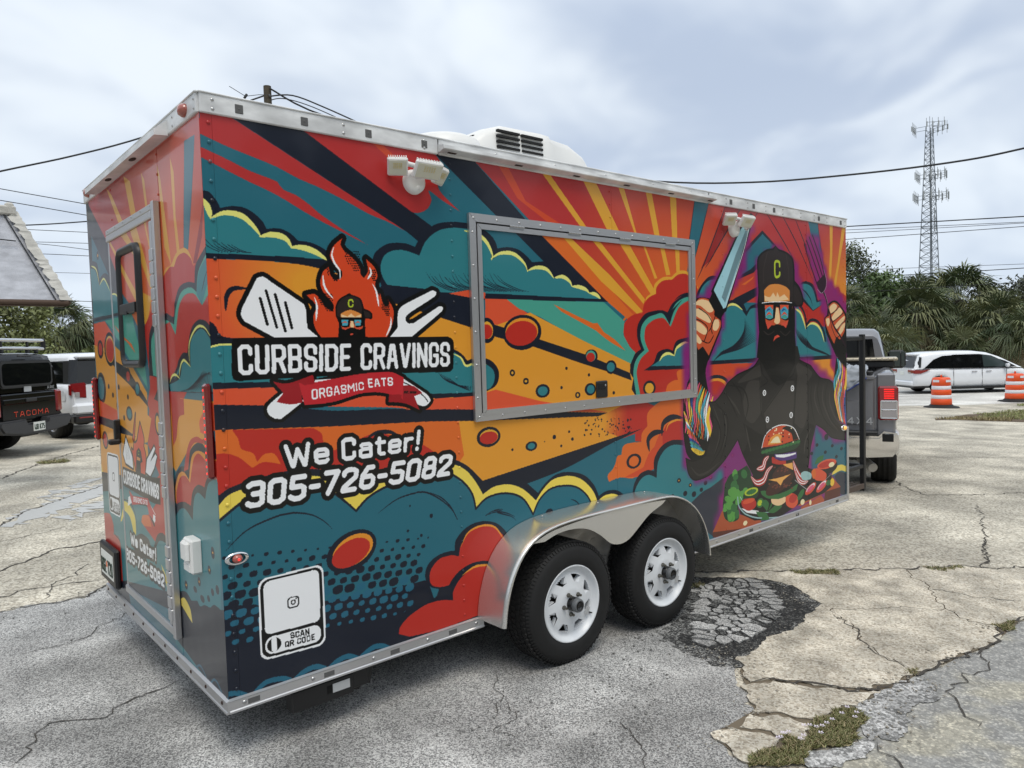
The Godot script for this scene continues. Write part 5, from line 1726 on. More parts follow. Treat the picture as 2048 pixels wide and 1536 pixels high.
	p("rib", "*745,1752 *823,1771 *1123,1743 1186,1781 *1260,1815 *1220,1848 *1131,1822 1091,1781 *798,1824")
	x("ORGASMIC EATS", "white", 6, "831,1773 1116,1754 1110,1780 824,1804", 0)
	p("white", "*1209,1810 *1249,1814 *1230,1853 *1198,1842")
	x("We Cater!", "ink", 50, "723,1987 1226,1977 1217,2052 718,2052", 0.0)
	x("305-726-5082", "ink", 50, "596,2094 1352,2088 1345,2154 586,2164", 0.08)
	x("We Cater!", "white", 17, "723,1987 1226,1977 1217,2052 718,2052", 0.0)
	x("305-726-5082", "white", 17, "596,2094 1352,2088 1345,2154 586,2164", 0.08)
	# scan card without its code
	rr("172,1592 475,1584 443,1956 154,1962", "white", 0.0, 0.0, 1.0, 1.0, 0.13)
	rr("172,1592 475,1584 443,1956 154,1962", "ink", 0.03, 0.025, 0.97, 0.975, 0.12)
	rr("172,1592 475,1584 443,1956 154,1962", "white", 0.075, 0.05, 0.925, 0.695, 0.09)
	rr("172,1592 475,1584 443,1956 154,1962", "white", 0.075, 0.73, 0.925, 0.945, 0.11)
	rr("172,1592 475,1584 443,1956 154,1962", "ink", 0.42, 0.31, 0.60, 0.45, 0.05)
	rr("172,1592 475,1584 443,1956 154,1962", "white", 0.438, 0.324, 0.582, 0.436, 0.04)
	rr("172,1592 475,1584 443,1956 154,1962", "ink", 0.1, 0.755, 0.31, 0.92, 0.1)
	x("SCAN", "ink", 5, "282,1882 411,1880 405,1904 276,1906", 0)
	x("QR CODE", "ink", 5, "255,1909 424,1905 416,1937 247,1942", 0)
# ---------------------------------------------------------------- food trailer; numbers are metres from the rear right bottom corner of the body
const FT := Vector3(2.745, -0.285, -1.066)
var wrap_side: StandardMaterial3D
var wrap_rear: StandardMaterial3D


func make_wraps() -> void:
	sc = 2048.0 / 5490.0
	im = Image.create_empty(2048, 929, false, Image.FORMAT_RGBA8)
	paint_side()
	wrap_side = vinyl(im)
	sc = 0.44
	im = Image.create_empty(939, 1096, false, Image.FORMAT_RGBA8)
	paint_rear()
	wrap_rear = vinyl(im)
	wrap_rear.clearcoat = 0.45
	wrap_rear.metallic_specular = 0.44


func vinyl(pic: Image) -> StandardMaterial3D:
	pic.convert(Image.FORMAT_RGB8)
	var m := mat(Color(0.955, 0.95, 0.95), 0.34, 0.0)
	m.albedo_texture = ImageTexture.create_from_image(pic)
	m.texture_repeat = false
	m.clearcoat_enabled = true
	m.clearcoat = 0.3
	m.clearcoat_roughness = 0.07
	m.metallic_specular = 0.36
	m.heightmap_enabled = true
	m.heightmap_texture = noise_pic(noise(77, 0.03, FastNoiseLite.TYPE_SIMPLEX_SMOOTH, 2), 256, 0.0, 1.0)
	m.heightmap_scale = 0.14
	return m


func side_sheet(s: Shape, x0: float, x1: float, y0: float, y1: float, z: float, thick: float) -> void:
	var c := Vector3((x0 + x1) / 2, (y0 + y1) / 2, z - thick)
	var put := func(a: Vector3) -> void:
		s.st.set_uv(Vector2(a.x / 5.49, (2.49 - a.y) / 2.49))
		s.v(a)
	var q := [Vector3(x0, y0, z), Vector3(x0, y1, z), Vector3(x1, y1, z), Vector3(x1, y0, z)]
	for i in [0, 1, 2, 0, 2, 3]:
		put.call(q[i])
	for i in 4:
		var a: Vector3 = q[i]
		var b: Vector3 = q[(i + 1) % 4]
		var d := Vector3(0, 0, -thick)
		for w in [a, a + d, b + d, a, b + d, b]:
			put.call(w)


func rear_sheet(s: Shape, z0: float, z1: float, y0: float, y1: float, x: float, thick: float) -> void:
	var put := func(a: Vector3) -> void:
		s.st.set_uv(Vector2((a.z + 2.133) / 2.133, (2.49 - a.y) / 2.49))
		s.v(a)
	var q := [Vector3(x, y0, z0), Vector3(x, y1, z0), Vector3(x, y1, z1), Vector3(x, y0, z1)]
	for i in [0, 1, 2, 0, 2, 3]:
		put.call(q[i])
	for i in 4:
		var a: Vector3 = q[i]
		var b: Vector3 = q[(i + 1) % 4]
		var d := Vector3(thick, 0, 0)
		for w in [a, a + d, b + d, a, b + d, b]:
			put.call(w)


func rivets(s: Shape, from: Vector3, to: Vector3, gap: float, n: Vector3, r := 0.007) -> void:
	var count := int(from.distance_to(to) / gap)
	for i in count + 1:
		var c := from.lerp(to, float(i) / maxi(count, 1))
		if n.z > 0.5:
			s.st.set_uv(Vector2(c.x / 5.49, (2.49 - c.y) / 2.49))
		elif n.x < -0.5:
			s.st.set_uv(Vector2((c.z + 2.133) / 2.133, (2.49 - c.y) / 2.49))
		s.dome(c, n, r, r * 0.55, 8)


func make_wheel(t: Node3D, at: Vector3, M: Dictionary) -> void:
	var x := Transform3D(Basis(Vector3.RIGHT, PI / 2), at)      # lathe axis becomes the axle, outwards is +z
	var ty := Shape.new(FT)
	ty.lathe([Vector2(0.205, 0.0), Vector2(0.215, 0.012), Vector2(0.25, 0.016), Vector2(0.285, 0.012), Vector2(0.305, 0.004), Vector2(0.322, -0.012), Vector2(0.330, -0.025), Vector2(0.334, -0.05), Vector2(0.335, -0.095), Vector2(0.334, -0.14), Vector2(0.330, -0.165), Vector2(0.31, -0.185), Vector2(0.25, -0.2), Vector2(0.205, -0.19), Vector2(0.205, 0.0)], 72, x)
	var tyre := part("tyre", ty, M.rubber, t)
	var tr := Shape.new(FT)
	for row in 5:
		var zz := -0.028 - row * 0.034
		for i in 66:
			var a := TAU * (i + (row % 2) * 0.5) / 66
			var b := Basis(Vector3(0, 0, 1), a + 0.0)
			tr.box(at + b * Vector3(0.3345, 0, 0) + Vector3(0, 0, zz), Vector3(0.009, 0.0255, 0.027), b * Basis(Vector3.RIGHT, 0.35 if row % 2 else -0.35))
	for i in 100:
		var b := Basis(Vector3(0, 0, 1), TAU * i / 100)
		tr.box(at + b * Vector3(0.318, 0, 0) + Vector3(0, 0, -0.006), Vector3(0.018, 0.011, 0.008), b * Basis(Vector3.UP, 0.7))
	var tread := part("tread", tr, M.rubber, tyre)
	tread.set_meta("kind", "stuff")
	var rim := Shape.new(FT)
	rim.lathe([Vector2(0.2, -0.12), Vector2(0.196, -0.03), Vector2(0.206, -0.006), Vector2(0.212, 0.006), Vector2(0.209, 0.013), Vector2(0.201, 0.009), Vector2(0.196, -0.004), Vector2(0.189, -0.009), Vector2(0.184, -0.018), Vector2(0.17, -0.02)], 64, x)
	# disc with eight triangular openings
	var n := 64
	rim.smooth(true)
	var put := func(r: float, i: float, h: float) -> Vector3: return x * Vector3(cos(TAU * i / n) * r, h, sin(TAU * i / n) * r)
	var rad := [0.17, 0.158, 0.118, 0.1, 0.086, 0.074, 0.03]
	var hei := [-0.02, -0.016, -0.006, -0.004, 0.001, 0.003, 0.003]
	for k in 6:
		for i in n:
			if k == 1 and (i % 8) in [1, 2, 3, 4, 5]:
				continue
			rim.quad(put.call(rad[k], i, hei[k]), put.call(rad[k + 1], i, hei[k + 1]), put.call(rad[k + 1], i + 1, hei[k + 1]), put.call(rad[k], i + 1, hei[k]))
	rim.smooth(false)
	for w in 8:
		var a0 := w * 8 + 1.0
		var q := [[0.158, a0, -0.04], [0.158, a0 + 5, -0.04], [0.118, a0 + 5, -0.03], [0.118, a0, -0.03]]
		# cheeks narrow each opening to a triangle that points inwards
		rim.tri(put.call(0.158, a0, -0.016), put.call(0.118, a0, -0.006), put.call(0.118, a0 + 1.7, -0.006))
		rim.tri(put.call(0.158, a0 + 5, -0.016), put.call(0.118, a0 + 3.3, -0.016), put.call(0.118, a0 + 5, -0.006))
		for i in 5:
			rim.quad(put.call(0.158, a0 + i, -0.016), put.call(0.158, a0 + i, -0.04), put.call(0.158, a0 + i + 1, -0.04), put.call(0.158, a0 + i + 1, -0.006))
		rim.quad(put.call(0.158, a0, -0.016), put.call(0.118, a0 + 1.7, -0.016), put.call(0.118, a0 + 1.7, -0.04), put.call(0.158, a0, -0.04))
		rim.quad(put.call(0.158, a0 + 5, -0.016), put.call(0.118, a0 + 3.3, -0.016), put.call(0.118, a0 + 3.3, -0.04), put.call(0.158, a0 + 5, -0.04))
	var wheel := part("wheel_rim", rim, M.white_enamel, t)
	var back := Shape.new(FT)
	back.lathe([Vector2(0.0, -0.09), Vector2(0.195, -0.09)], 32, x)
	part("brake_drum", back, M.black_steel, wheel)
	var hub := Shape.new(FT)
	hub.lathe([Vector2(0.04, -0.02), Vector2(0.038, 0.03), Vector2(0.034, 0.034), Vector2(0.032, 0.05), Vector2(0.034, 0.052), Vector2(0.034, 0.062), Vector2(0.026, 0.064), Vector2(0.024, 0.056), Vector2(0.0, 0.056)], 24, x)
	part("hub_cap", hub, M.black_grease, wheel)
	var hubr := Shape.new(FT)
	hubr.lathe([Vector2(0.0335, 0.034), Vector2(0.0375, 0.038), Vector2(0.0375, 0.056), Vector2(0.033, 0.064), Vector2(0.027, 0.065)], 24, x)
	part("hub_ring", hubr, M.grey_plastic, wheel)
	for i in 5:
		var nut := Shape.new(FT)
		var c := x * Vector3(cos(TAU * i / 5 + 0.5) * 0.064, -0.004, sin(TAU * i / 5 + 0.5) * 0.0575)
		nut.lathe([Vector2(0.0125, -0.006), Vector2(0.0125, 0.014), Vector2(0.009, 0.022), Vector2(0.007, 0.023), Vector2(0.007, 0.034), Vector2(0.0, 0.034)], 6, Transform3D(Basis(Vector3.RIGHT, PI / 2), c), false)
		part("lug_nut", nut, M.lug, wheel)
	var valve := Shape.new(FT)
	var va := x * Vector3(cos(0.55) * 0.18, -0.02, sin(0.55) * 0.18)
	valve.tube([va, va + Vector3(-0.004, 0.004, 0.028)], 0.005, 8, 0.004)
	part("valve", valve, M.black_steel, wheel)
	var sticker := Shape.new(FT)
	var sb := Basis(Vector3(0, 0, 1), -0.35)
	sticker.box(at + Vector3(0.126, -0.075, -0.004), Vector3(0.03, 0.042, 0.002), sb)
	part("sticker", sticker, M.silver_sticker, wheel)


func make_floodlight(t: Node3D, at: Vector3, aim: float, M: Dictionary) -> void:
	var base := Shape.new(FT)
	base.lathe([Vector2(0.0, 0.03), Vector2(0.04, 0.03), Vector2(0.056, 0.022), Vector2(0.06, 0.0)], 28, Transform3D(Basis(Vector3.RIGHT, PI / 2), at))
	base.tube([at + Vector3(0, 0.02, 0.02), at + Vector3(0.01, 0.06, 0.06)], 0.016, 10)
	base.dome(at + Vector3(0.012, -0.03, 0.03), Vector3(0, 0, 1), 0.012, 0.005, 10)
	var fl := part("floodlight", base, M.white_plastic, t)
	for h in [[-0.115, 0.05, 0.05, -0.5], [0.02, 0.04, 0.1, 0.0], [0.125, 0.035, 0.05, 0.5]]:
		var b := Basis(Vector3.UP, h[3] + aim) * Basis(Vector3.RIGHT, 0.6)
		var c := at + Vector3(h[0], h[1], h[2])
		var wide := 0.15 if h[3] == 0.0 else 0.095
		var head := Shape.new(FT)
		head.bevel(c, Vector3(wide, 0.085, 0.024), 0.006, b)
		for i in 9:
			head.box(c + b * Vector3((i - 4) * wide / 9.5, 0.042, -0.008), Vector3(0.003, 0.008, 0.024), b)
		head.tube([at + Vector3(0.01, 0.06, 0.06), c + b * Vector3(0, 0.02, -0.014)], 0.012, 8)
		part("lamp_head", head, M.white_plastic, fl)
		var pane := Shape.new(FT)
		pane.bevel(c + b * Vector3(0, -0.002, 0.0115), Vector3(wide - 0.014, 0.068, 0.004), 0.0015, b)
		part("lens", pane, M.led_lens, fl)
		var chip := Shape.new(FT)
		for i in 5:
			for j in 4:
				chip.box(c + b * Vector3((i - 2) * wide * 0.09, 0.008 + (j - 1.5) * 0.007, 0.0142), Vector3(0.006, 0.0045, 0.001), b)
		part("led_array", chip, M.led_chip, fl)


func make_trailer(M: Dictionary) -> void:
	make_wraps()
	var t := thing("food_trailer", "tall box food trailer wrapped in red, orange and teal comic art with a bearded chef", "food trailer", Vector3(FT.x, 0, FT.z))
	var s := Shape.new(FT)
	s.box(Vector3(2.745, 1.25, -1.0665), Vector3(5.47, 2.42, 2.115))
	s.box(Vector3(2.745, 2.475, -1.0665), Vector3(5.47, 0.03, 2.12))
	part("body", s, M.white_enamel, t)
	# outer skin, sheet by sheet, each lapping the next by a hair
	var seams := [0.0, 0.048, 1.217, 2.407, 3.594, 4.791, 5.452, 5.49]
	for i in seams.size() - 1:
		var sh := Shape.new(FT)
		side_sheet(sh, seams[i] + 0.0003, seams[i + 1] - 0.0003, 0.03, 2.42, 0.0 + (0.0009 if i % 2 else 0.0), 0.008)
		part("side_panel", sh, wrap_side, t)
		if i:
			var rv := Shape.new(FT)
			rivets(rv, Vector3(seams[i] - 0.014, 0.09, 0.0016), Vector3(seams[i] - 0.014, 2.38, 0.0016), 0.076, Vector3(0, 0, 1), 0.0085 if i == 1 else 0.007)
			part("rivet_row", rv, wrap_side, t).set_meta("kind", "stuff")
	var rz := [-2.133, -1.496, -0.595, -0.03, 0.0]
	for i in rz.size() - 1:
		var sh := Shape.new(FT)
		rear_sheet(sh, rz[i] + 0.0003, rz[i + 1] - 0.0003, 0.03, 2.42, 0.0 - (0.0009 if i % 2 else 0.0), 0.008)
		part("rear_panel", sh, wrap_rear, t)
	var rr_ := Shape.new(FT)
	rivets(rr_, Vector3(-0.0016, 1.1, -1.49), Vector3(-0.0016, 2.38, -1.49), 0.15, Vector3(-1, 0, 0))
	rivets(rr_, Vector3(-0.0016, 2.2, -0.6), Vector3(-0.0016, 2.38, -0.6), 0.08, Vector3(-1, 0, 0))
	part("rivet_row", rr_, wrap_rear, t).set_meta("kind", "stuff")
	# roof edge rail with lip, joints, rivets and grey plugs
	var rail := Shape.new(FT)
	rail.bevel(Vector3(0.565, 2.452, 0.004), Vector3(1.13, 0.078, 0.016), 0.004)
	rail.bevel(Vector3(2.27, 2.452, 0.004), Vector3(2.27, 0.078, 0.016), 0.004)
	rail.bevel(Vector3(4.45, 2.452, 0.004), Vector3(2.07, 0.078, 0.016), 0.004)
	rail.bevel(Vector3(2.745, 2.492, 0.0), Vector3(5.5, 0.008, 0.034), 0.003)
	part("roof_rail", rail, M.rail_white, t)
	var rail2 := Shape.new(FT)
	rail2.bevel(Vector3(-0.004, 2.452, -1.0665), Vector3(0.016, 0.078, 2.134), 0.004)
	rail2.bevel(Vector3(0.0, 2.492, -1.0665), Vector3(0.034, 0.008, 2.15), 0.003)
	part("roof_rail", rail2, M.rail_white, t)
	var roof := Shape.new(FT)
	roof.box(Vector3(2.745, 2.493, -1.0665), Vector3(5.46, 0.006, 2.1))
	part("roof", roof, M.white_enamel, t)
	var screws := Shape.new(FT)
	for sx in [0.05, 0.62, 1.05, 1.5, 1.93, 2.35, 2.8, 3.2, 3.62, 3.9, 4.15, 4.4, 4.68, 4.9, 5.12, 5.45]:
		rivets(screws, Vector3(sx, 2.468, 0.012), Vector3(sx, 2.468, 0.012), 1, Vector3(0, 0, 1), 0.0075)
		if sx < 1.4 or sx > 3.5:
			rivets(screws, Vector3(sx, 2.432, 0.012), Vector3(sx, 2.432, 0.012), 1, Vector3(0, 0, 1), 0.0075)
	for sz in [-0.02, -0.3, -0.52]:
		rivets(screws, Vector3(-0.012, 2.468, sz), Vector3(-0.012, 2.432, sz), 0.036, Vector3(-1, 0, 0), 0.007)
	part("screw_heads", screws, M.steel, t).set_meta("kind", "stuff")
	for gx in [0.155, 0.435, 0.745, 1.05, 3.68, 3.98, 4.27, 4.98, 5.37]:
		var plug := Shape.new(FT)
		plug.bevel(Vector3(gx, 2.45, 0.0125), Vector3(0.033, 0.036, 0.004), 0.0018)
		plug.dome(Vector3(gx, 2.45, 0.0145), Vector3(0, 0, 1), 0.005, 0.002)
		part("rail_plug", plug, M.plug_grey, t)
	for gz in [-0.4, -0.75]:
		var plug := Shape.new(FT)
		plug.bevel(Vector3(-0.0125, 2.45, gz), Vector3(0.004, 0.036, 0.033), 0.0018)
		part("rail_plug", plug, M.plug_grey, t)
	# awning channel over the hatch
	var aw := Shape.new(FT)
	aw.prism(v2("0.0,2.462 0.058,2.452 0.06,2.436 0.056,2.432 0.0,2.418"), 1.13, 3.44, Transform3D(Basis(Vector3(0, 0, 1), Vector3(0, 1, 0), Vector3(1, 0, 0)), Vector3.ZERO))
	part("awning_channel", aw, M.rail_white, t)
	var slots := Shape.new(FT)
	for i in 6:
		slots.bevel(Vector3(1.2 + i * 0.44, 2.4246, 0.03), Vector3(0.05, 0.004, 0.016), 0.0015)
	part("drain_slot", slots, M.rust, t).set_meta("kind", "stuff")
	# hood over the rear door
	var vis := Shape.new(FT)
	var top := [Vector3(-0.012, 2.474, -1.79), Vector3(-0.068, 2.43, -1.79), Vector3(-0.068, 2.43, -0.37), Vector3(-0.012, 2.474, -0.37)]
	var low := [Vector3(-0.012, 2.408, -1.79), Vector3(-0.068, 2.404, -1.79), Vector3(-0.068, 2.404, -0.37), Vector3(-0.012, 2.408, -0.37)]
	var vm := Vector3(-0.05, 2.44, -1.2)
	vis.face(top, vm)
	vis.face(low, vm)
	for i in 4:
		vis.face([top[i], top[(i + 1) % 4], low[(i + 1) % 4], low[i]], vm)
	var hood := part("rear_hood", vis, M.rail_white, t)
	for lz in [-1.35, -0.85]:
		var sl := Shape.new(FT)
		sl.lathe([Vector2(0.0, 0.0), Vector2(0.02, 0.0), Vector2(0.022, 0.004)], 14, Transform3D(Basis().scaled(Vector3(0.7, 1, 2.0)), Vector3(-0.04, 2.4045, lz)))
		part("drain_hole", sl, M.rust, hood)
	# bottom rails
	for seg in [[0.0, 1.32], [3.1, 5.47]]:
		var br := Shape.new(FT)
		br.prism(v2("0.0,0.0 0.014,-0.002 0.014,0.006 0.01,0.01 0.01,0.046 0.013,0.05 0.0,0.056"), seg[0], seg[1], Transform3D(Basis(Vector3(0, 0, 1), Vector3(0, 1, 0), Vector3(1, 0, 0)), Vector3.ZERO))
		var rail_part := part("bottom_rail", br, M.aluminium, t)
		var bs := Shape.new(FT)
		rivets(bs, Vector3(seg[0] + 0.06, 0.028, 0.01), Vector3(seg[1] - 0.05, 0.028, 0.01), 0.26, Vector3(0, 0, 1), 0.009)
		part("screw_heads", bs, M.steel, rail_part).set_meta("kind", "stuff")
		var sm := Shape.new(FT)
		for i in 4:
			sm.box(Vector3(lerpf(seg[0] + 0.1, seg[1] - 0.2, i / 3.0), 0.026, 0.0102), Vector3(0.05, 0.022, 0.001))
		part("tar_patch", sm, M.plug_grey, rail_part).set_meta("kind", "stuff")
	var br2 := Shape.new(FT)
	br2.prism(v2("0.0,0.0 0.014,-0.002 0.014,0.006 0.01,0.01 0.01,0.046 0.013,0.05 0.0,0.056"), -2.133, 0.012, Transform3D(Basis(Vector3(-1, 0, 0), Vector3(0, 1, 0), Vector3(0, 0, 1)), Vector3.ZERO))
	var rear_rail := part("bottom_rail", br2, M.aluminium, t)
	var bs2 := Shape.new(FT)
	rivets(bs2, Vector3(-0.01, 0.028, -2.08), Vector3(-0.01, 0.028, -0.05), 0.2, Vector3(-1, 0, 0), 0.009)
	part("screw_heads", bs2, M.rust, rear_rail).set_meta("kind", "stuff")
	var fc := Shape.new(FT)
	fc.bevel(Vector3(5.478, 0.33, 0.006), Vector3(0.034, 0.66, 0.014), 0.003)
	part("corner_trim", fc, M.aluminium, t)
	# serving hatch
	var hatch := Shape.new(FT)
	side_sheet(hatch, 1.375, 3.155, 1.13, 2.072, 0.014, 0.01)
	var hp := part("serving_hatch", hatch, wrap_side, t)
	var fr := Shape.new(FT)
	var frame_of := func(sh: Shape, x0: float, x1: float, y0: float, y1: float, w: float, z: float, d: float) -> void:
		for q in [["%f,%f %f,%f %f,%f %f,%f" % [x0, y1, x1, y1, x1 - w, y1 - w, x0 + w, y1 - w]], ["%f,%f %f,%f %f,%f %f,%f" % [x0, y0, x1, y0, x1 - w, y0 + w, x0 + w, y0 + w]], ["%f,%f %f,%f %f,%f %f,%f" % [x0, y0, x0, y1, x0 + w, y1 - w, x0 + w, y0 + w]], ["%f,%f %f,%f %f,%f %f,%f" % [x1, y0, x1, y1, x1 - w, y1 - w, x1 - w, y0 + w]]]:
			var poly := v2(q[0])
			var mid := (poly[0] + poly[1] + poly[2] + poly[3]) / 4.0
			for i in 4:
				poly[i] += (mid - poly[i]).normalized() * 0.0012
			sh.prism(poly, z, z + d)
	frame_of.call(fr, 1.302, 3.226, 1.078, 2.146, 0.042, 0.002, 0.018)
	var frame := part("hatch_frame", fr, M.aluminium, t)
	var fr2 := Shape.new(FT)
	frame_of.call(fr2, 1.351, 3.176, 1.108, 2.095, 0.027, 0.004, 0.018)
	part("hatch_edge", fr2, M.aluminium, hp)
	var gap := Shape.new(FT)
	frame_of.call(gap, 1.338, 3.19, 1.1, 2.106, 0.02, 0.001, 0.008)
	part("rubber_seal", gap, M.black_steel, frame)
	var fs := Shape.new(FT)
	for a in [[Vector3(1.33, 2.122, 0.02), Vector3(3.2, 2.122, 0.02)], [Vector3(1.33, 1.1, 0.02), Vector3(3.2, 1.1, 0.02)], [Vector3(1.322, 1.2, 0.02), Vector3(1.322, 2.05, 0.02)], [Vector3(3.206, 1.2, 0.02), Vector3(3.206, 2.05, 0.02)]]:
		rivets(fs, a[0], a[1], 0.155, Vector3(0, 0, 1), 0.007)
	part("screw_heads", fs, M.steel, frame).set_meta("kind", "stuff")
	for hx in [1.62, 2.06, 2.5, 2.95]:
		var hi := Shape.new(FT)
		for i in 5:
			hi.tube([Vector3(hx - 0.05 + i * 0.021, 2.1, 0.021), Vector3(hx - 0.031 + i * 0.021, 2.1, 0.021)], 0.006, 8)
		hi.box(Vector3(hx, 2.093, 0.0225), Vector3(0.1, 0.016, 0.003))
		part("hinge", hi, M.steel, hp)
	var la := Shape.new(FT)
	la.bevel(Vector3(2.262, 1.19, 0.02), Vector3(0.098, 0.1, 0.016), 0.006)
	var latch := part("latch", la, M.black_plastic, hp)
	var lb := Shape.new(FT)
	lb.bevel(Vector3(2.255, 1.207, 0.0285), Vector3(0.06, 0.035, 0.003), 0.001)
	part("paddle_recess", lb, M.void_black, latch)
	var lc := Shape.new(FT)
	lc.dome(Vector3(2.285, 1.212, 0.028), Vector3(0, 0, 1), 0.008, 0.004, 10)
	part("lock", lc, M.steel, latch)
	# lights
	make_floodlight(t, Vector3(0.985, 2.262, 0.0), 0.0, M)
	make_floodlight(t, Vector3(3.72, 2.262, 0.0), 0.0, M)
	for tz in [-0.03, -2.105]:
		var bar := Shape.new(FT)
		bar.bevel(Vector3(-0.014, 1.155, tz), Vector3(0.03, 0.385, 0.046), 0.01)
		var tail := part("tail_light", bar, M.red_lens, t)
		for i in 13:
			var led := Shape.new(FT)
			led.dome(Vector3(-0.0292, 0.985 + i * 0.028, tz), Vector3(-1, 0, 0), 0.006, 0.003, 8)
			part("led", led, M.red_led, tail)
	var mk := func(at: Vector3, n: Vector3, called: String) -> void:
		var b := Shape.new(FT)
		var x := Transform3D(Basis(n.cross(Vector3.UP).normalized() * 1.55, n * 0.9, Vector3.UP * 0.85), at)
		b.lathe([Vector2(0.032, 0.0), Vector2(0.032, 0.006), Vector2(0.028, 0.01), Vector2(0.022, 0.011)], 20, x)
		var o := part(called, b, M.chrome, t)
		var l := Shape.new(FT)
		l.lathe([Vector2(0.022, 0.01), Vector2(0.018, 0.022), Vector2(0.009, 0.028), Vector2(0.0, 0.029)], 20, Transform3D(x.basis.scaled_local(Vector3(0.62, 1, 1)), at))
		part("lens", l, M.red_clear if called == "marker_light" else M.amber_lens, o)
		if called == "marker_light":
			var bulb := Shape.new(FT)
			bulb.dome(at + n * 0.028, n, 0.006, 0.003, 8)
			part("led", bulb, M.red_led, o)
	mk.call(Vector3(0.06, 0.628, 0.002), Vector3(0, 0, 1), "marker_light")
	mk.call(Vector3(5.42, 0.655, 0.002), Vector3(0, 0, 1), "amber_marker")
	for mz in [-0.135, -1.985]:
		var b := Shape.new(FT)
		b.lathe([Vector2(0.027, 0.0), Vector2(0.027, 0.008), Vector2(0.02, 0.022), Vector2(0.01, 0.027), Vector2(0.0, 0.028)], 20, Transform3D(Basis(Vector3(0, 0, 1.25), Vector3(-1, 0, 0), Vector3(0, 1, 0)), Vector3(-0.012, 2.452, mz)))
		part("clearance_light", b, M.red_clear, t)
	# rear door
	var door := Shape.new(FT)
	rear_sheet(door, -1.52, -0.69, 0.185, 2.1, -0.016, 0.012)
	var dp := part("rear_door", door, wrap_rear, t)
	var df := Shape.new(FT)
	for bx in [[0.145, 0.185, -1.545, -0.6], [2.1, 2.135, -1.545, -0.66]]:
		df.bevel(Vector3(-0.014, (bx[0] + bx[1]) / 2, (bx[2] + bx[3]) / 2), Vector3(0.026, bx[1] - bx[0], bx[3] - bx[2]), 0.004)
	df.bevel(Vector3(-0.015, 2.152, -1.07), Vector3(0.02, 0.03, 0.96), 0.004)
	df.bevel(Vector3(-0.014, 1.14, -0.675), Vector3(0.026, 1.9, 0.03), 0.004)
	df.bevel(Vector3(-0.017, 1.155, -0.605), Vector3(0.032, 2.03, 0.035), 0.004)
	df.bevel(Vector3(-0.01, 1.14, -1.535), Vector3(0.016, 1.95, 0.02), 0.003)
	var dfp := part("door_frame", df, M.aluminium, dp)
	var dg := Shape.new(FT)
	dg.box(Vector3(-0.006, 1.14, -0.64), Vector3(0.008, 1.96, 0.036))
	part("seal", dg, M.black_steel, dp)
	var ds := Shape.new(FT)
	rivets(ds, Vector3(-0.025, 2.155, -1.5), Vector3(-0.025, 2.155, -0.65), 0.17, Vector3(-1, 0, 0), 0.007)
	part("screw_heads", ds, M.steel, dp).set_meta("kind", "stuff")
	for hy in [1.78, 0.98, 0.4]:
		var hi := Shape.new(FT)
		for i in 6:
			hi.bevel(Vector3(-0.034, hy - 0.15 + i * 0.06, -0.638), Vector3(0.012, 0.056, 0.05), 0.004)
		part("hinge", hi, M.aluminium, dp)
	var win := Shape.new(FT)
	var turned := Transform3D(Basis(Vector3(0, 0, 1), Vector3(0, 1, 0), Vector3(-1, 0, 0)), Vector3.ZERO)
	var rows := []
	for ring_at in [[0.0, 0.016], [0.004, 0.04], [0.018, 0.044], [0.034, 0.034], [0.04, 0.02]]:
		var row := []
		for q in round_rect(Vector2(-1.095, 1.72), 0.41 - ring_at[0] * 2, 0.62 - ring_at[0] * 2, 0.07 - ring_at[0], 5):
			row.append(turned * Vector3(q.x, q.y, ring_at[1]))
		rows.append(row)
	win.smooth(true)
	win.grid(rows, true)
	win.smooth(false)
	win.bevel(Vector3(-0.036, 1.712, -1.095), Vector3(0.018, 0.05, 0.3), 0.003)
	var wp := part("door_window", win, M.black_plastic, dp)
	var glass_up := Shape.new(FT)
	rear_sheet(glass_up, -1.262, -0.928, 1.72, 1.99, -0.022, 0.004)
	part("pane", glass_up, wrap_rear, wp)
	var glass_low := Shape.new(FT)
	rear_sheet(glass_low, -1.262, -0.928, 1.45, 1.71, -0.026, 0.004)
	part("pane", glass_low, wrap_rear, wp)
	var catch := Shape.new(FT)
	catch.box(Vector3(-0.042, 1.69, -1.12), Vector3(0.01, 0.016, 0.06))
	part("catch", catch, M.black_plastic, wp)
	var dl := Shape.new(FT)
	dl.bevel(Vector3(-0.03, 1.065, -1.515), Vector3(0.035, 0.115, 0.035), 0.006)
	dl.bevel(Vector3(-0.05, 1.0, -1.505), Vector3(0.06, 0.03, 0.05), 0.008)
	part("door_latch", dl, M.black_plastic, dp)
	# power inlet, number plate
	var ob := Shape.new(FT)
	ob.bevel(Vector3(-0.02, 0.6, -0.30), Vector3(0.05, 0.15, 0.11), 0.008)
	var inlet := part("power_inlet", ob, M.white_plastic, t)
	var oc := Shape.new(FT)
	oc.bevel(Vector3(-0.05, 0.622, -0.30), Vector3(0.024, 0.09, 0.085), 0.012)
	oc.box(Vector3(-0.046, 0.55, -0.30), Vector3(0.006, 0.03, 0.08))
	part("flap", oc, M.white_plastic, inlet)
	var pf := Shape.new(FT)
	pf.bevel(Vector3(-0.015, 0.215, -1.955), Vector3(0.035, 0.235, 0.40), 0.012)
	var plate_holder := part("plate_holder", pf, M.black_plastic, t)
	var np := Shape.new(FT)
	np.box(Vector3(-0.0335, 0.215, -1.955), Vector3(0.002, 0.15, 0.305))
	part("number_plate", np, M.plate_white, plate_holder)
	lettering("RGE 720", Transform3D(Basis(Vector3(0, 0, 1), Vector3(0, 1, 0), Vector3(-1, 0, 0)), Vector3(-0.0348, 0.2, -1.955)), 0.075, 0.27, M.plate_green, plate_holder, "plate_lettering")
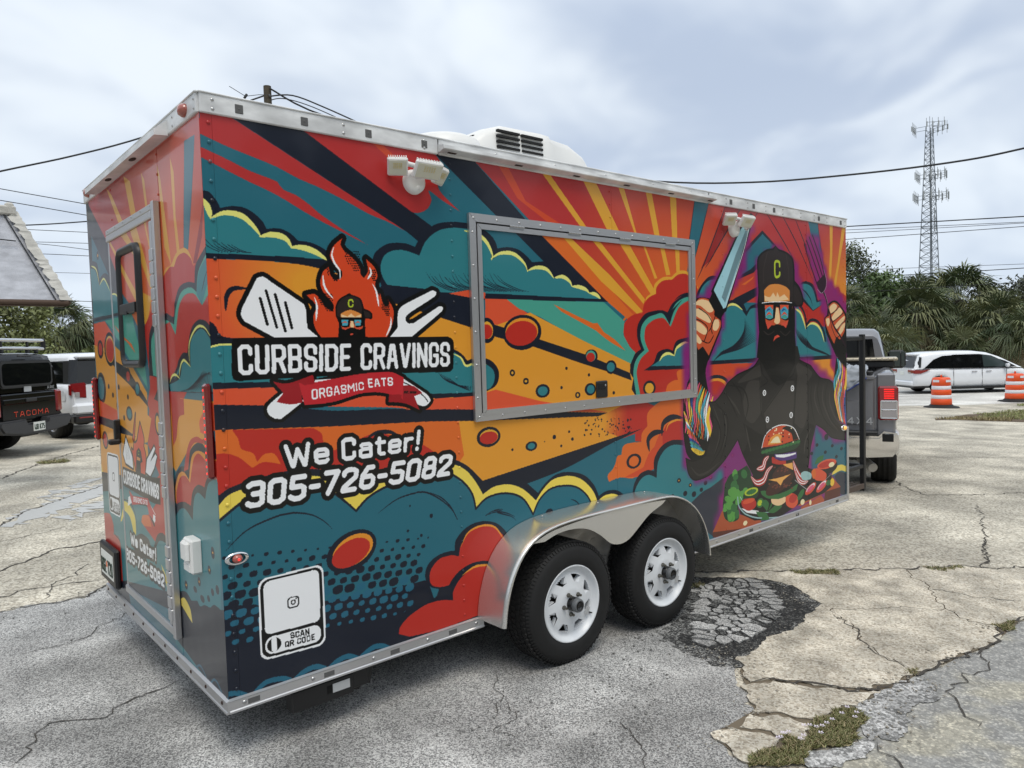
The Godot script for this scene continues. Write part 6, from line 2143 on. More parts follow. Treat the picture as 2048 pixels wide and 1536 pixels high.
	var orange_blob := Shape.new(FT)
	orange_blob.lathe([Vector2(0.0, 0.0), Vector2(0.02, 0.0)], 14, Transform3D(Basis(Vector3(0, 0, 1), Vector3(-1, 0, 0), Vector3(0, 1, 0)), Vector3(-0.0352, 0.215, -1.96)))
	part("plate_emblem", orange_blob, M.plate_orange, plate_holder)
	# tandem fender
	var edge := fluent(v2("1.283,0.05 1.30,0.16 1.345,0.29 1.42,0.40 1.53,0.475 1.68,0.51 1.9,0.522 2.2,0.522 2.5,0.52 2.68,0.508 2.82,0.46 2.93,0.38 3.01,0.27 3.055,0.15 3.07,0.05"), 3, false)
	var fe := Shape.new(FT)
	fe.smooth(true)
	var rws := []
	for q in edge:
		var inw := (Vector2(2.18, 0.1) - q).normalized() * 0.014
		rws.append([Vector3(q.x, q.y, 0.004), Vector3(q.x, q.y, 0.195), Vector3(q.x + inw.x * 0.3, q.y + inw.y * 0.3, 0.216), Vector3(q.x + inw.x, q.y + inw.y, 0.224)])
	fe.grid(rws)
	fe.smooth(false)
	rws = []
	for q in edge:
		var inw := (Vector2(2.18, 0.1) - q).normalized() * 0.014
		rws.append([Vector3(q.x + inw.x, q.y + inw.y, 0.224), Vector3(q.x + inw.x * 1.3, q.y + inw.y * 1.3, 0.218), Vector3(q.x + inw.x * 0.5, q.y + inw.y * 0.5, 0.17), Vector3(q.x + inw.x * 0.4, q.y + inw.y * 0.4, 0.006)])
	fe.smooth(true)
	fe.grid(rws)
	fe.smooth(false)
	var fender := part("fender", fe, M.fender, t)
	var apron := PackedVector2Array()
	for q in fluent(v2("1.5,0.44 1.6,0.472 1.72,0.489 1.95,0.503 2.2,0.506 2.45,0.502 2.6,0.492"), 3, false):
		apron.append(q)
	for q in fluent(v2("2.56,0.47 2.44,0.43 2.34,0.37 2.25,0.318 2.17,0.305 2.09,0.325 2.01,0.385 1.91,0.44 1.8,0.462 1.68,0.46 1.58,0.435"), 3, false):
		apron.append(q)
	var ap := Shape.new(FT)
	ap.prism(apron, 0.212, 0.217)
	part("apron", ap, M.fender, fender)
	var liner := PackedVector2Array()
	for q in edge:
		liner.append(q + (Vector2(2.18, 0.1) - q).normalized() * 0.004)
	var ln := Shape.new(FT)
	ln.prism(liner, 0.003, 0.006)
	part("liner", ln, M.galvanised, fender)
	for fx in [1.72, 2.17, 2.6]:
		var sc_ := Shape.new(FT)
		sc_.dome(Vector3(fx, 0.5215, 0.05), Vector3.UP, 0.007, 0.004, 8)
		part("bolt", sc_, M.steel, fender)
	make_wheel(t, Vector3(1.785, 0.05, 0.195), M)
	make_wheel(t, Vector3(2.605, 0.038, 0.195), M)
	# frame below
	var ch := Shape.new(FT)
	for z in [-0.5, -1.63]:
		ch.box(Vector3(2.7, -0.05, z), Vector3(5.3, 0.1, 0.06))
	for i in 9:
		ch.box(Vector3(0.14 + i * 0.64, -0.02, -1.066), Vector3(0.05, 0.04, 2.0))
	ch.box(Vector3(1.782, 0.02, -1.06), Vector3(0.08, 0.08, 2.2))
	ch.box(Vector3(2.6, 0.01, -1.06), Vector3(0.08, 0.08, 2.2))
	for z in [-0.3, -1.83]:
		var mid := Vector3(7.35, 0.02, -1.066)
		var st0 := Vector3(5.3, -0.03, z)
		ch.box((st0 + mid) / 2, Vector3(st0.distance_to(mid), 0.1, 0.07), Basis(Vector3.UP, atan2(z + 1.066, 2.05)))
	ch.box(Vector3(7.35, 0.06, -1.066), Vector3(0.26, 0.09, 0.1))
	part("chassis", ch, M.black_steel, t)
	for x0 in [1.782, 2.6]:
		var far := Shape.new(FT)
		far.lathe([Vector2(0.0, 0.0), Vector2(0.2, 0.0), Vector2(0.3, 0.01), Vector2(0.335, -0.03), Vector2(0.335, -0.16), Vector2(0.3, -0.2), Vector2(0.0, -0.2)], 40, Transform3D(Basis(Vector3.RIGHT, PI / 2), Vector3(x0, 0.045, -2.15)))
		part("far_wheel", far, M.rubber, t)
	var jk := Shape.new(FT)
	jk.bevel(Vector3(0.42, -0.062, -0.045), Vector3(0.3, 0.095, 0.07), 0.006)
	jk.bevel(Vector3(0.60, -0.05, -0.06), Vector3(0.1, 0.09, 0.09), 0.006)
	jk.prism(v2("0.56,-0.0 0.68,-0.0 0.66,-0.1 0.62,-0.085 0.6,-0.11 0.57,-0.1"), -0.03, -0.024)
	var jack := part("stabiliser_leg", jk, M.black_steel, t)
	var js := Shape.new(FT)
	js.box(Vector3(0.505, -0.055, -0.0088), Vector3(0.085, 0.04, 0.002))
	part("label", js, M.silver_sticker, jack)
	var jb := Shape.new(FT)
	for i in 7:
		jb.box(Vector3(0.448 - i * 0.004 + 0.012, -0.055, -0.0088), Vector3(0.0015 if i % 2 else 0.0008, 0.036, 0.0022))
	part("label_bars", jb, M.void_black, jack).set_meta("kind", "stuff")
	# tongue rack with step
	var rk := Shape.new(FT)
	for q in [[5.62, -0.12], [6.07, -0.12], [6.07, -1.2], [5.62, -1.2]]:
		rk.bevel(Vector3(q[0], 0.73, q[1]), Vector3(0.045, 1.5, 0.045), 0.005)
	for y in [1.44, 0.22]:
		rk.bevel(Vector3(5.845, y, -0.12), Vector3(0.41, 0.035, 0.035), 0.004)
		rk.bevel(Vector3(5.845, y, -1.2), Vector3(0.41, 0.035, 0.035), 0.004)
		rk.bevel(Vector3(6.07, y, -0.66), Vector3(0.035, 0.035, 1.05), 0.004)
	var rack := part("tongue_rack", rk, M.black_steel, t)
	var step := Shape.new(FT)
	for i in 12:
		step.box(Vector3(5.845, 0.045, -0.13 - i * 0.045), Vector3(0.46, 0.008, 0.012))
	step.bevel(Vector3(5.845, 0.03, -0.105), Vector3(0.5, 0.05, 0.012), 0.002)
	part("step_grating", step, M.rust_steel, rack)
	# roof gear
	var acx := Shape.new(FT)
	var ac0 := Vector3(2.46, 2.5, -1.05)
	var sect := [[-0.62, 0.12, 0.28], [-0.56, 0.28, 0.32], [-0.42, 0.38, 0.345], [-0.26, 0.43, 0.355], [0.06, 0.435, 0.36], [0.14, 0.43, 0.36], [0.155, 0.415, 0.352], [0.34, 0.40, 0.345], [0.5, 0.34, 0.33], [0.6, 0.23, 0.31], [0.65, 0.06, 0.28]]
	var grid_rows := []
	for q in sect:
		var row := []
		for c in [[-1.0, 0.0], [-1.0, 0.55], [-0.96, 0.85], [-0.88, 0.96], [-0.75, 1.0], [0.75, 1.0], [0.88, 0.96], [0.96, 0.85], [1.0, 0.55], [1.0, 0.0]]:
			row.append(ac0 + Vector3(q[0], c[1] * q[1], c[0] * q[2]))
		grid_rows.append(row)
	acx.smooth(true)
	acx.grid(grid_rows)
	acx.smooth(false)
	acx.face(grid_rows[0], ac0)
	acx.face(grid_rows[10], ac0)
	var ac := part("air_conditioner", acx, M.white_plastic, t)
	for k in 6:
		for side in 2:
			var lv := Shape.new(FT)
			lv.box(ac0 + Vector3(-0.26 + side * 0.21, 0.195 + k * 0.034, 0.352), Vector3(0.19, 0.015, 0.022))
			part("louvre_slot", lv, M.void_black, ac)
	for k in 4:
		var lv := Shape.new(FT)
		lv.box(ac0 + Vector3(-0.575 + k * 0.034, 0.22 + k * 0.036, 0.13), Vector3(0.03, 0.014, 0.28))
		part("louvre_slot", lv, M.void_black, ac)
	var vt := Shape.new(FT)
	vt.lathe([Vector2(0.24, -0.05), Vector2(0.24, 0.1), Vector2(0.225, 0.15), Vector2(0.18, 0.175), Vector2(0.1, 0.19), Vector2(0.0, 0.195)], 28, Transform3D(Basis(), Vector3(1.58, 2.515, -0.58)))
	part("roof_vent", vt, M.white_plastic, t)
	var vt2 := Shape.new(FT)
	vt2.bevel(Vector3(3.55, 2.51, -0.8), Vector3(0.36, 0.06, 0.36), 0.02)
	part("roof_vent", vt2, M.white_plastic, t)


func lettering(words: String, x: Transform3D, high: float, wide: float, m: Material, parent: Node3D, called: String) -> MeshInstance3D:
	# strokes as thin raised bars, centred on x
	var s := Shape.new(FT if parent.name.begins_with("plate_holder") else Vector3.ZERO)
	var total := 0.0
	for ch in words:
		total += float(LETTERS[ch].get_slice("|", 0)) + 0.3
	total -= 0.3
	var at := 0.0
	var w := high * 0.135
	for ch in words:
		var parts: PackedStringArray = LETTERS[ch].split("|")
		for i in range(1, parts.size()):
			var q := v2(parts[i].replace(" ", " "))
			for j in q.size() - 1:
				var a := Vector2((at + q[j].x) / total * wide - wide / 2, (0.5 - q[j].y) * high)
				var b := Vector2((at + q[j + 1].x) / total * wide - wide / 2, (0.5 - q[j + 1].y) * high)
				var d := (b - a).normalized()
				s.box(x * Vector3((a.x + b.x) / 2, (a.y + b.y) / 2, 0), Vector3(a.distance_to(b) + w * 0.8, w, 0.004), x.basis * Basis(Vector3(0, 0, 1), d.angle()))
		at += float(parts[0]) + 0.3
	return part(called, s, m, parent)
# ---------------------------------------------------------------- ground: a lot that falls gently towards the road
func gy(x_: float) -> float:
	return -0.028 * (clampf(x_, -14.0, 27.0) - 1.8)


func on_ground(a: Vector2, lift := 0.0) -> Vector3:
	return Vector3(a.x, gy(a.x) + lift, a.y)


func flat_sheet(poly: PackedVector2Array, lift: float) -> Shape:
	var s := Shape.new()
	for piece in cut(poly):
		var idx := Geometry2D.triangulate_polygon(piece)
		for i in range(0, idx.size(), 3):
			var q := [on_ground(piece[idx[i]], lift), on_ground(piece[idx[i + 1]], lift), on_ground(piece[idx[i + 2]], lift)]
			s.face(q, q[0] - Vector3.UP)
	return s


func cut(poly: PackedVector2Array) -> Array:
	var o := []
	for band in [[-3000.0, -14.0], [-14.0, 27.0], [27.0, 3000.0]]:
		o.append_array(Geometry2D.intersect_polygons(poly, PackedVector2Array([Vector2(band[0], -3000), Vector2(band[1], -3000), Vector2(band[1], 3000), Vector2(band[0], 3000)])))
	return o


func slab_shape(poly: PackedVector2Array, lift: float, worn := 0.012) -> Shape:     # a plate with a worn, sloping rim
	var s := flat_sheet(poly, lift)
	var rim := Geometry2D.offset_polygon(poly, worn)
	var n := poly.size()
	var way := 1.0 if Geometry2D.is_polygon_clockwise(poly) else -1.0
	for i in n:
		var a := poly[i]
		var b := poly[(i + 1) % n]
		var p0 := (poly[i] - poly[(i - 1 + n) % n]).normalized()
		var p1 := (b - a).normalized()
		var p2 := (poly[(i + 2) % n] - b).normalized()
		var na := (p0 + p1).orthogonal().normalized() * way * worn
		var nb := (p1 + p2).orthogonal().normalized() * way * worn
		var q := [on_ground(a, lift), on_ground(b, lift), on_ground(b + nb, -0.001), on_ground(a + na, -0.001)]
		s.face(q, q[0] - Vector3.UP)
	return s


func rough_edge(q: PackedVector2Array, seed_at: int, amp: float, closed := true, step := 0.05) -> PackedVector2Array:
	var n := noise(seed_at, 1.0, FastNoiseLite.TYPE_SIMPLEX, 4)
	var o := PackedVector2Array()
	var count := q.size()
	for i in (count if closed else count - 1):
		var a := q[i]
		var b := q[(i + 1) % count]
		var k := maxi(1, int(a.distance_to(b) / step))
		for j in k:
			var c := a.lerp(b, float(j) / k)
			o.append(c + Vector2(n.get_noise_2d(c.x * 6, c.y * 6), n.get_noise_2d(c.x * 6 + 50, c.y * 6)) * amp)
	if not closed:
		o.append(q[count - 1])
	return o


func crack(s: Shape, path: String, wide: float, lift: float, seed_at: int) -> void:
	var q := rough_edge(v2(path), seed_at, 0.05, false, 0.035)
	var n := noise(seed_at + 1, 3.0, FastNoiseLite.TYPE_SIMPLEX, 2)
	var last := []
	for i in q.size():
		var d := (q[mini(i + 1, q.size() - 1)] - q[maxi(i - 1, 0)]).normalized().orthogonal()
		var w := wide * (0.55 + 0.9 * absf(n.get_noise_1d(i * 9.0))) * minf(1.0, 0.3 + minf(i, q.size() - 1 - i) * 0.3)
		var now := [on_ground(q[i] + d * w, lift), on_ground(q[i] - d * w, lift)]
		if i:
			s.face([last[0], now[0], now[1], last[1]], now[0] - Vector3.UP)
		last = now


func speckle(seed_at: int, size: int, dark: Color, mid: Color, pale: Color, chip: float, share: float) -> ImageTexture:
	# stones in a matrix: cells give chips of different tone, fine noise the grit
	var cells := noise(seed_at, chip, FastNoiseLite.TYPE_CELLULAR, 1)
	cells.cellular_return_type = FastNoiseLite.RETURN_CELL_VALUE
	cells.fractal_type = FastNoiseLite.FRACTAL_NONE
	var edge := noise(seed_at, chip, FastNoiseLite.TYPE_CELLULAR, 1)
	edge.cellular_return_type = FastNoiseLite.RETURN_DISTANCE2_SUB
	edge.fractal_type = FastNoiseLite.FRACTAL_NONE
	var grit := noise(seed_at + 2, 0.4, FastNoiseLite.TYPE_SIMPLEX, 2)
	var a := cells.get_seamless_image(size, size)
	var b := edge.get_seamless_image(size, size)
	var c := grit.get_seamless_image(size, size)
	a.convert(Image.FORMAT_L8); b.convert(Image.FORMAT_L8); c.convert(Image.FORMAT_L8)
	var da := a.get_data()
	var db := b.get_data()
	var dc := c.get_data()
	var out := PackedByteArray()
	out.resize(size * size * 3)
	var table := []
	for i in 256:
		var v := i / 255.0
		v = lerpf(v, smoothstep(0.1, 0.75, v), 0.4)
		table.append(dark.lerp(mid, clampf(v / share, 0, 1)) if v < share else mid.lerp(pale, clampf((v - share) / (1.0 - share), 0, 1)))
	for i in size * size:
		var v: float = da[i] * 0.72 + dc[i] * 0.28
		v *= clampf(db[i] / 60.0 + 0.35, 0.35, 1.0)
		var col: Color = table[clampi(int(v), 0, 255)]
		out[i * 3] = int(col.r * 255)
		out[i * 3 + 1] = int(col.g * 255)
		out[i * 3 + 2] = int(col.b * 255)
	return ImageTexture.create_from_image(Image.create_from_data(size, size, false, Image.FORMAT_RGB8, out))


func tinted(n: FastNoiseLite, size: int, a: Color, b: Color) -> ImageTexture:
	var src := n.get_seamless_image(size, size)
	src.convert(Image.FORMAT_L8)
	var bytes := src.get_data()
	var out := PackedByteArray()
	out.resize(bytes.size() * 3)
	for i in bytes.size():
		var c := a.lerp(b, smoothstep(0.42, 0.78, bytes[i] / 255.0)) * (0.84 + 0.16 * bytes[(i * 7) % bytes.size()] / 255.0)
		out[i * 3] = int(c.r * 255)
		out[i * 3 + 1] = int(c.g * 255)
		out[i * 3 + 2] = int(c.b * 255)
	return ImageTexture.create_from_image(Image.create_from_data(size, size, false, Image.FORMAT_RGB8, out))


func stone_mat(tex: ImageTexture, span: float, blotch: ImageTexture, blotch_span: float, bump := 0.5) -> StandardMaterial3D:
	var m := mat(Color.WHITE, 0.92)
	m.albedo_texture = tex
	m.uv1_triplanar = true
	m.uv1_world_triplanar = true
	m.uv1_triplanar_sharpness = 8.0
	m.uv1_scale = Vector3.ONE / span
	m.detail_enabled = true
	m.detail_blend_mode = BaseMaterial3D.BLEND_MODE_MUL
	m.detail_albedo = blotch
	m.detail_uv_layer = BaseMaterial3D.DETAIL_UV_2
	m.uv2_triplanar = true
	m.uv2_world_triplanar = true
	m.uv2_scale = Vector3.ONE / blotch_span
	m.heightmap_enabled = true
	m.heightmap_texture = tex
	m.heightmap_scale = bump
	return m


func make_ground(M: Dictionary) -> void:
	var blotch := noise_pic(noise(31, 0.012, FastNoiseLite.TYPE_SIMPLEX, 6), 512, 0.66, 1.0)
	var blotch2 := noise_pic(noise(37, 0.02, FastNoiseLite.TYPE_SIMPLEX, 6), 512, 0.55, 1.0)
	var stain := tinted(noise(38, 0.007, FastNoiseLite.TYPE_SIMPLEX, 5), 512, Color(0.90, 0.90, 0.895), Color(1.0, 0.98, 0.915))
	var tan_fine := speckle(41, 512, Color(0.58, 0.555, 0.51), Color(0.82, 0.785, 0.71), Color(0.95, 0.93, 0.87), 0.2, 0.4)
	var tan_coarse := speckle(43, 512, Color(0.64, 0.60, 0.54), Color(0.86, 0.82, 0.74), Color(0.96, 0.94, 0.885), 0.22, 0.36)
	var chips := speckle(47, 1024, Color(0.40, 0.40, 0.40), Color(0.76, 0.755, 0.745), Color(1.0, 1.0, 0.985), 0.23, 0.44)
	var black := speckle(53, 512, Color(0.07, 0.07, 0.072), Color(0.22, 0.22, 0.22), Color(0.6, 0.6, 0.58), 0.15, 0.6)
	var grey := speckle(59, 512, Color(0.58, 0.58, 0.575), Color(0.70, 0.70, 0.69), Color(0.9, 0.89, 0.86), 0.2, 0.7)
	M.concrete = stone_mat(tan_fine, 1.7, blotch, 9.0, 0.25)
	M.tan_slab = stone_mat(tan_coarse, 1.2, blotch, 2.4, 0.4)
	M.asphalt = stone_mat(chips, 1.35, blotch, 5.5, 0.5)
	M.tar = stone_mat(black, 0.8, blotch2, 2.0, 0.6)
	M.grey_concrete = stone_mat(grey, 1.2, stain, 2.6, 0.25)
	M.gravel = stone_mat(speckle(61, 512, Color(0.40, 0.40, 0.395), Color(0.70, 0.70, 0.695), Color(0.92, 0.92, 0.91), 0.13, 0.4), 1.0, blotch, 2.0, 0.8)
	M.crack = mat(Color(0.25, 0.235, 0.215), 0.95)
	M.soil = mat(Color(0.33, 0.27, 0.2), 0.95)
	M.road = stone_mat(speckle(67, 512, Color(0.80, 0.79, 0.77), Color(0.9, 0.89, 0.86), Color(0.97, 0.96, 0.94), 0.2, 0.5), 3.0, blotch, 30.0, 0.1)
	M.line_white = mat(Color(0.87, 0.87, 0.85), 0.7)
	structure("ground", flat_sheet(v2("-1500,-1500 1500,-1500 1500,1500 -1500,1500"), 0.0), M.concrete)
	# grey chip asphalt round the rear of the trailer
	var lot := rough_edge(v2("-6,-3.2 -0.5,-2.95 -0.32,-2.97 -0.16,-2.91 0,-2.92 0.18,-3.11 0.42,-3.47 1.17,-4.11 2.2,-3.9 2.7,-2.6 3.0,-1.1 3.16,-0.86 3.58,-0.23 3.2,0.07 2.98,0.11 2.71,0.29 2.5,0.4 2.47,0.57 2.43,0.71 2.5,0.76 2.37,0.86 2.2,0.93 2.17,1.01 2.03,1.15 1.92,1.18 1.79,1.17 1.68,1.15 1.64,1.23 1.59,1.35 1.5,1.5 1.2,2.2 0.6,5 -6,7"), 71, 0.06)
	structure("asphalt", flat_sheet(lot, 0.004), M.asphalt)
	# broken black patch
	var patch := rough_edge(v2("3.58,-0.23 3.85,-0.07 3.85,0.07 3.92,0.2 3.88,0.38 3.69,0.46 3.67,0.64 3.45,0.7 3.13,0.74 2.84,0.74 2.67,0.76 2.5,0.76 2.43,0.71 2.47,0.57 2.5,0.4 2.71,0.29 2.98,0.11 3.2,0.07"), 73, 0.09, true, 0.03)
	var worn: PackedVector2Array = Geometry2D.offset_polygon(patch, 0.10)[0]
	M.worn_asphalt = stone_mat(speckle(48, 512, Color(0.13, 0.13, 0.13), Color(0.42, 0.42, 0.415), Color(0.9, 0.9, 0.88), 0.17, 0.5), 0.8, blotch2, 1.5, 0.6)
	structure("worn_asphalt", flat_sheet(rough_edge(worn, 74, 0.09, true, 0.02), 0.0072), M.worn_asphalt)
	var tar := structure("tar_patch", flat_sheet(patch, 0.009), M.tar)
	# tan slabs, foreground right
	var slabs := [
		"3.16,-0.86 3.73,-0.3 4.03,-0.06 4.26,0.15 4.58,0.38 4.73,0.51 4.97,0.7 4.76,0.84 4.66,0.95 4.46,1.06 4.3,1.16 4.19,1.24 4.04,1.06 3.92,0.97 3.78,0.87 3.64,0.75 3.71,0.65 3.7,0.62 3.9,0.38 3.95,0.2 3.87,0.03 3.6,-0.25",
		"4.97,0.7 5.14,0.82 5.37,0.97 5.49,1.15 5.68,1.29 6.4,1.9 5.4,2.35 4.38,1.62 4.22,1.6 4.09,1.55 4.06,1.44 4.1,1.35 4.19,1.24 4.3,1.16 4.46,1.06 4.66,0.95 4.76,0.84",
		"3.64,0.75 3.78,0.87 3.92,0.97 4.04,1.06 4.19,1.24 4.1,1.35 4.06,1.44 4.09,1.55 3.94,1.62 3.79,1.63 3.61,1.6 3.4,1.54 3.22,1.54 3.07,1.51 3.04,1.46 3.06,1.41 3.1,1.31 3.2,1.16 3.43,0.97 3.56,0.81",
		"3.71,0.66 3.58,0.65 3.26,0.74 3.01,0.75 2.87,0.73 2.68,0.77 2.48,0.78 2.37,0.86 2.28,0.97 2.38,1.03 2.43,1.1 2.48,1.18 2.53,1.28 2.57,1.35 2.64,1.4 2.77,1.46 2.85,1.48 2.98,1.49 3.04,1.46 3.1,1.31 3.2,1.16 3.43,0.97 3.56,0.81 3.64,0.75",
		"2.28,1.0 2.2,0.95 2.17,1.01 2.03,1.15 1.99,1.17 2.05,1.22 2.09,1.28 2.12,1.36 2.15,1.39 2.23,1.42 2.36,1.42 2.42,1.45 2.52,1.47 2.61,1.47 2.69,1.46 2.63,1.43 2.56,1.39 2.51,1.31 2.46,1.21 2.41,1.13 2.36,1.06",
		"1.97,1.18 1.92,1.18 1.83,1.19 1.85,1.27 1.88,1.32 1.89,1.37 1.92,1.43 2.06,1.42 2.1,1.38 2.07,1.31 2.03,1.25",
		"1.81,1.2 1.79,1.17 1.68,1.15 1.64,1.23 1.59,1.35 1.6,1.38 1.71,1.4 1.82,1.4 1.87,1.38 1.86,1.33 1.83,1.28",
	]
	for i in slabs.size():
		var poly := rough_edge(v2(slabs[i]), 80, 0.035, true, 0.022)
		var trimmed := Geometry2D.offset_polygon(poly, -0.0035)
		structure("concrete_slab", slab_shape(trimmed[0], 0.014 if i > 2 else 0.012, 0.007), M.tan_slab)
	# dark bed seen in the joints between the slabs
	var bed := v2("3.16,-0.86 3.73,-0.3 4.26,0.15 4.97,0.7 5.68,1.29 6.4,1.9 5.4,2.35 4.38,1.62 3.79,1.63 3.07,1.51 2.61,1.47 2.36,1.42 2.05,1.44 1.82,1.41 1.6,1.38 1.68,1.15 2.03,1.15 2.37,0.86 2.68,0.77 3.26,0.74 3.71,0.65 3.93,0.37 3.87,0.03")
	structure("soil", flat_sheet(bed, 0.0065), mat(Color(0.42, 0.38, 0.32), 0.95))
	# smooth grey concrete at the lower right and the gravelly fill between
	var smooth_grey := rough_edge(v2("4.38,1.63 4.22,1.61 4.09,1.57 3.94,1.63 3.79,1.64 3.61,1.61 3.4,1.55 3.22,1.55 3.07,1.52 2.98,1.5 2.85,1.49 2.67,1.49 2.42,1.46 2.1,1.6 1.7,1.62 1.3,2.0 1.0,3.5 3,4.5 6.5,3.6 5.4,2.36"), 91, 0.03)
	structure("grey_concrete", flat_sheet(smooth_grey, 0.0052), M.grey_concrete)
	var fill_in := rough_edge(v2("2.42,1.45 2.67,1.48 2.85,1.48 2.98,1.52 2.86,1.65 2.75,1.67 2.53,1.64 2.47,1.67 2.31,1.72 2.25,1.70 2.2,1.64 2.08,1.68 1.92,1.66 1.87,1.65 1.78,1.57 1.83,1.49 1.95,1.53 2.0,1.58 2.14,1.6 2.23,1.54"), 93, 0.04, true, 0.02)
	structure("gravel_fill", slab_shape(fill_in, 0.011, 0.012), M.gravel)
	# cracks
	var lines := [
		["2.9,-1.1 3.16,-0.86 3.73,-0.3 4.03,-0.06 4.26,0.15 4.58,0.38 4.73,0.51 4.97,0.7 5.14,0.82 5.37,0.97 5.49,1.15 5.68,1.29 6.6,2.0", 0.010, 0.0165], ["4.59,0.97 4.58,1.11 4.58,1.24 4.65,1.36 4.68,1.46 4.74,1.53", 0.004, 0.0165],
		["3.57,1.63 3.45,1.71 3.34,1.73 3.2,1.66 3.08,1.69 2.96,1.69 2.87,1.71 2.78,1.77 2.72,1.83 2.63,1.9", 0.004, 0.0108], ["2.16,1.66 2.1,1.71 2.06,1.76 2.04,1.8 1.9,2.0", 0.004, 0.0108], ["6.49,0.79 6.19,0.86 5.83,0.98 5.62,1.06 5.4,1.0", 0.0072, 0.0046],
		["2.3,1.0 2.38,1.05 2.43,1.12 2.48,1.2 2.53,1.3 2.57,1.37 2.64,1.42 2.77,1.48", 0.010, 0.0165], ["3.56,0.81 3.43,0.97 3.2,1.16 3.1,1.31 3.04,1.46", 0.004, 0.0165], ["2.77,1.485 3.0,1.5 3.25,1.54 3.6,1.615 3.94,1.62 4.09,1.56 4.22,1.6 4.38,1.62 5.4,2.35", 0.009, 0.0125], ["9.46,-1.24 8.79,-0.79 8.42,-0.42 8.89,0.02 9.45,0.32 11,1.4", 0.0084, 0.0046], ["8.18,0.19 7.38,0.5 6.49,0.8 6.08,0.9 5.6,1.08", 0.0048, 0.0046], ["8.0,-5.8 11.1,-2.55 11.85,-1.81 13.08,-0.6 16,2", 0.0084, 0.0046], ["6.9,-1.6 8.79,-0.79", 0.0060, 0.0046],
		["-1.5,-3.6 -0.38,-4.15 -0.23,-4.29 -0.06,-4.52 0.11,-4.64 0.31,-4.65 0.51,-4.72 1.5,-4.9", 0.0120, 0.0046], ["-0.6,-5.2 -0.18,-6.22 0.17,-6.94 0.54,-7.41 1.16,-8.2 2.6,-9.6", 0.0120, 0.0046], ["0.2,-10 0.69,-11.06 1.09,-11.92 1.63,-12.85 2.22,-13.74", 0.0144, 0.0046],
		["-1,-3.25 -0.46,-3.34 -0.27,-3.4 -0.08,-3.39 0.17,-3.32", 0.0072, 0.0046], ["0.1,-13.7 0.5,-13.25 1.05,-12.71 1.88,-11.99 3,-11", 0.0120, 0.0046], ["-0.2,-3.05 -0.16,-3.4 0.05,-3.6 0.2,-3.9", 0.0048, 0.0046], ["-1,-5.0 -0.3,-5.3 0.3,-5.6", 0.0048, 0.0046],
		["-2,-2.85 -0.5,-2.95 -0.32,-2.97 -0.16,-2.91 0,-2.92 0.18,-3.11 0.42,-3.47 1.17,-4.11", 0.0096, 0.0092],
		["1.21,0.26 1.15,0.41 0.99,0.52 1.09,0.61", 0.0024, 0.0088], ["-0.67,-0.61 -0.5,-0.93 -0.32,-0.83 -0.16,-0.96 0.1,-1.0", 0.0042, 0.0088], ["1.38,-0.01 1.24,0.22 1.06,0.4", 0.0024, 0.0088], ["0.2,-2.4 -0.2,-2.0 -0.5,-2.0", 0.0036, 0.0088], ["1.5,0.8 1.3,1.1 1.0,1.2", 0.0024, 0.0088], ["0.3,0.6 0.6,0.75 0.7,1.0", 0.0024, 0.0088],
	]
	for i in lines.size():
		var s := Shape.new()
		crack(s, lines[i][0], lines[i][1], lines[i][2], 100 + i)
		structure("crack", s, M.crack)
	# plates of the broken asphalt
	var rng := RandomNumberGenerator.new()
	rng.seed = 77
	var near := v2("3.3,-0.12 3.62,-0.05 3.8,0.05 3.72,0.2 3.62,0.3 3.5,0.42 3.2,0.55 2.9,0.6 2.62,0.62 2.55,0.5 2.72,0.36 3.0,0.2")
	var seeds := []
	for i in 1400:
		var a := Vector2(rng.randf_range(2.45, 3.85), rng.randf_range(-0.2, 0.7))
		if Geometry2D.is_point_in_polygon(a, near) and seeds.all(func(b): return b.distance_to(a) > 0.043):
			seeds.append(a)
	for a in seeds:
		var cell := PackedVector2Array([a + Vector2(-0.07, -0.07), a + Vector2(0.07, -0.07), a + Vector2(0.07, 0.07), a + Vector2(-0.07, 0.07)])
		for b in seeds:
			if b != a and b.distance_to(a) < 0.16:
				var mid: Vector2 = (a + b) / 2.0
				var n: Vector2 = (b - a).normalized()
				var half := PackedVector2Array([mid + n.orthogonal() * 3, mid - n.orthogonal() * 3, mid - n.orthogonal() * 3 - n * 3, mid + n.orthogonal() * 3 - n * 3])
				var got := Geometry2D.intersect_polygons(cell, half)
				if got.size():
					cell = got[0]
		var small := Geometry2D.offset_polygon(rough_edge(cell, 300 + seeds.find(a), 0.015, true, 0.02), -rng.randf_range(0.003, 0.0105))
		if small.size() and small[0].size() > 3:
			part("asphalt_piece", slab_shape(small[0], rng.randf_range(0.012, 0.02), 0.004), M.asphalt if rng.randf() < 0.72 else M.worn_asphalt, tar)
	# loose stones along the broken edges
	var stone := SphereMesh.new()
	stone.radius = 0.5
	stone.height = 0.8
	stone.radial_segments = 6
	stone.rings = 3
	for kind in 2:
		var mm := MultiMesh.new()
		mm.transform_format = MultiMesh.TRANSFORM_3D
		mm.mesh = stone
		var spots: Array[Transform3D] = []
		var along := v2("3.85,0.1 3.69,0.46 3.1,0.74 2.5,0.76 2.43,0.6 2.37,0.86 2.0,1.16 1.66,1.2 2.3,1.02 2.6,1.42 2.9,1.5 3.4,1.56 4.1,1.58 2.9,1.6 2.5,1.66 2.2,1.68") if kind == 0 else v2("-0.6,-2.9 0.2,-3.0 0.6,-2.0 0.2,-1.0 0.9,0.5 1.8,0.6 1.2,1.0 2.0,0.3 2.4,0.2 1.6,0.9 2.6,0.1 3.2,0.1")
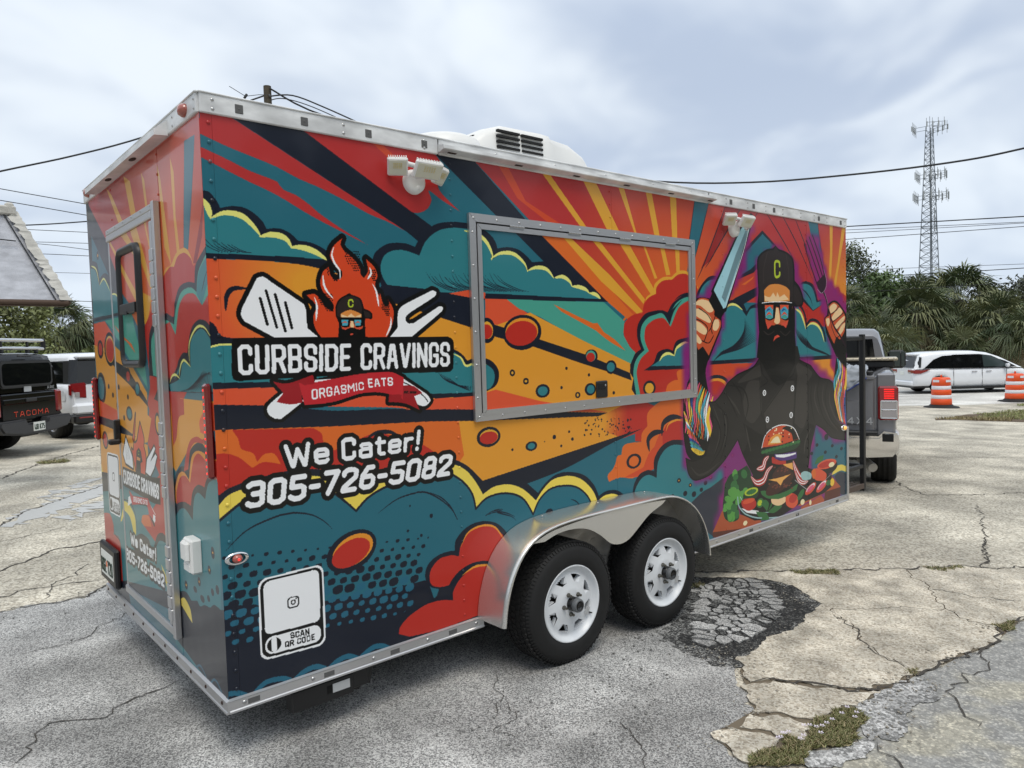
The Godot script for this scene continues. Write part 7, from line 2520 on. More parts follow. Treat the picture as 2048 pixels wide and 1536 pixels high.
		for i in 900:
			var at := along[rng.randi() % along.size()].lerp(along[rng.randi() % along.size()], rng.randf() if kind else rng.randf() * 0.12) + Vector2(rng.randfn(0, 0.07), rng.randfn(0, 0.07))
			var size := 0.003 + pow(rng.randf(), 3.0) * 0.012
			spots.append(Transform3D(Basis.from_euler(Vector3(rng.randf(), rng.randf() * 6.0, rng.randf())).scaled(Vector3(size, size * 0.7, size * 1.2)), on_ground(at, (0.013 if kind == 0 else 0.005) + size * 0.2)))
		mm.instance_count = spots.size()
		for i in spots.size():
			mm.set_instance_transform(i, spots[i])
		var loose := MultiMeshInstance3D.new()
		loose.name = numbered("loose_stones")
		loose.multimesh = mm
		loose.material_override = mat(Color(0.55, 0.53, 0.49) if kind == 0 else Color(0.42, 0.42, 0.41), 0.95)
		add_child(loose)
		loose.set_meta("kind", "stuff")
		tag(loose, ["small stones lying along the broken slab edges at the lower right", "loose grit scattered on the grey asphalt beside the trailer"][kind], "stones")
	# damp streak in the joint at the left
	var damp := mat(Color(0.70, 0.70, 0.69), 0.34)
	for q in ["-0.1,-6.1 0.07,-6.15 0.55,-6.95 1.05,-7.5 1.6,-8.3 1.7,-8.9 1.2,-8.45 0.6,-7.65 0.1,-6.8", "0.35,-7.6 0.7,-8.0 1.4,-9.0 1.3,-9.1 0.6,-8.2", "0.3,-5.9 0.8,-6.5 1.5,-7.4 1.5,-7.6 0.7,-6.7"]:
		structure("water", flat_sheet(rough_edge(v2(q), 17, 0.22, true, 0.05), 0.0042), damp)
	# road with its edge lines
	structure("road", flat_sheet(v2("16,-16 20.5,-10.14 25.1,-7.26 28.7,-4.59 60,18 80,5 44.3,-8.6 39.6,-12.9 36.4,-14.1 26,-22"), 0.004), M.road)
	structure("road_marking", flat_sheet(v2("22,-9.85 25.99,-7.15 60,17 60,16.6 26.1,-7.35 22,-10.1"), 0.008), M.line_white)
	structure("road_marking", flat_sheet(v2("26,-11.9 30.62,-8.87 62,13 62,12.6 30.7,-9.1 26,-12.15"), 0.008), M.line_white)
# ---------------------------------------------------------------- vehicles; local axes: +x ahead, +z to the right
func hull(s: Shape, stations: Array, across: Array) -> void:
	# stations: [x, low, high, half width]; across: (width share, height share) from sill to the middle of the top
	var rows := []
	for q in stations:
		var row := []
		for c in across:
			row.append(Vector3(q[0], lerpf(q[1], q[2], c.y), -q[3] * c.x))
		for i in range(across.size() - 1, -1, -1):
			var c: Vector2 = across[i]
			if c.x > 0.0:
				row.append(Vector3(q[0], lerpf(q[1], q[2], c.y), q[3] * c.x))
		rows.append(row)
	s.smooth(true)
	s.grid(rows)
	s.smooth(false)
	s.face(rows[0], Vector3(stations[2][0], stations[0][1] + 0.2, 0))
	s.face(rows[rows.size() - 1], Vector3(stations[stations.size() - 3][0], stations[0][1] + 0.2, 0))


func car_wheel(t: Node3D, at: Vector3, r: float, wide: float, side: float, M: Dictionary, rim: StandardMaterial3D) -> void:
	var x := Transform3D(Basis(Vector3.RIGHT, PI / 2 * side), at)
	var ty := Shape.new()
	ty.lathe([Vector2(r * 0.66, 0.0), Vector2(r * 0.7, 0.012), Vector2(r * 0.88, 0.016), Vector2(r * 0.97, -0.01), Vector2(r, -0.04), Vector2(r, -wide + 0.04), Vector2(r * 0.96, -wide), Vector2(r * 0.66, -wide), Vector2(r * 0.62, -wide * 0.5)], 36, x)
	for i in 3:
		ty.lathe([Vector2(r + 0.001, -0.06 - i * 0.06), Vector2(r + 0.006, -0.064 - i * 0.06), Vector2(r + 0.006, -0.09 - i * 0.06), Vector2(r + 0.001, -0.094 - i * 0.06)], 36, x)
	var w := part("wheel", ty, M.rubber, t)
	var rm := Shape.new()
	rm.lathe([Vector2(r * 0.66, -wide * 0.6), Vector2(r * 0.64, -0.02), Vector2(r * 0.67, 0.004), Vector2(r * 0.64, 0.006), Vector2(r * 0.6, -0.02), Vector2(r * 0.58, -wide * 0.5)], 32, x)
	rm.lathe([Vector2(r * 0.2, -0.035), Vector2(r * 0.16, -0.02), Vector2(0.0, -0.018)], 20, x)
	for i in 5:
		var b := x.basis * Basis(Vector3.UP, TAU * i / 5)
		for k in [-0.12, 0.12]:
			rm.bevel(x.origin + b * Vector3(r * 0.4, -0.03, k * r * 0.7), Vector3(r * 0.46, 0.035, r * 0.085), 0.006, b * Basis(Vector3.UP, -k * 0.9))
	part("rim", rm, rim, w)
	var dr := Shape.new()
	dr.lathe([Vector2(0.0, -0.08), Vector2(r * 0.6, -0.08)], 24, x)
	part("brake_disc", dr, M.void_black, w)


func outline(s: Shape, poly: PackedVector2Array, x: Transform3D, depth: float, r := 0.008) -> void:     # an outline in local x, y with a rounded front edge
	var a := poly
	var inner := Geometry2D.offset_polygon(poly, -r)
	s.prism(a, 0.0, depth - r, x)
	if inner.size():
		s.prism(inner[0], depth - r - 0.001, depth, x)


func rear_frame(x_: float) -> Transform3D:     # drawn as seen from behind: x to the right, y up, pushed backwards
	return Transform3D(Basis(Vector3(0, 0, 1), Vector3(0, 1, 0), Vector3(-1, 0, 0)), Vector3(x_, 0, 0))


func side_frame(z: float, way: float) -> Transform3D:
	return Transform3D(Basis(Vector3(1, 0, 0), Vector3(0, 1, 0), Vector3(0, 0, way)), Vector3(0, 0, z))


func make_tow_truck(M: Dictionary) -> void:
	var a := Vector2(9.21 - 0.39, -1.08 - 0.92)
	var t := thing("pickup_truck", "silver four by four pickup hitched in front of the food trailer, brake light lit", "pickup truck", Vector3(a.x, gy(a.x) - 0.01, a.y), deg_to_rad(23))
	var across := [Vector2(0.93, 0.0), Vector2(0.985, 0.12), Vector2(1.0, 0.35), Vector2(0.995, 0.6), Vector2(0.985, 0.82), Vector2(0.96, 0.95), Vector2(0.92, 1.0), Vector2(0.86, 1.0)]
	var s := Shape.new()
	var bed := [[-1.16, 0.70, 1.49, 0.985], [-1.12, 0.70, 1.51, 1.0], [-0.5, 0.70, 1.52, 1.01], [0.0, 0.94, 1.52, 1.02], [0.5, 0.70, 1.52, 1.01], [0.85, 0.66, 1.52, 1.0]]
	hull(s, bed, across + [Vector2(0.0, 0.3)])
	var body := part("bed", s, M.silver_paint, t)
	s = Shape.new()
	hull(s, [[0.87, 0.5, 1.36, 0.99], [1.0, 0.5, 1.38, 1.0], [2.2, 0.5, 1.38, 1.0], [3.2, 0.5, 1.36, 1.0], [3.4, 0.75, 1.34, 1.01], [4.3, 0.75, 1.3, 0.99], [4.7, 0.6, 1.22, 0.95], [4.82, 0.62, 1.1, 0.9]], across + [Vector2(0.0, 1.03)])
	part("cab_body", s, M.silver_paint, t)
	# cab top: slanted rear pillars round dark glass
	s = Shape.new()
	var ca := [Vector2(1.0, 0.0), Vector2(0.97, 0.3), Vector2(0.9, 0.75), Vector2(0.86, 0.92), Vector2(0.8, 0.985), Vector2(0.6, 1.0), Vector2(0.0, 1.015)]
	hull(s, [[0.9, 1.34, 1.96, 0.93], [0.98, 1.34, 2.04, 0.94], [1.3, 1.34, 2.07, 0.95], [2.2, 1.34, 2.08, 0.95], [2.7, 1.34, 2.04, 0.94], [3.35, 1.34, 1.5, 0.93], [3.5, 1.34, 1.38, 0.9]], ca)
	var cab := part("cab", s, M.silver_paint, t)
	s = Shape.new()
	outline(s, v2("-0.80,1.38 0.80,1.38 0.735,1.91 -0.735,1.91"), rear_frame(0.915), 0.03, 0.01)
	part("rear_window", s, M.tint_glass, cab)
	s = Shape.new()
	s.box(Vector3(0.875, 1.62, 0.3), Vector3(0.012, 0.47, 0.02))
	s.box(Vector3(0.875, 1.62, -0.3), Vector3(0.012, 0.47, 0.02))
	s.bevel(Vector3(0.89, 1.9, 0), Vector3(0.03, 0.05, 0.6), 0.006)
	part("window_bar", s, M.black_plastic, cab)
	for w in ["1.12,1.42 1.9,1.42 1.9,1.88 1.28,1.88", "1.98,1.42 2.95,1.42 2.68,1.88 1.98,1.88"]:
		s = Shape.new()
		var x := Transform3D(Basis(Vector3(1, 0, 0), Vector3(0, 1, -0.155), Vector3(0, 0, 1)), Vector3(0, 0, 0.935 + 0.155 * 1.38))
		s.prism(v2(w), 0.0, 0.012, x)
		part("side_window", s, M.tint_glass, cab)
	# tailgate with pressed shape
	s = Shape.new()
	s.bevel(Vector3(-1.165, 1.135, 0), Vector3(0.05, 0.72, 1.52), 0.016)
	s.bevel(Vector3(-1.185, 1.45, 0), Vector3(0.05, 0.07, 1.52), 0.02)
	s.bevel(Vector3(-1.195, 1.03, 0), Vector3(0.03, 0.30, 1.3), 0.014)
	var gate := part("tailgate", s, M.silver_paint, t)
	s = Shape.new()
	s.bevel(Vector3(-1.165, 1.515, 0), Vector3(0.09, 0.03, 1.5), 0.01)
	part("top_cap", s, M.black_plastic, gate)
	lettering("4x4".to_upper(), rear_frame(-1.214).translated_local(Vector3(0.6, 0.93, 0)), 0.08, 0.27, M.silver_sticker, gate, "badge")
	# corner pillars of the bed beside the gate
	for sd in [-1, 1]:
		s = Shape.new()
		s.bevel(Vector3(-1.15, 1.12, sd * 0.88), Vector3(0.06, 0.76, 0.2), 0.02)
		part("corner_post", s, M.silver_paint, t)
		s = Shape.new()
		s.bevel(Vector3(-1.17, 1.145, sd * 0.905), Vector3(0.07, 0.41, 0.22), 0.022)
		s.bevel(Vector3(-1.06, 1.145, sd * 0.985), Vector3(0.26, 0.40, 0.055), 0.02)
		var tl := part("tail_light", s, M.tail_red, t)
		s = Shape.new()
		for i in 5:
			s.bevel(Vector3(-1.208, 1.205 + i * 0.026, sd * 0.915), Vector3(0.006, 0.015, 0.11), 0.003)
		part("brake_lamp", s, M.tail_lit if sd > 0 else M.tail_red, tl).set_meta("kind", "stuff")
		for i in 2:
			s = Shape.new()
			s.bevel(Vector3(-1.207, 1.12 - i * 0.105, sd * 0.915), Vector3(0.008, 0.09, 0.16), 0.004)
			part("reversing_lamp", s, M.tail_clear, tl)
		s = Shape.new()
		for y in [1.17, 1.068, 0.965]:
			s.bevel(Vector3(-1.211, y, sd * 0.915), Vector3(0.012, 0.014, 0.18), 0.004)
		for z in [0.83, 1.0]:
			s.bevel(Vector3(-1.211, 1.067, sd * z), Vector3(0.012, 0.21, 0.014), 0.004)
		part("lamp_bezel", s, M.chrome, tl)
	s = Shape.new()
	var bump := v2("-1.0,0.80 -0.86,0.82 -0.8,0.76 0.8,0.76 0.86,0.82 1.0,0.80 1.015,0.72 1.01,0.60 0.95,0.52 0.7,0.5 -0.7,0.5 -0.95,0.52 -1.01,0.6 -1.015,0.72")
	outline(s, bump, rear_frame(-1.14), 0.2, 0.025)
	for sd in [-1, 1]:
		s.bevel(Vector3(-1.1, 0.67, sd * 0.99), Vector3(0.4, 0.27, 0.06), 0.025)
	var bumper := part("bumper", s, M.chrome, t)
	s = Shape.new()
	s.bevel(Vector3(-1.22, 0.79, 0), Vector3(0.22, 0.05, 1.6), 0.012)
	s.bevel(Vector3(-1.1, 0.66, 0), Vector3(0.1, 0.2, 1.9), 0.01)
	part("step_pad", s, M.black_plastic, bumper)
	s = Shape.new()
	s.bevel(Vector3(-1.345, 0.745, 0.9), Vector3(0.01, 0.09, 0.12), 0.01)
	part("reflector", s, M.void_black, bumper)
	s = Shape.new()
	s.box(Vector3(0.4, 0.5, 0), Vector3(2.6, 0.2, 1.5))
	s.bevel(Vector3(-1.2, 0.46, 0), Vector3(0.3, 0.1, 0.9), 0.02)
	s.box(Vector3(-1.45, 0.47, 0), Vector3(0.5, 0.06, 0.06))
	part("underbody", s, M.black_steel, t)
	s = Shape.new()
	s.tube([Vector3(0.1, 0.43, 0.5), Vector3(-0.5, 0.43, 0.52), Vector3(-0.95, 0.42, 0.62), Vector3(-1.2, 0.36, 0.74)], 0.055, 14)
	part("exhaust_pipe", s, M.galvanised, t)
	for sd in [-1.0, 1.0]:
		car_wheel(t, Vector3(0, 0.41, sd * 1.0), 0.41, 0.29, sd, M, M.alloy)
		car_wheel(t, Vector3(3.8, 0.41, sd * 1.0), 0.41, 0.29, sd, M, M.alloy)
		s = Shape.new()
		s.bevel(Vector3(2.72, 1.56, sd * 1.09), Vector3(0.16, 0.3, 0.27), 0.05)
		s.tube([Vector3(2.78, 1.45, sd * 0.9), Vector3(2.76, 1.5, sd * 1.04)], 0.04, 8)
		var mir := part("mirror", s, M.black_plastic, t)
		s = Shape.new()
		s.bevel(Vector3(2.637, 1.565, sd * 1.06), Vector3(0.008, 0.25, 0.16), 0.003)
		s.bevel(Vector3(2.637, 1.565, sd * 1.18), Vector3(0.008, 0.25, 0.05), 0.003)
		part("mirror_glass", s, M.clear_tint, mir).set_meta("kind", "stuff")
	# load in the bed
	var w := t.transform
	var box := thing("tool_box", "diamond plate tool box across the bed of the silver pickup", "tool box", w * Vector3(0.55, 1.49, 0.1), deg_to_rad(23))
	s = Shape.new()
	s.bevel(Vector3(0, 0.07, 0), Vector3(0.5, 0.1, 1.82), 0.02)
	part("chest", s, M.black_plastic, box)
	s = Shape.new()
	s.bevel(Vector3(0, 0.14, 0), Vector3(0.54, 0.04, 1.9), 0.012)
	for i in 26:
		s.bevel(Vector3(-0.275, 0.14, -0.9 + i * 0.072), Vector3(0.01, 0.03, 0.03), 0.003, Basis(Vector3.RIGHT, 0.7 if i % 2 else -0.7))
	part("lid", s, M.tread_plate, box)
	var rng := noise(12, 1.0, FastNoiseLite.TYPE_SIMPLEX, 3)
	var bl := thing("moving_blanket", "grey quilted moving blanket slung over the tailgate of the silver pickup", "blanket", w * Vector3(-1.15, 1.53, 0.18), deg_to_rad(23))
	s = Shape.new()
	s.smooth(true)
	var rows := []
	for i in 26:
		var u := i / 25.0
		var row := []
		for k in 28:
			var v := k / 27.0
			var z := -0.36 + v * 0.86 + 0.03 * rng.get_noise_2d(u * 3, v * 2)
			var drop := maxf(0.0, (u - 0.45) / 0.55)
			var fall := 0.44 * drop * (1.0 - 0.75 * v * v) 
			var x_ := 0.3 - minf(u, 0.45) / 0.45 * 0.37 - 0.03 * drop
			var y := 0.035 + 0.05 * (1 - drop) * absf(rng.get_noise_2d(u * 5 + 9, v * 6)) - fall
			var crease := 0.03 * rng.get_noise_2d(u * 6, v * 11) + 0.004 * sin(v * 90) * sin(u * 70)
			row.append(Vector3(x_ - crease * (0.3 + drop) - 0.02, y + crease * (1 - drop), z))
		rows.append(row)
	s.grid(rows)
	s.smooth(false)
	part("cloth", s, M.blanket, bl)
	s = Shape.new()
	var hem := []
	for q in rows[25]:
		hem.append(q + Vector3(-0.004, -0.004, 0))
	s.tube(hem, 0.011, 6)
	part("hem", s, M.blanket_blue, bl)
	var heap := thing("folded_blanket", "crumpled grey blanket heaped in the pickup bed behind the tailgate", "blanket", w * Vector3(-0.62, 1.51, 0.1), deg_to_rad(23))
	s = Shape.new()
	s.smooth(true)
	rows = []
	for i in 13:
		var row := []
		for k in 20:
			var dir := Vector3(cos(TAU * k / 20) * sin(PI * i / 24.0), cos(PI * i / 24.0), sin(TAU * k / 20) * sin(PI * i / 24.0))
			row.append(dir * Vector3(0.3, 0.24, 0.36) * (1.0 + 0.5 * rng.get_noise_3d(dir.x * 2.4, dir.y * 2.4, dir.z * 2.4)))
		rows.append(row)
	s.grid(rows, true)
	s.smooth(false)
	part("cloth", s, M.blanket, heap)


func make_minivan(M: Dictionary) -> void:
	var t := thing("minivan", "white minivan driving along the road behind the orange drums", "minivan", Vector3(32.45, gy(40.0), -9.0), deg_to_rad(-43))
	var s := Shape.new()
	var across := [Vector2(0.86, 0.0), Vector2(0.97, 0.12), Vector2(1.0, 0.4), Vector2(0.985, 0.62), Vector2(0.965, 0.8), Vector2(0.93, 0.93), Vector2(0.87, 0.985), Vector2(0.6, 1.01), Vector2(0.0, 1.03)]
	var st := []
	for x_ in [-1.06, -1.02, -0.9, -0.6, -0.45]:
		st.append([x_, 0.34, 1.06, 0.98])
	st[0][3] = 0.88
	st[1][3] = 0.95
	for i in 9:
		var c := cos(PI * i / 8.0)
		st.append([-0.39 * c, 0.34 + 0.4 * sin(PI * i / 8.0), 1.07, 1.0])
	for x_ in [0.5, 1.2, 2.0, 2.5]:
		st.append([x_, 0.26, 1.06, 1.0])
	for i in 9:
		var c := cos(PI * i / 8.0)
		st.append([3.0 - 0.39 * c, 0.28 + 0.46 * sin(PI * i / 8.0), 1.05 - i * 0.012, 0.99 - i * 0.006])
	for q in [[3.5, 0.28, 0.9, 0.93], [3.75, 0.28, 0.82, 0.85], [3.95, 0.3, 0.7, 0.7], [4.02, 0.36, 0.6, 0.55]]:
		st.append(q)
	hull(s, st, across)
	var body := part("body", s, M.white_paint, t)
	# upper body, white shell then dark windows set on it
	s = Shape.new()
	var ua := [Vector2(1.0, 0.0), Vector2(0.965, 0.3), Vector2(0.91, 0.66), Vector2(0.875, 0.84), Vector2(0.82, 0.95), Vector2(0.68, 1.0), Vector2(0.0, 1.035)]
	var up := [[-1.0, 1.04, 1.12, 0.9], [-0.92, 1.04, 1.38, 0.92], [-0.82, 1.04, 1.6, 0.935], [-0.7, 1.04, 1.68, 0.945], [-0.3, 1.04, 1.725, 0.96], [0.6, 1.04, 1.75, 0.97], [1.4, 1.04, 1.735, 0.97], [1.95, 1.04, 1.66, 0.965], [2.4, 1.04, 1.5, 0.95], [2.8, 1.04, 1.3, 0.93], [3.15, 1.02, 1.12, 0.9], [3.3, 1.0, 1.05, 0.86]]
	hull(s, up, ua)
	var top := part("roof_shell", s, M.white_paint, t)
	var slope := Transform3D(Basis(Vector3(1, 0, 0), Vector3(0, 1, -0.15), Vector3(0, 0, 1)), Vector3(0, 0, 0.972 + 0.15 * 1.04))
	for w in ["-0.62,1.10 0.48,1.09 0.48,1.58 0.1,1.56 -0.25,1.42 -0.5,1.2", "0.56,1.09 1.62,1.08 1.58,1.6 0.56,1.6", "1.72,1.08 2.72,1.07 2.35,1.38 2.05,1.53 1.7,1.58"]:
		s = Shape.new()
		s.prism(v2(w), -0.012, 0.008, slope)
		part("side_window", s, M.clear_tint if w.begins_with("1.72") else M.tint_glass, top)
	s = Shape.new()
	s.prism(v2("-0.72,1.06 2.78,1.03 2.78,1.07 -0.55,1.11"), -0.012, 0.005, slope)
	s.prism(v2("1.62,1.07 1.72,1.07 1.7,1.58 1.58,1.6"), -0.012, 0.005, slope)
	s.prism(v2("2.72,1.07 3.05,1.04 2.6,1.3 2.35,1.38"), -0.012, 0.005, slope)
	s.prism(v2("0.48,1.09 0.56,1.09 0.56,1.6 0.48,1.59"), -0.012, 0.006, slope)
	part("pillar", s, M.tint_glass, top).set_meta("kind", "stuff")
	# rear glass, spoiler and gate
	s = Shape.new()
	s.face([Vector3(-1.03, 1.1, -0.8), Vector3(-1.03, 1.1, 0.8), Vector3(-0.85, 1.57, 0.72), Vector3(-0.85, 1.57, -0.72)], Vector3(0, 1.2, 0))
	s.face([Vector3(-1.02, 1.1, 0.8), Vector3(-0.78, 1.1, 0.965), Vector3(-0.72, 1.52, 0.9), Vector3(-0.84, 1.57, 0.74)], Vector3(0, 1.2, 0))
	part("rear_window", s, M.tint_glass, top)
	s = Shape.new()
	s.bevel(Vector3(-0.82, 1.645, 0), Vector3(0.26, 0.05, 1.5), 0.018)
	var sp := part("spoiler", s, M.white_paint, top)
	s = Shape.new()
	s.bevel(Vector3(-0.955, 1.625, 0), Vector3(0.02, 0.03, 0.3), 0.008)
	part("high_brake_lamp", s, M.tail_red, sp)
	for sd in [-1, 1]:
		s = Shape.new()
		s.prism(v2("-1.06,0.86 -1.02,1.02 -0.75,1.0 -0.42,1.02 -0.6,0.93 -0.8,0.86"), 0.0, 0.03, side_frame(sd * 0.965, sd))
		s.bevel(Vector3(-1.05, 0.94, sd * 0.72), Vector3(0.06, 0.15, 0.5), 0.02)
		part("tail_light", s, M.tail_red, body)
		s = Shape.new()
		s.bevel(Vector3(-1.082, 0.9, sd * 0.62), Vector3(0.01, 0.05, 0.24), 0.004)
		part("reversing_lamp", s, M.tail_clear, body)
	s = Shape.new()
	s.bevel(Vector3(-1.07, 0.86, 0), Vector3(0.02, 0.15, 0.3), 0.005)
	part("number_plate", s, M.plate_white, body)
	s = Shape.new()
	s.bevel(Vector3(-1.08, 0.45, 0), Vector3(0.12, 0.2, 1.8), 0.05)
	part("bumper", s, M.white_paint, body)
	s = Shape.new()
	s.bevel(Vector3(-1.13, 0.44, 0.7), Vector3(0.01, 0.03, 0.3), 0.004)
	part("reflector", s, M.tail_red, body)
	s = Shape.new()
	s.box(Vector3(1.5, 0.24, 0.96), Vector3(2.1, 0.1, 0.1))
	s.box(Vector3(1.5, 0.24, -0.96), Vector3(2.1, 0.1, 0.1))
	s.box(Vector3(1.4, 0.3, 0), Vector3(4.8, 0.1, 1.6))
	part("sill", s, M.black_plastic, t)
	s = Shape.new()
	for x_ in [0.52, 1.66, 2.62]:
		s.bevel(Vector3(x_, 0.66, 0.993), Vector3(0.01, 0.78, 0.02), 0.002)
	part("door_gap", s, M.grey_trim, body).set_meta("kind", "stuff")
	for x_ in [1.35, 1.92]:
		s = Shape.new()
		s.bevel(Vector3(x_, 0.9, 1.0), Vector3(0.22, 0.035, 0.03), 0.01)
		part("door_handle", s, M.alloy, body)
	for sd in [-1, 1]:
		s = Shape.new()
		s.bevel(Vector3(2.62, 1.12, sd * 1.07), Vector3(0.12, 0.15, 0.2), 0.04)
		part("mirror", s, M.white_paint, body)
		car_wheel(t, Vector3(0, 0.34, sd * 0.97), 0.34, 0.23, sd, M, M.alloy)
		car_wheel(t, Vector3(3.0, 0.34, sd * 0.97), 0.34, 0.23, sd, M, M.alloy)


func make_black_pickup(M: Dictionary) -> void:
	var turn := deg_to_rad(139)
	var at := Vector2(0.10, -13.79)
	var t := thing("camper_pickup", "black pickup with camper shell and roof rack parked at the left", "pickup truck", Vector3(at.x, gy(at.x), at.y), turn)
	var across := [Vector2(0.94, 0.0), Vector2(0.99, 0.2), Vector2(1.0, 0.5), Vector2(0.985, 0.85), Vector2(0.95, 1.0), Vector2(0.0, 1.0)]
	var s := Shape.new()
	hull(s, [[-1.15, 0.6, 1.12, 0.92], [-1.1, 0.6, 1.14, 0.94], [-0.5, 0.6, 1.15, 0.945], [0.0, 0.85, 1.15, 0.95], [0.6, 0.55, 1.15, 0.945], [3.0, 0.55, 1.12, 0.94], [4.0, 0.6, 1.05, 0.9], [4.2, 0.6, 0.9, 0.8]], across)
	part("body", s, M.black_paint, t)
	s = Shape.new()
	var ca := [Vector2(1.0, 0.0), Vector2(0.96, 0.4), Vector2(0.9, 0.85), Vector2(0.84, 0.97), Vector2(0.6, 1.0), Vector2(0.0, 1.01)]
	hull(s, [[-1.13, 1.15, 1.62, 0.90], [-1.05, 1.15, 1.82, 0.92], [-0.9, 1.15, 1.86, 0.925], [0.7, 1.15, 1.86, 0.925], [1.6, 1.15, 1.82, 0.92], [2.3, 1.15, 1.3, 0.9], [2.5, 1.12, 1.16, 0.85]], ca)
	var cap := part("camper_shell", s, M.black_paint, t)
	s = Shape.new()
	outline(s, round_rect(Vector2(0, 1.48), 1.46, 0.5, 0.1), rear_frame(-1.09), 0.075, 0.02)
	part("window_frame", s, M.black_plastic, cap)
	s = Shape.new()
	outline(s, round_rect(Vector2(0, 1.48), 1.34, 0.4, 0.08), rear_frame(-1.15), 0.02, 0.006)
	part("rear_window", s, M.tint_glass, cap)
	s = Shape.new()
	s.bevel(Vector3(-1.12, 1.81, 0.0), Vector3(0.04, 0.03, 0.36), 0.008)
	part("high_brake_lamp", s, M.grey_trim, cap)
	s = Shape.new()
	s.box(Vector3(-1.148, 1.2, 0.0), Vector3(0.006, 0.1, 0.2))
	part("sticker", s, M.silver_sticker, cap)
	lettering("ARE", rear_frame(-1.15).translated_local(Vector3(0.66, 1.2, 0)), 0.05, 0.2, M.silver_sticker, cap, "badge")
	s = Shape.new()
	s.bevel(Vector3(-1.15, 0.88, 0), Vector3(0.06, 0.5, 1.5), 0.02)
	s.bevel(Vector3(-1.175, 0.99, 0), Vector3(0.04, 0.1, 1.44), 0.016)
	var gate := part("tailgate", s, M.black_paint, t)
	s = Shape.new()
	s.bevel(Vector3(-1.2, 1.0, 0), Vector3(0.03, 0.07, 0.3), 0.01)
	part("handle", s, M.black_plastic, gate)
	lettering("TACOMA", rear_frame(-1.186).translated_local(Vector3(0.02, 0.76, 0)), 0.085, 0.95, M.orange_letter, gate, "badge")
	for sd in [-1, 1]:
		s = Shape.new()
		s.bevel(Vector3(-1.1, 0.93, sd * 0.85), Vector3(0.18, 0.42, 0.17), 0.03)
		part("tail_light", s, M.tail_red, t)
	s = Shape.new()
	outline(s, v2("-0.98,0.66 -0.3,0.66 -0.28,0.58 0.28,0.58 0.3,0.66 0.98,0.66 1.0,0.56 0.9,0.44 0.4,0.38 -0.4,0.38 -0.9,0.44 -1.0,0.56"), rear_frame(-1.12), 0.2, 0.03)
	var bumper := part("bumper", s, M.grey_trim, t)
	s = Shape.new()
	s.box(Vector3(-1.325, 0.51, 0.0), Vector3(0.01, 0.16, 0.32))
	part("number_plate", s, M.plate_white, bumper)
	lettering("IJD K75", rear_frame(-1.334).translated_local(Vector3(0, 0.505, 0)), 0.085, 0.27, M.plate_green, bumper, "plate_lettering")
	s = Shape.new()
	s.box(Vector3(1.2, 0.5, 0), Vector3(4.4, 0.18, 1.4))
	s.bevel(Vector3(-1.05, 0.38, 0), Vector3(0.2, 0.1, 0.5), 0.02)
	part("underbody", s, M.black_steel, t)
	for sd in [-1.0, 1.0]:
		car_wheel(t, Vector3(0, 0.39, sd * 0.93), 0.39, 0.27, sd, M, M.alloy)
		car_wheel(t, Vector3(3.2, 0.39, sd * 0.93), 0.39, 0.27, sd, M, M.alloy)
	# roof rack: two chromed rails a side on feet
	s = Shape.new()
	for y in [1.95, 2.1]:
		s.tube([Vector3(-0.95, y, -0.8), Vector3(-0.95, y, 0.8)], 0.034, 12)
	var rack := part("roof_rack", s, M.chrome, t)
	s = Shape.new()
	for sd in [-1, 1]:
		s.bevel(Vector3(-0.95, 2.03, sd * 0.82), Vector3(0.09, 0.24, 0.07), 0.03)
		s.bevel(Vector3(-0.95, 1.9, sd * 0.6), Vector3(0.06, 0.08, 0.07), 0.012)
	for z in [-0.35, 0.35]:
		s.bevel(Vector3(-0.95, 2.03, z), Vector3(0.04, 0.15, 0.04), 0.01)
		s.bevel(Vector3(-0.95, 1.9, z), Vector3(0.06, 0.08, 0.07), 0.012)
	part("rack_feet", s, M.black_plastic, rack).set_meta("kind", "stuff")


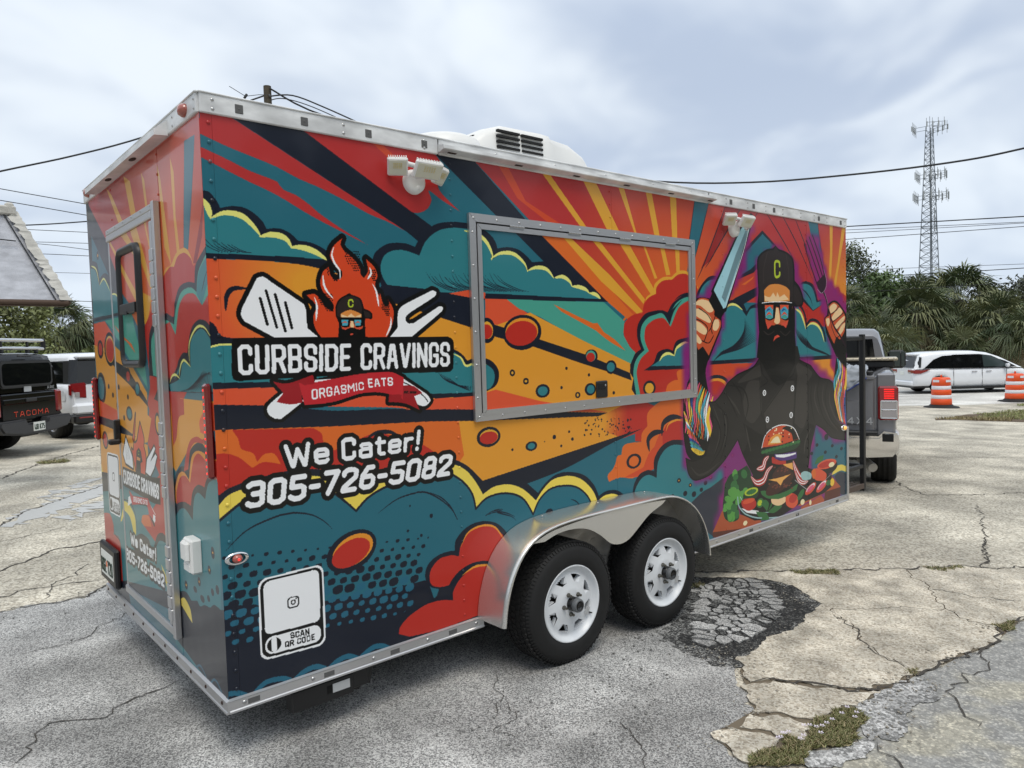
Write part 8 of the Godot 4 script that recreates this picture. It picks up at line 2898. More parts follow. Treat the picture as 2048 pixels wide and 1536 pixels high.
func make_suv(M: Dictionary) -> void:
	var t := thing("suv", "white sport utility vehicle parked between the black pickup and the trailer", "suv", Vector3(2.76, 0.0, -16.45), atan2(0.98, -0.2))
	var across := [Vector2(0.92, 0.0), Vector2(0.985, 0.15), Vector2(1.0, 0.45), Vector2(0.99, 0.8), Vector2(0.965, 1.0), Vector2(0.0, 1.0)]
	var s := Shape.new()
	hull(s, [[-1.1, 0.55, 1.2, 0.94], [-1.02, 0.5, 1.22, 1.0], [-0.55, 0.5, 1.22, 1.02], [-0.45, 0.6, 1.22, 1.02], [-0.3, 0.82, 1.22, 1.02], [0.0, 0.9, 1.22, 1.02], [0.3, 0.82, 1.22, 1.02], [0.45, 0.5, 1.22, 1.02], [2.8, 0.5, 1.2, 1.02], [3.8, 0.5, 1.15, 1.0], [4.1, 0.5, 0.95, 0.92]], across)
	var body := part("body", s, M.white_paint, t)
	s = Shape.new()
	var ca := [Vector2(1.0, 0.0), Vector2(0.965, 0.35), Vector2(0.9, 0.8), Vector2(0.85, 0.95), Vector2(0.65, 1.0), Vector2(0.0, 1.02)]
	hull(s, [[-1.04, 1.2, 1.3, 0.92], [-0.92, 1.2, 1.68, 0.94], [-0.84, 1.2, 1.84, 0.95], [-0.6, 1.2, 1.89, 0.96], [1.2, 1.2, 1.92, 0.965], [2.1, 1.2, 1.84, 0.95], [2.9, 1.2, 1.3, 0.92], [3.0, 1.18, 1.22, 0.88]], ca)
	var top := part("roof_shell", s, M.white_paint, t)
	var slope := Transform3D(Basis(Vector3(1, 0, 0), Vector3(0, 1, 0.14), Vector3(0, 0, -1)), Vector3(0, 0, -0.962 - 0.14 * 1.2))
	for w in ["-0.62,1.25 0.35,1.25 0.35,1.72 -0.5,1.7", "0.43,1.25 1.35,1.25 1.35,1.72 0.43,1.72", "1.43,1.25 2.5,1.25 2.05,1.68 1.43,1.72"]:
		s = Shape.new()
		s.prism(v2(w), -0.01, 0.008, slope)
		part("side_window", s, M.tint_glass, top)
	s = Shape.new()
	s.prism(v2("-0.98,1.24 2.55,1.24 2.1,1.72 -0.86,1.74"), -0.012, 0.005, slope)
	part("pillar_trim", s, M.black_plastic, top)
	s = Shape.new()
	s.face([Vector3(-1.09, 1.23, -0.86), Vector3(-1.09, 1.23, 0.86), Vector3(-0.93, 1.76, 0.76), Vector3(-0.93, 1.76, -0.76)], Vector3(0, 1.2, 0))
	s.face([Vector3(-0.96, 1.24, -0.985), Vector3(-1.088, 1.23, -0.86), Vector3(-0.928, 1.76, -0.76), Vector3(-0.84, 1.76, -0.9)], Vector3(0, 1.4, 0))
	part("rear_window", s, M.tint_glass, top)
	s = Shape.new()
	s.bevel(Vector3(-0.93, 1.82, 0), Vector3(0.26, 0.07, 1.6), 0.03)
	part("spoiler", s, M.white_paint, top)
	s = Shape.new()
	s.tube([Vector3(-1.075, 1.26, 0.1), Vector3(-1.0, 1.45, -0.45)], 0.01, 6)
	part("wiper", s, M.black_plastic, top)
	for sd in [-1, 1]:
		s = Shape.new()
		outline(s, v2("-0.16,1.24 0.1,1.26 0.13,1.22 0.13,0.92 0.0,0.93 -0.18,1.13"), rear_frame(-1.04).translated_local(Vector3(sd * 0.82, 0, 0)), 0.08, 0.015) if sd < 0 else s.bevel(Vector3(-1.08, 1.0, 0.85), Vector3(0.08, 0.4, 0.3), 0.02)
		s.bevel(Vector3(-1.06, 1.1, sd * 0.995), Vector3(0.1, 0.24, 0.04), 0.015)
		var tl := part("tail_light", s, M.tail_red, body)
		s = Shape.new()
		s.bevel(Vector3(-1.124, 1.0, sd * 0.88), Vector3(0.01, 0.1, 0.1), 0.004)
		part("reversing_lamp", s, M.tail_clear, tl)
	s = Shape.new()
	outline(s, round_rect(Vector2(-0.75, 0.97), 0.2, 0.22, 0.05), side_frame(-1.018, -1.0), 0.006, 0.002)
	part("fuel_door", s, M.white_paint, body)
	s = Shape.new()
	s.bevel(Vector3(-1.1, 0.68, 0), Vector3(0.2, 0.26, 1.96), 0.06)
	part("bumper", s, M.white_paint, body)
	s = Shape.new()
	s.bevel(Vector3(-1.08, 0.47, 0), Vector3(0.26, 0.2, 2.0), 0.04)
	s.bevel(Vector3(-0.72, 0.47, -0.985), Vector3(0.6, 0.16, 0.06), 0.02)
	part("lower_bumper", s, M.black_plastic, body)
	s = Shape.new()
	s.bevel(Vector3(-1.215, 0.5, -0.75), Vector3(0.01, 0.03, 0.3), 0.004)
	part("reflector", s, M.tail_red, body)
	s = Shape.new()
	s.bevel(Vector3(-1.11, 1.12, 0.0), Vector3(0.03, 0.06, 0.8), 0.01)
	part("gate_trim", s, M.alloy, body)
	s = Shape.new()
	s.box(Vector3(1.3, 0.5, 0), Vector3(4.4, 0.2, 1.6))
	part("underbody", s, M.black_steel, t)
	for sd in [-1.0, 1.0]:
		car_wheel(t, Vector3(0, 0.41, sd * 0.99), 0.41, 0.29, sd, M, M.alloy)
		car_wheel(t, Vector3(3.07, 0.41, sd * 0.99), 0.41, 0.29, sd, M, M.alloy)


func make_vehicles(M: Dictionary) -> void:
	make_tow_truck(M)
	make_minivan(M)
	make_black_pickup(M)
	make_suv(M)
# ---------------------------------------------------------------- street furniture, wires, tower, canopy
func make_drum(M: Dictionary, at: Vector2, label: String) -> void:
	var t := thing("traffic_drum", label, "traffic drum", on_ground(at), 0.3, "orange traffic drums along the road")
	var s := Shape.new()
	s.lathe([Vector2(0.53, 0.0), Vector2(0.5, 0.035), Vector2(0.36, 0.06), Vector2(0.33, 0.1), Vector2(0.30, 0.11)], 32, Transform3D())
	part("rubber_base", s, M.rubber, t)
	var bands := [[0.1, 0.30, "drum_orange"], [0.30, 0.42, "drum_white"], [0.42, 0.60, "drum_orange"], [0.60, 0.72, "drum_white"], [0.72, 0.96, "drum_orange"]]
	for i in bands.size():
		var b: Array = bands[i]
		var r0: float = 0.315 - b[0] * 0.055
		var r1: float = 0.315 - b[1] * 0.055
		s = Shape.new()
		s.lathe([Vector2(r0 - 0.012, b[0]), Vector2(r0, b[0] + 0.015), Vector2(r1 + 0.002, b[1] - 0.015), Vector2(r1 - 0.012, b[1])], 32, Transform3D())
		part("band", s, M[b[2]], t)
	s = Shape.new()
	s.lathe([Vector2(0.252, 0.96), Vector2(0.235, 0.985), Vector2(0.1, 0.995), Vector2(0.0, 0.995)], 32, Transform3D())
	s.bevel(Vector3(-0.1, 1.02, 0), Vector3(0.03, 0.07, 0.05), 0.01)
	s.bevel(Vector3(0.1, 1.02, 0), Vector3(0.03, 0.07, 0.05), 0.01)
	s.bevel(Vector3(0, 1.055, 0), Vector3(0.26, 0.03, 0.05), 0.01)
	part("handle_top", s, M.drum_orange, t)
	for a in [2.6, 4.0]:
		s = Shape.new()
		var b := Basis(Vector3.UP, a)
		s.box(b * Vector3(0.27, 0.88, 0), Vector3(0.012, 0.075, 0.2), b)
		part("label", s, M.drum_white, t)


func wire(path: String, r: float, label: String, M: Dictionary, group := "overhead wires") -> void:
	var q: Array = v3(path)
	var fine := []
	for i in q.size() - 1:
		for k in 5:
			fine.append(q[i].cubic_interpolate(q[i + 1], q[maxi(i - 1, 0)], q[mini(i + 2, q.size() - 1)], k / 5.0))
	fine.append(q[q.size() - 1])
	var s := Shape.new()
	s.tube(fine, r, 5)
	tag(part("power_line", s, M.wire), label, "power line", group)


func make_street(M: Dictionary) -> void:
	make_drum(M, Vector2(25.2, -6.0), "orange and white traffic drum near the rear wheel of the minivan")
	make_drum(M, Vector2(29.2, -5.0), "orange and white traffic drum at the right edge, near the front wheel of the minivan")
	# wooden pole behind the trailer
	var pole := thing("utility_pole", "weathered wooden utility pole rising behind the trailer roof", "utility pole", Vector3(10.7, gy(10.7), -24.6))
	var s := Shape.new()
	s.tube([Vector3(0, 0, 0), Vector3(0, 6, 0.02), Vector3(0, 12.28, 0.0)], 0.2, 14, 0.145)
	part("pole", s, M.wood_pole, pole)
	s = Shape.new()
	s.tube([Vector3(0.0, 11.9, 0.16), Vector3(0.0, 11.86, 0.24)], 0.04, 8)
	s.tube([Vector3(0.0, 11.5, 0.16), Vector3(0.0, 11.46, 0.24)], 0.04, 8)
	part("insulator", s, M.grey_plastic, pole).set_meta("kind", "stuff")
	s = Shape.new()
	s.tube([Vector3(-0.9, 11.7, 0.1), Vector3(-0.4, 11.85, 0.12), Vector3(0.0, 11.9, 0.2)], 0.012, 5)
	s.tube([Vector3(-0.9, 11.7, 0.1), Vector3(-1.5, 11.95, 0.1)], 0.012, 5)
	s.tube([Vector3(-0.95, 11.62, 0.1), Vector3(-0.85, 11.78, 0.1)], 0.05, 6)
	part("guy_fitting", s, M.wire, pole)
	wire("10.7,11.9,-24.4 12.8,10.99,-23.7 18.3,9.14,-20.0 22.6,8.19,-15.6 24.7,7.81,-12.5 26.3,7.70,-9.4 27.5,7.70,-6.5 28.1,7.83,-4.5 28.8,8.26,-0.3 29.5,9.0,4.5", 0.036, "thick black twisted cable crossing in front of the lattice tower", M)
	wire("10.7,11.6,-24.4 11.5,11.7,-24.1 12.6,11.35,-23.7 14,10.7,-23", 0.03, "short black drop wire looping from the top of the wooden pole", M)
	wire("10.7,11.45,-24.4 11.2,11.55,-24.2 12.2,11.3,-23.8 14,10.5,-23", 0.02, "thin lower drop wire looping from the wooden pole", M)
	wire("-3,6.4,-27.2 -0.4,7.13,-27.0 2.3,8.15,-26.8 4.4,8.9,-26.5 6.7,9.84,-26.0 10.7,11.72,-24.6", 0.032, "thick wire rising from the far left to the wooden pole", M)
	var rows := [
		["52.1,10.03,-25.0 53.5,9.93,-22.2 57.1,9.42,-11.9 58.4,9.03,-5.7", 0.04, "uppermost dark wire at the right, crossing the tower"], ["53.9,10.12,-25.9 55.3,9.94,-23.0 59.1,9.3,-12.4 60.4,8.77,-6.0", 0.02, "second thin wire at the right, just below the dark one"],
		["55.6,10.11,-26.8 57.1,9.97,-23.9 61.0,9.47,-12.9 62.3,9.13,-6.3", 0.02, "third thin wire at the right, crossing the tower"], ["57.4,9.75,-27.8 58.9,9.7,-24.7 62.9,9.46,-13.4 64.3,9.26,-6.6", 0.026, "fourth wire at the right, lowest of the upper bundle"],
		["60.9,7.51,-29.7 62.5,7.52,-26.4 66.8,7.03,-14.4 68.3,6.69,-7.1", 0.018, "faint thin wire above the palm tops at the right"], ["64.5,6.91,-26.9 65.2,6.97,-25.4 68.8,6.86,-14.9 70.3,6.94,-7.4", 0.034, "twisted cable just above the palm tops at the right"],
		["45.0,4.55,-21.3 46.2,4.59,-18.9 49.4,4.63,-9.9 50.5,4.62,-4.5", 0.016, "thin wire passing in front of the palm crowns"],
		["0.0,10.95,-42.0 3.8,10.49,-41.8 7.5,10.0,-41.2 12.9,9.16,-39.8", 0.022, "topmost wire of the left bundle, sloping down to the trailer"], ["0.0,10.43,-43.0 3.9,10.09,-42.8 7.8,9.58,-42.2 13.1,8.81,-40.8", 0.022, "second wire of the left bundle, sloping down to the trailer"],
		["1.4,7.66,-36.9 4.3,7.97,-36.7 6.6,8.28,-36.3 11.3,8.96,-35.1", 0.03, "dark wire of the left bundle rising towards the trailer"], ["2.6,10.71,-56.9 6.9,10.77,-56.5 10.5,10.77,-55.9 17.4,10.7,-54.1", 0.022, "level thin wire below the dark wire at the left"],
		["2.6,9.81,-56.9 7.4,9.95,-56.4 10.4,10.0,-55.9 17.4,9.99,-54.1", 0.02, "upper wire of the crossing pair at the left"], ["2.6,9.97,-56.9 7.5,9.82,-56.4 10.4,9.54,-55.9 17.3,8.72,-54.1", 0.02, "falling wire of the crossing pair at the left"],
		["2.6,9.06,-56.9 7.7,9.15,-56.4 10.4,9.11,-55.9 17.4,9.02,-54.1", 0.022, "level wire beside the middle of the canopy edge"], ["2.6,8.04,-58.9 8.6,8.1,-58.3 10.9,8.09,-57.9 17.9,8.02,-56.1", 0.016, "faint wire beside the lower canopy edge"],
		["2.5,6.13,-58.9 9.4,6.07,-58.1 10.9,6.04,-57.9 17.8,5.93,-56.1", 0.022, "wire at the height of the canopy soffit"], ["2.3,5.47,-54.9 5.6,5.43,-54.6 10.1,5.14,-53.9 16.6,4.64,-52.3", 0.026, "lowest left wire, just above the tree tops"],
	]
	for q in rows:
		wire(q[0], q[1], q[2], M)
	make_tower(M)
	make_canopy(M)


func make_tower(M: Dictionary) -> void:
	var t := thing("lattice_tower", "tall grey lattice cell tower with three tiers of antennas behind the palms", "cell tower", Vector3(168.6, -0.7, -57.4), 0.35)
	var high := 46.2
	var leg := func(k: int, y: float) -> Vector3:
		var r := lerpf(3.0, 0.75, pow(y / high, 0.92))
		return Vector3(cos(TAU * k / 3.0 + 0.2) * r, y, sin(TAU * k / 3.0 + 0.2) * r)
	for k in 3:
		var s := Shape.new()
		var q := []
		for i in 12:
			q.append(leg.call(k, high * i / 11.0))
		s.tube(q, 0.11, 6, 0.07)
		part("leg", s, M.tower_steel, t)
	var br := Shape.new()
	var y := 0.5
	while y < high - 1:
		var step := lerpf(2.0, 1.15, y / high)
		for k in 3:
			br.tube([leg.call(k, y), leg.call((k + 1) % 3, y + step)], 0.045, 4)
			br.tube([leg.call((k + 1) % 3, y), leg.call(k, y + step)], 0.045, 4)
			br.tube([leg.call(k, y), leg.call((k + 1) % 3, y)], 0.035, 4)
		y += step
	part("bracing", br, M.tower_steel, t).set_meta("kind", "stuff")
	var ld := Shape.new()
	ld.tube([Vector3(0.4, 0, 0.2), Vector3(0.25, high - 1, 0.1)], 0.14, 5)
	part("cable_ladder", ld, M.tower_steel, t)
	for tier in [[45.6, 3.4, 1.7], [35.6, 2.6, 2.0], [31.2, 3.0, 2.2]]:
		var fr := Shape.new()
		for k in 3:
			var a := TAU * k / 3.0 + 0.7
			var d := Vector3(cos(a), 0, sin(a))
			var e_ := Vector3(-d.z, 0, d.x)
			var c := Vector3(0, tier[0], 0)
			for dy in [0.0, 0.8]:
				fr.tube([c + d * 0.6 + Vector3(0, dy, 0), c + d * tier[1] * 0.85 + Vector3(0, dy, 0)], 0.045, 4)
				fr.tube([c + d * tier[1] * 0.85 - e_ * tier[2] + Vector3(0, dy, 0), c + d * tier[1] * 0.85 + e_ * tier[2] + Vector3(0, dy, 0)], 0.045, 4)
			for j in 4:
				var s := Shape.new()
				var at: Vector3 = c + d * (tier[1] * 0.85 + 0.2) + e_ * tier[2] * (j - 1.5) / 1.5 + Vector3(0, 0.4, 0)
				s.bevel(at, Vector3(0.16, 1.6 if tier[0] < 40 else 1.1, 0.24), 0.04, Basis(Vector3.UP, -a))
				s.tube([at - Vector3(0, 1.3, 0) - d * 0.2, at + Vector3(0, 1.3, 0) - d * 0.2], 0.05, 5)
				part("antenna", s, M.antenna, t)
		part("antenna_frame", fr, M.tower_steel, t)
	var rod := Shape.new()
	rod.tube([Vector3(0.2, high - 1, 0), Vector3(0.2, high + 2.2, 0)], 0.05, 5)
	part("lightning_rod", rod, M.tower_steel, t)
	for k in 2:
		var wh := Shape.new()
		wh.tube([Vector3(2.2, 24.5 + k * 0.1, 0.9 + k * 0.3), Vector3(2.2, 29.5, 0.9 + k * 0.3)], 0.09, 6)
		part("whip_antenna", wh, M.antenna, t)


func make_canopy(M: Dictionary) -> void:
	# an old roof whose end shows at the left edge: sloping grey felt faces over a board soffit
	var t := thing("mansard_canopy", "weathered grey felt canopy roof with peeling white corner edge at the left", "canopy", Vector3(-4.0, 0.1, -8.2))
	var o := Vector3(-4.0, 0.1, -8.2)
	var low := [Vector3(-9.5, 2.5, -7.6), Vector3(0.84, 2.5, -7.9), Vector3(0.84, 2.5, -8.14), Vector3(-9.5, 2.5, -8.0)]
	var top := [Vector3(-9.2, 3.68, -8.35), Vector3(0.38, 3.68, -8.45), Vector3(0.36, 3.68, -8.75), Vector3(-9.2, 3.68, -8.75)]
	var mid := Vector3(-4, 3, -8.4)
	for i in 4:
		var s := Shape.new(o)
		# a few wavering strips so that the felt is not dead flat
		s.smooth(true)
		var n := noise(40 + i, 0.8)
		var rows := []
		for a in 13:
			var row := []
			for b in 41:
				var q: Vector3 = low[i].lerp(low[(i + 1) % 4], b / 40.0).lerp(top[i].lerp(top[(i + 1) % 4], b / 40.0), a / 12.0)
				q += (q - mid).normalized() * 0.018 * n.get_noise_2d(a * 0.4, b * 0.6)
				row.append(q)
			rows.append(row)
		s.grid(rows)
		part("felt_face", s, M.roof_felt, t)
	var s := Shape.new(o)
	for q in [[low[0], low[1]], [low[1], low[2]]]:
		s.tube([q[0] + Vector3(0, -0.01, 0), q[1] + Vector3(0, -0.01, 0)], 0.035, 6)
	part("drip_edge", s, M.soffit, t)
	s = Shape.new(o)
	s.face([low[0] + Vector3(0, -0.05, 0), low[1] + Vector3(-0.05, -0.05, -0.05), low[2] + Vector3(0, -0.05, 0), low[3] + Vector3(0, -0.05, 0)], mid)
	for i in 4:
		s.face([low[i], low[(i + 1) % 4], low[(i + 1) % 4] + Vector3(0, -0.05, 0), low[i] + Vector3(0, -0.05, 0)], mid)
	part("soffit", s, M.soffit, t)
	# ragged corner flashing
	s = Shape.new(o)
	var n := noise(5, 2.2, FastNoiseLite.TYPE_SIMPLEX, 4)
	var last := []
	for i in 41:
		var c: Vector3 = low[1].lerp(top[1], i / 40.0) + Vector3(0.02, 0.02, 0.035)
		var w := 0.11 + 0.05 * n.get_noise_1d(i * 0.5)
		var now := [c + Vector3(-w, 0, 0.012), c + Vector3(0.022 + 0.025 * n.get_noise_1d(i * 0.3 + 70), 0.012 * n.get_noise_1d(i * 1.3), -0.03), c + Vector3(0.03, 0, -0.12)]
		if i:
			s.quad(last[0], last[1], now[1], now[0])
			s.quad(last[1], last[2], now[2], now[1])
		last = now
	part("corner_flashing", s, M.roof_flash, t)
	s = Shape.new(o)
	s.bevel(Vector3(-4.4, 3.70, -8.5), Vector3(9.6, 0.12, 0.16), 0.02, Basis(Vector3.UP, -0.01))
	s.bevel(Vector3(0.33, 3.72, -8.42), Vector3(0.09, 0.16, 0.09), 0.02, Basis(Vector3.UP, 0.3))
	part("ridge_cap", s, M.roof_flash, t)
	s = Shape.new(o)
	s.tube([low[1].lerp(top[1], 0.02) + Vector3(-0.13, 0, 0.03), low[1].lerp(top[1], 0.97) + Vector3(-0.13, 0, 0.03)], 0.008, 5)
	s.tube([Vector3(-2, 3.42, -8.2), Vector3(0.35, 3.28, -8.18)], 0.008, 5)
	part("loose_cable", s, M.wire, t)
	for q in [Vector2(-3.2, -8.2), Vector2(-9, -8.2)]:
		s = Shape.new(o)
		s.bevel(Vector3(q.x, 1.25, q.y), Vector3(0.24, 2.5, 0.24), 0.02)
		part("post", s, M.plaster, t)
# ---------------------------------------------------------------- plants
class Leaves:
	var at := PackedVector3Array()
	var up := PackedVector3Array()
	var tone := PackedColorArray()
	func tri(a: Vector3, b: Vector3, c: Vector3, n: Vector3, col: Color) -> void:
		var g := (c - a).cross(b - a).normalized()      # the shading normal stays on the side that the face looks to
		if g.dot(n) < 0:
			at.append(a); at.append(c); at.append(b)
			g = -g
		else:
			at.append(a); at.append(b); at.append(c)
		var m := (g + n * 0.6).normalized()
		up.append(m); up.append(m); up.append(m)
		tone.append(col); tone.append(col); tone.append(col)
	func leaf(c: Vector3, along: Vector3, side: Vector3, n: Vector3, col: Color) -> void:   # a pointed blade, two faces
		tri(c - along, c + side, c + along, n, col)
		tri(c - along, c + along, c - side, n, col)
	func done() -> ArrayMesh:
		var arr := []
		arr.resize(Mesh.ARRAY_MAX)
		arr[Mesh.ARRAY_VERTEX] = at
		arr[Mesh.ARRAY_NORMAL] = up
		arr[Mesh.ARRAY_COLOR] = tone
		var m := ArrayMesh.new()
		m.add_surface_from_arrays(Mesh.PRIMITIVE_TRIANGLES, arr)
		return m


var leaf_mat: StandardMaterial3D
var bark: StandardMaterial3D


func sway(r: RandomNumberGenerator) -> Vector3:
	return Vector3(r.randf_range(-1, 1), r.randf_range(-1, 1), r.randf_range(-1, 1)).normalized()


func fan(l: Leaves, base: Vector3, dir: Vector3, size: float, col: Color, r: RandomNumberGenerator, droop: float) -> void:
	var side := dir.cross(Vector3.UP)
	side = side.normalized() if side.length() > 0.1 else Vector3.RIGHT
	var nrm := side.cross(dir).normalized()
	side = side.rotated(dir, r.randf_range(-0.7, 0.7))
	nrm = side.cross(dir).normalized()
	var stalk := base + dir * size * 0.75
	l.leaf((base + stalk) / 2, (stalk - base) / 2, side * size * 0.018, nrm, col * 0.9)
	var count := 23
	for i in count:
		var a := lerpf(-1.75, 1.75, float(i) / (count - 1)) + r.randf_range(-0.06, 0.06)
		var d := (dir * cos(a) + side * sin(a)).normalized()
		var len := size * (0.95 - 0.22 * absf(a) / 1.75) * r.randf_range(0.85, 1.1)
		var fold := nrm * size * 0.05 * (1 if i % 2 else -1)
		var m := stalk + d * len * 0.55 - Vector3.UP * len * 0.05 * droop + fold * 0.3
		var tip := stalk + d * len - Vector3.UP * len * (0.28 + r.randf() * 0.3) * droop
		var w := (d.cross(nrm)).normalized() * size * 0.027
		var c := col * r.randf_range(0.75, 1.25)
		var n := (nrm + d * 0.3).normalized()
		l.tri(stalk, m + w, m - w, n, c)
		l.tri(m + w, tip, m - w, n, c)


func palm(label: String, at: Vector2, high: float, size: float, count: int, seed_at: int, dead := 14) -> void:
	var r := RandomNumberGenerator.new()
	r.seed = seed_at
	var t := thing("palm_tree", label, "palm tree", on_ground(at), 0.0, "palms across the road" if at.x > 20 else "")
	var top := high - size * 1.05
	var s := Shape.new()
	var lean := Vector3(r.randf_range(-0.2, 0.2), 0, r.randf_range(-0.2, 0.2))
	s.tube([Vector3(0, -0.1, 0), lean * 0.3 + Vector3(0, top * 0.4, 0), lean + Vector3(0, top, 0)], 0.2, 10, 0.17)
	for i in 26:
		var a := r.randf() * TAU
		var y := top - r.randf() * minf(1.6, top * 0.6)
		s.bevel(lean * (y / top) + Vector3(cos(a) * 0.21, y, sin(a) * 0.21), Vector3(0.07, 0.3, 0.09), 0.01, Basis(Vector3.UP, -a) * Basis(Vector3(0, 0, 1), -0.5))
	part("trunk", s, bark, t)
	var l := Leaves.new()
	var c := lean + Vector3(0, top, 0)
	for i in count:
		var el := lerpf(1.35, -0.75, pow((i + 0.5) / count, 0.9))
		var a := i * 2.39996 + r.randf_range(-0.3, 0.3)
		var d := Vector3(cos(a) * cos(el), sin(el), sin(a) * cos(el))
		var col := (Color(0.05, 0.075, 0.032).lerp(Color(0.15, 0.155, 0.07), pow(r.randf(), 1.4)))
		fan(l, c + d * 0.12, d, size * r.randf_range(0.85, 1.1), col, r, 1.0 + (0.9 - el) * 0.3)
	part("crown", l.done(), leaf_mat, t)
	var b := Leaves.new()
	for i in dead:
		var a := r.randf() * TAU
		var d := Vector3(cos(a) * 0.5, -0.8, sin(a) * 0.5).normalized()
		fan(b, c + d * 0.1 - Vector3(0, 0.15, 0), d, size * r.randf_range(0.55, 0.85), Color(0.31, 0.245, 0.15), r, 1.6)
	part("dead_fronds", b.done(), leaf_mat, t)


func clump_tree(called: String, label: String, kind: String, at: Vector2, high: float, wide: float, col: Color, seed_at: int, leaf_size: float, count: int, base := 0.35, gaps := 0.5, group := "") -> Node3D:
	var r := RandomNumberGenerator.new()
	r.seed = seed_at
	var t := thing(called, label, kind, on_ground(at), 0.0, group)
	var s := Shape.new()
	var l := Leaves.new()
	var puffs := []
	var n := 15
	for i in n:
		var a := i * 2.39996
		var k := (i + 0.5) / n
		var y := lerpf(base, 0.9, k) * high
		var rad := wide * 0.5 * sqrt(maxf(0.05, 1.0 - pow((k - 0.3) / 0.75, 2))) * r.randf_range(0.35, 0.82)
		puffs.append([Vector3(cos(a) * rad, y, sin(a) * rad), r.randf_range(0.16, 0.30) * minf(wide, high * (1.0 - base))])
	s.tube([Vector3(0, -0.1, 0), Vector3(0.05, high * base * 0.6, 0), Vector3(0, high * 0.62, 0.08)], 0.035 * high, 9, 0.012 * high)
	for q in puffs:
		var from := Vector3(0, lerpf(high * base * 0.7, q[0].y, 0.45), 0)
		s.tube([from, from.lerp(q[0], 0.5) + Vector3(0, 0.06 * high, 0), q[0]], 0.011 * high, 6, 0.004 * high)
	part("trunk", s, bark, t)
	var share := count / n
	for q in puffs:
		var shade := r.randf_range(0.7, 1.3)
		for i in share:
			var d := sway(r)
			var sub: Vector3 = sway(r) * q[1] * gaps * 0.5
			var c: Vector3 = q[0] + d * q[1] * pow(r.randf(), 0.4) * Vector3(1.15, 0.8, 1.15) + sub * r.randf()
			var n_: Vector3 = (d + Vector3.UP * 0.6 + sway(r) * 0.5).normalized()
			var along := sway(r) * leaf_size
			l.leaf(c, along, along.cross(sway(r)).normalized() * leaf_size * 0.42, n_, col * shade * r.randf_range(0.6, 1.4))
	part("crown", l.done(), leaf_mat, t)
	return t


func mass(l: Leaves, a: Vector3, b: Vector3, high: float, deep: float, count: int, leaf_size: float, col: Color, seed_at: int) -> void:
	# a bank of leaves along a line, with a wavering top
	var r := RandomNumberGenerator.new()
	r.seed = seed_at
	var n := noise(seed_at, 0.16, FastNoiseLite.TYPE_SIMPLEX, 4)
	var across := (b - a).cross(Vector3.UP).normalized()
	for i in count:
		var u := r.randf()
		var c := a.lerp(b, u)
		var top := high * (0.72 + 0.5 * n.get_noise_1d(u * a.distance_to(b)))
		var v := pow(r.randf(), 0.7)
		var bulge := sqrt(maxf(0.0, 1.0 - v * v)) * deep
		c += Vector3.UP * v * top + across * r.randf_range(-1, 1) * bulge
		var along := sway(r) * leaf_size
		l.leaf(c, along, along.cross(sway(r)).normalized() * leaf_size * 0.45, (Vector3.UP * 0.7 + sway(r)).normalized(), col * r.randf_range(0.55, 1.4) * (1.0 + 0.4 * n.get_noise_2d(c.x * 3, c.y * 5)))


func tufts(l: Leaves, poly: PackedVector2Array, count: int, size: float, cols: Array, seed_at: int, lean := 0.7) -> void:
	var r := RandomNumberGenerator.new()
	r.seed = seed_at
	var lo := poly[0]
	var hi := poly[0]
	for q in poly:
		lo = lo.min(q)
		hi = hi.max(q)
	var made := 0
	for tries in count * 6:
		if made >= count:
			break
		var q := Vector2(r.randf_range(lo.x, hi.x), r.randf_range(lo.y, hi.y))
		if not Geometry2D.is_point_in_polygon(q, poly):
			continue
		made += 1
		var d := Vector3(r.randf_range(-lean, lean), 1, r.randf_range(-lean, lean)).normalized() * size * r.randf_range(0.4, 1.2)
		var p0 := on_ground(q, 0.012)
		var w := d.cross(sway(r)).normalized() * size * 0.13
		l.tri(p0 + w, p0 + d, p0 - w, (Vector3.UP + sway(r) * 0.5).normalized(), cols[r.randi() % cols.size()] * r.randf_range(0.7, 1.3))


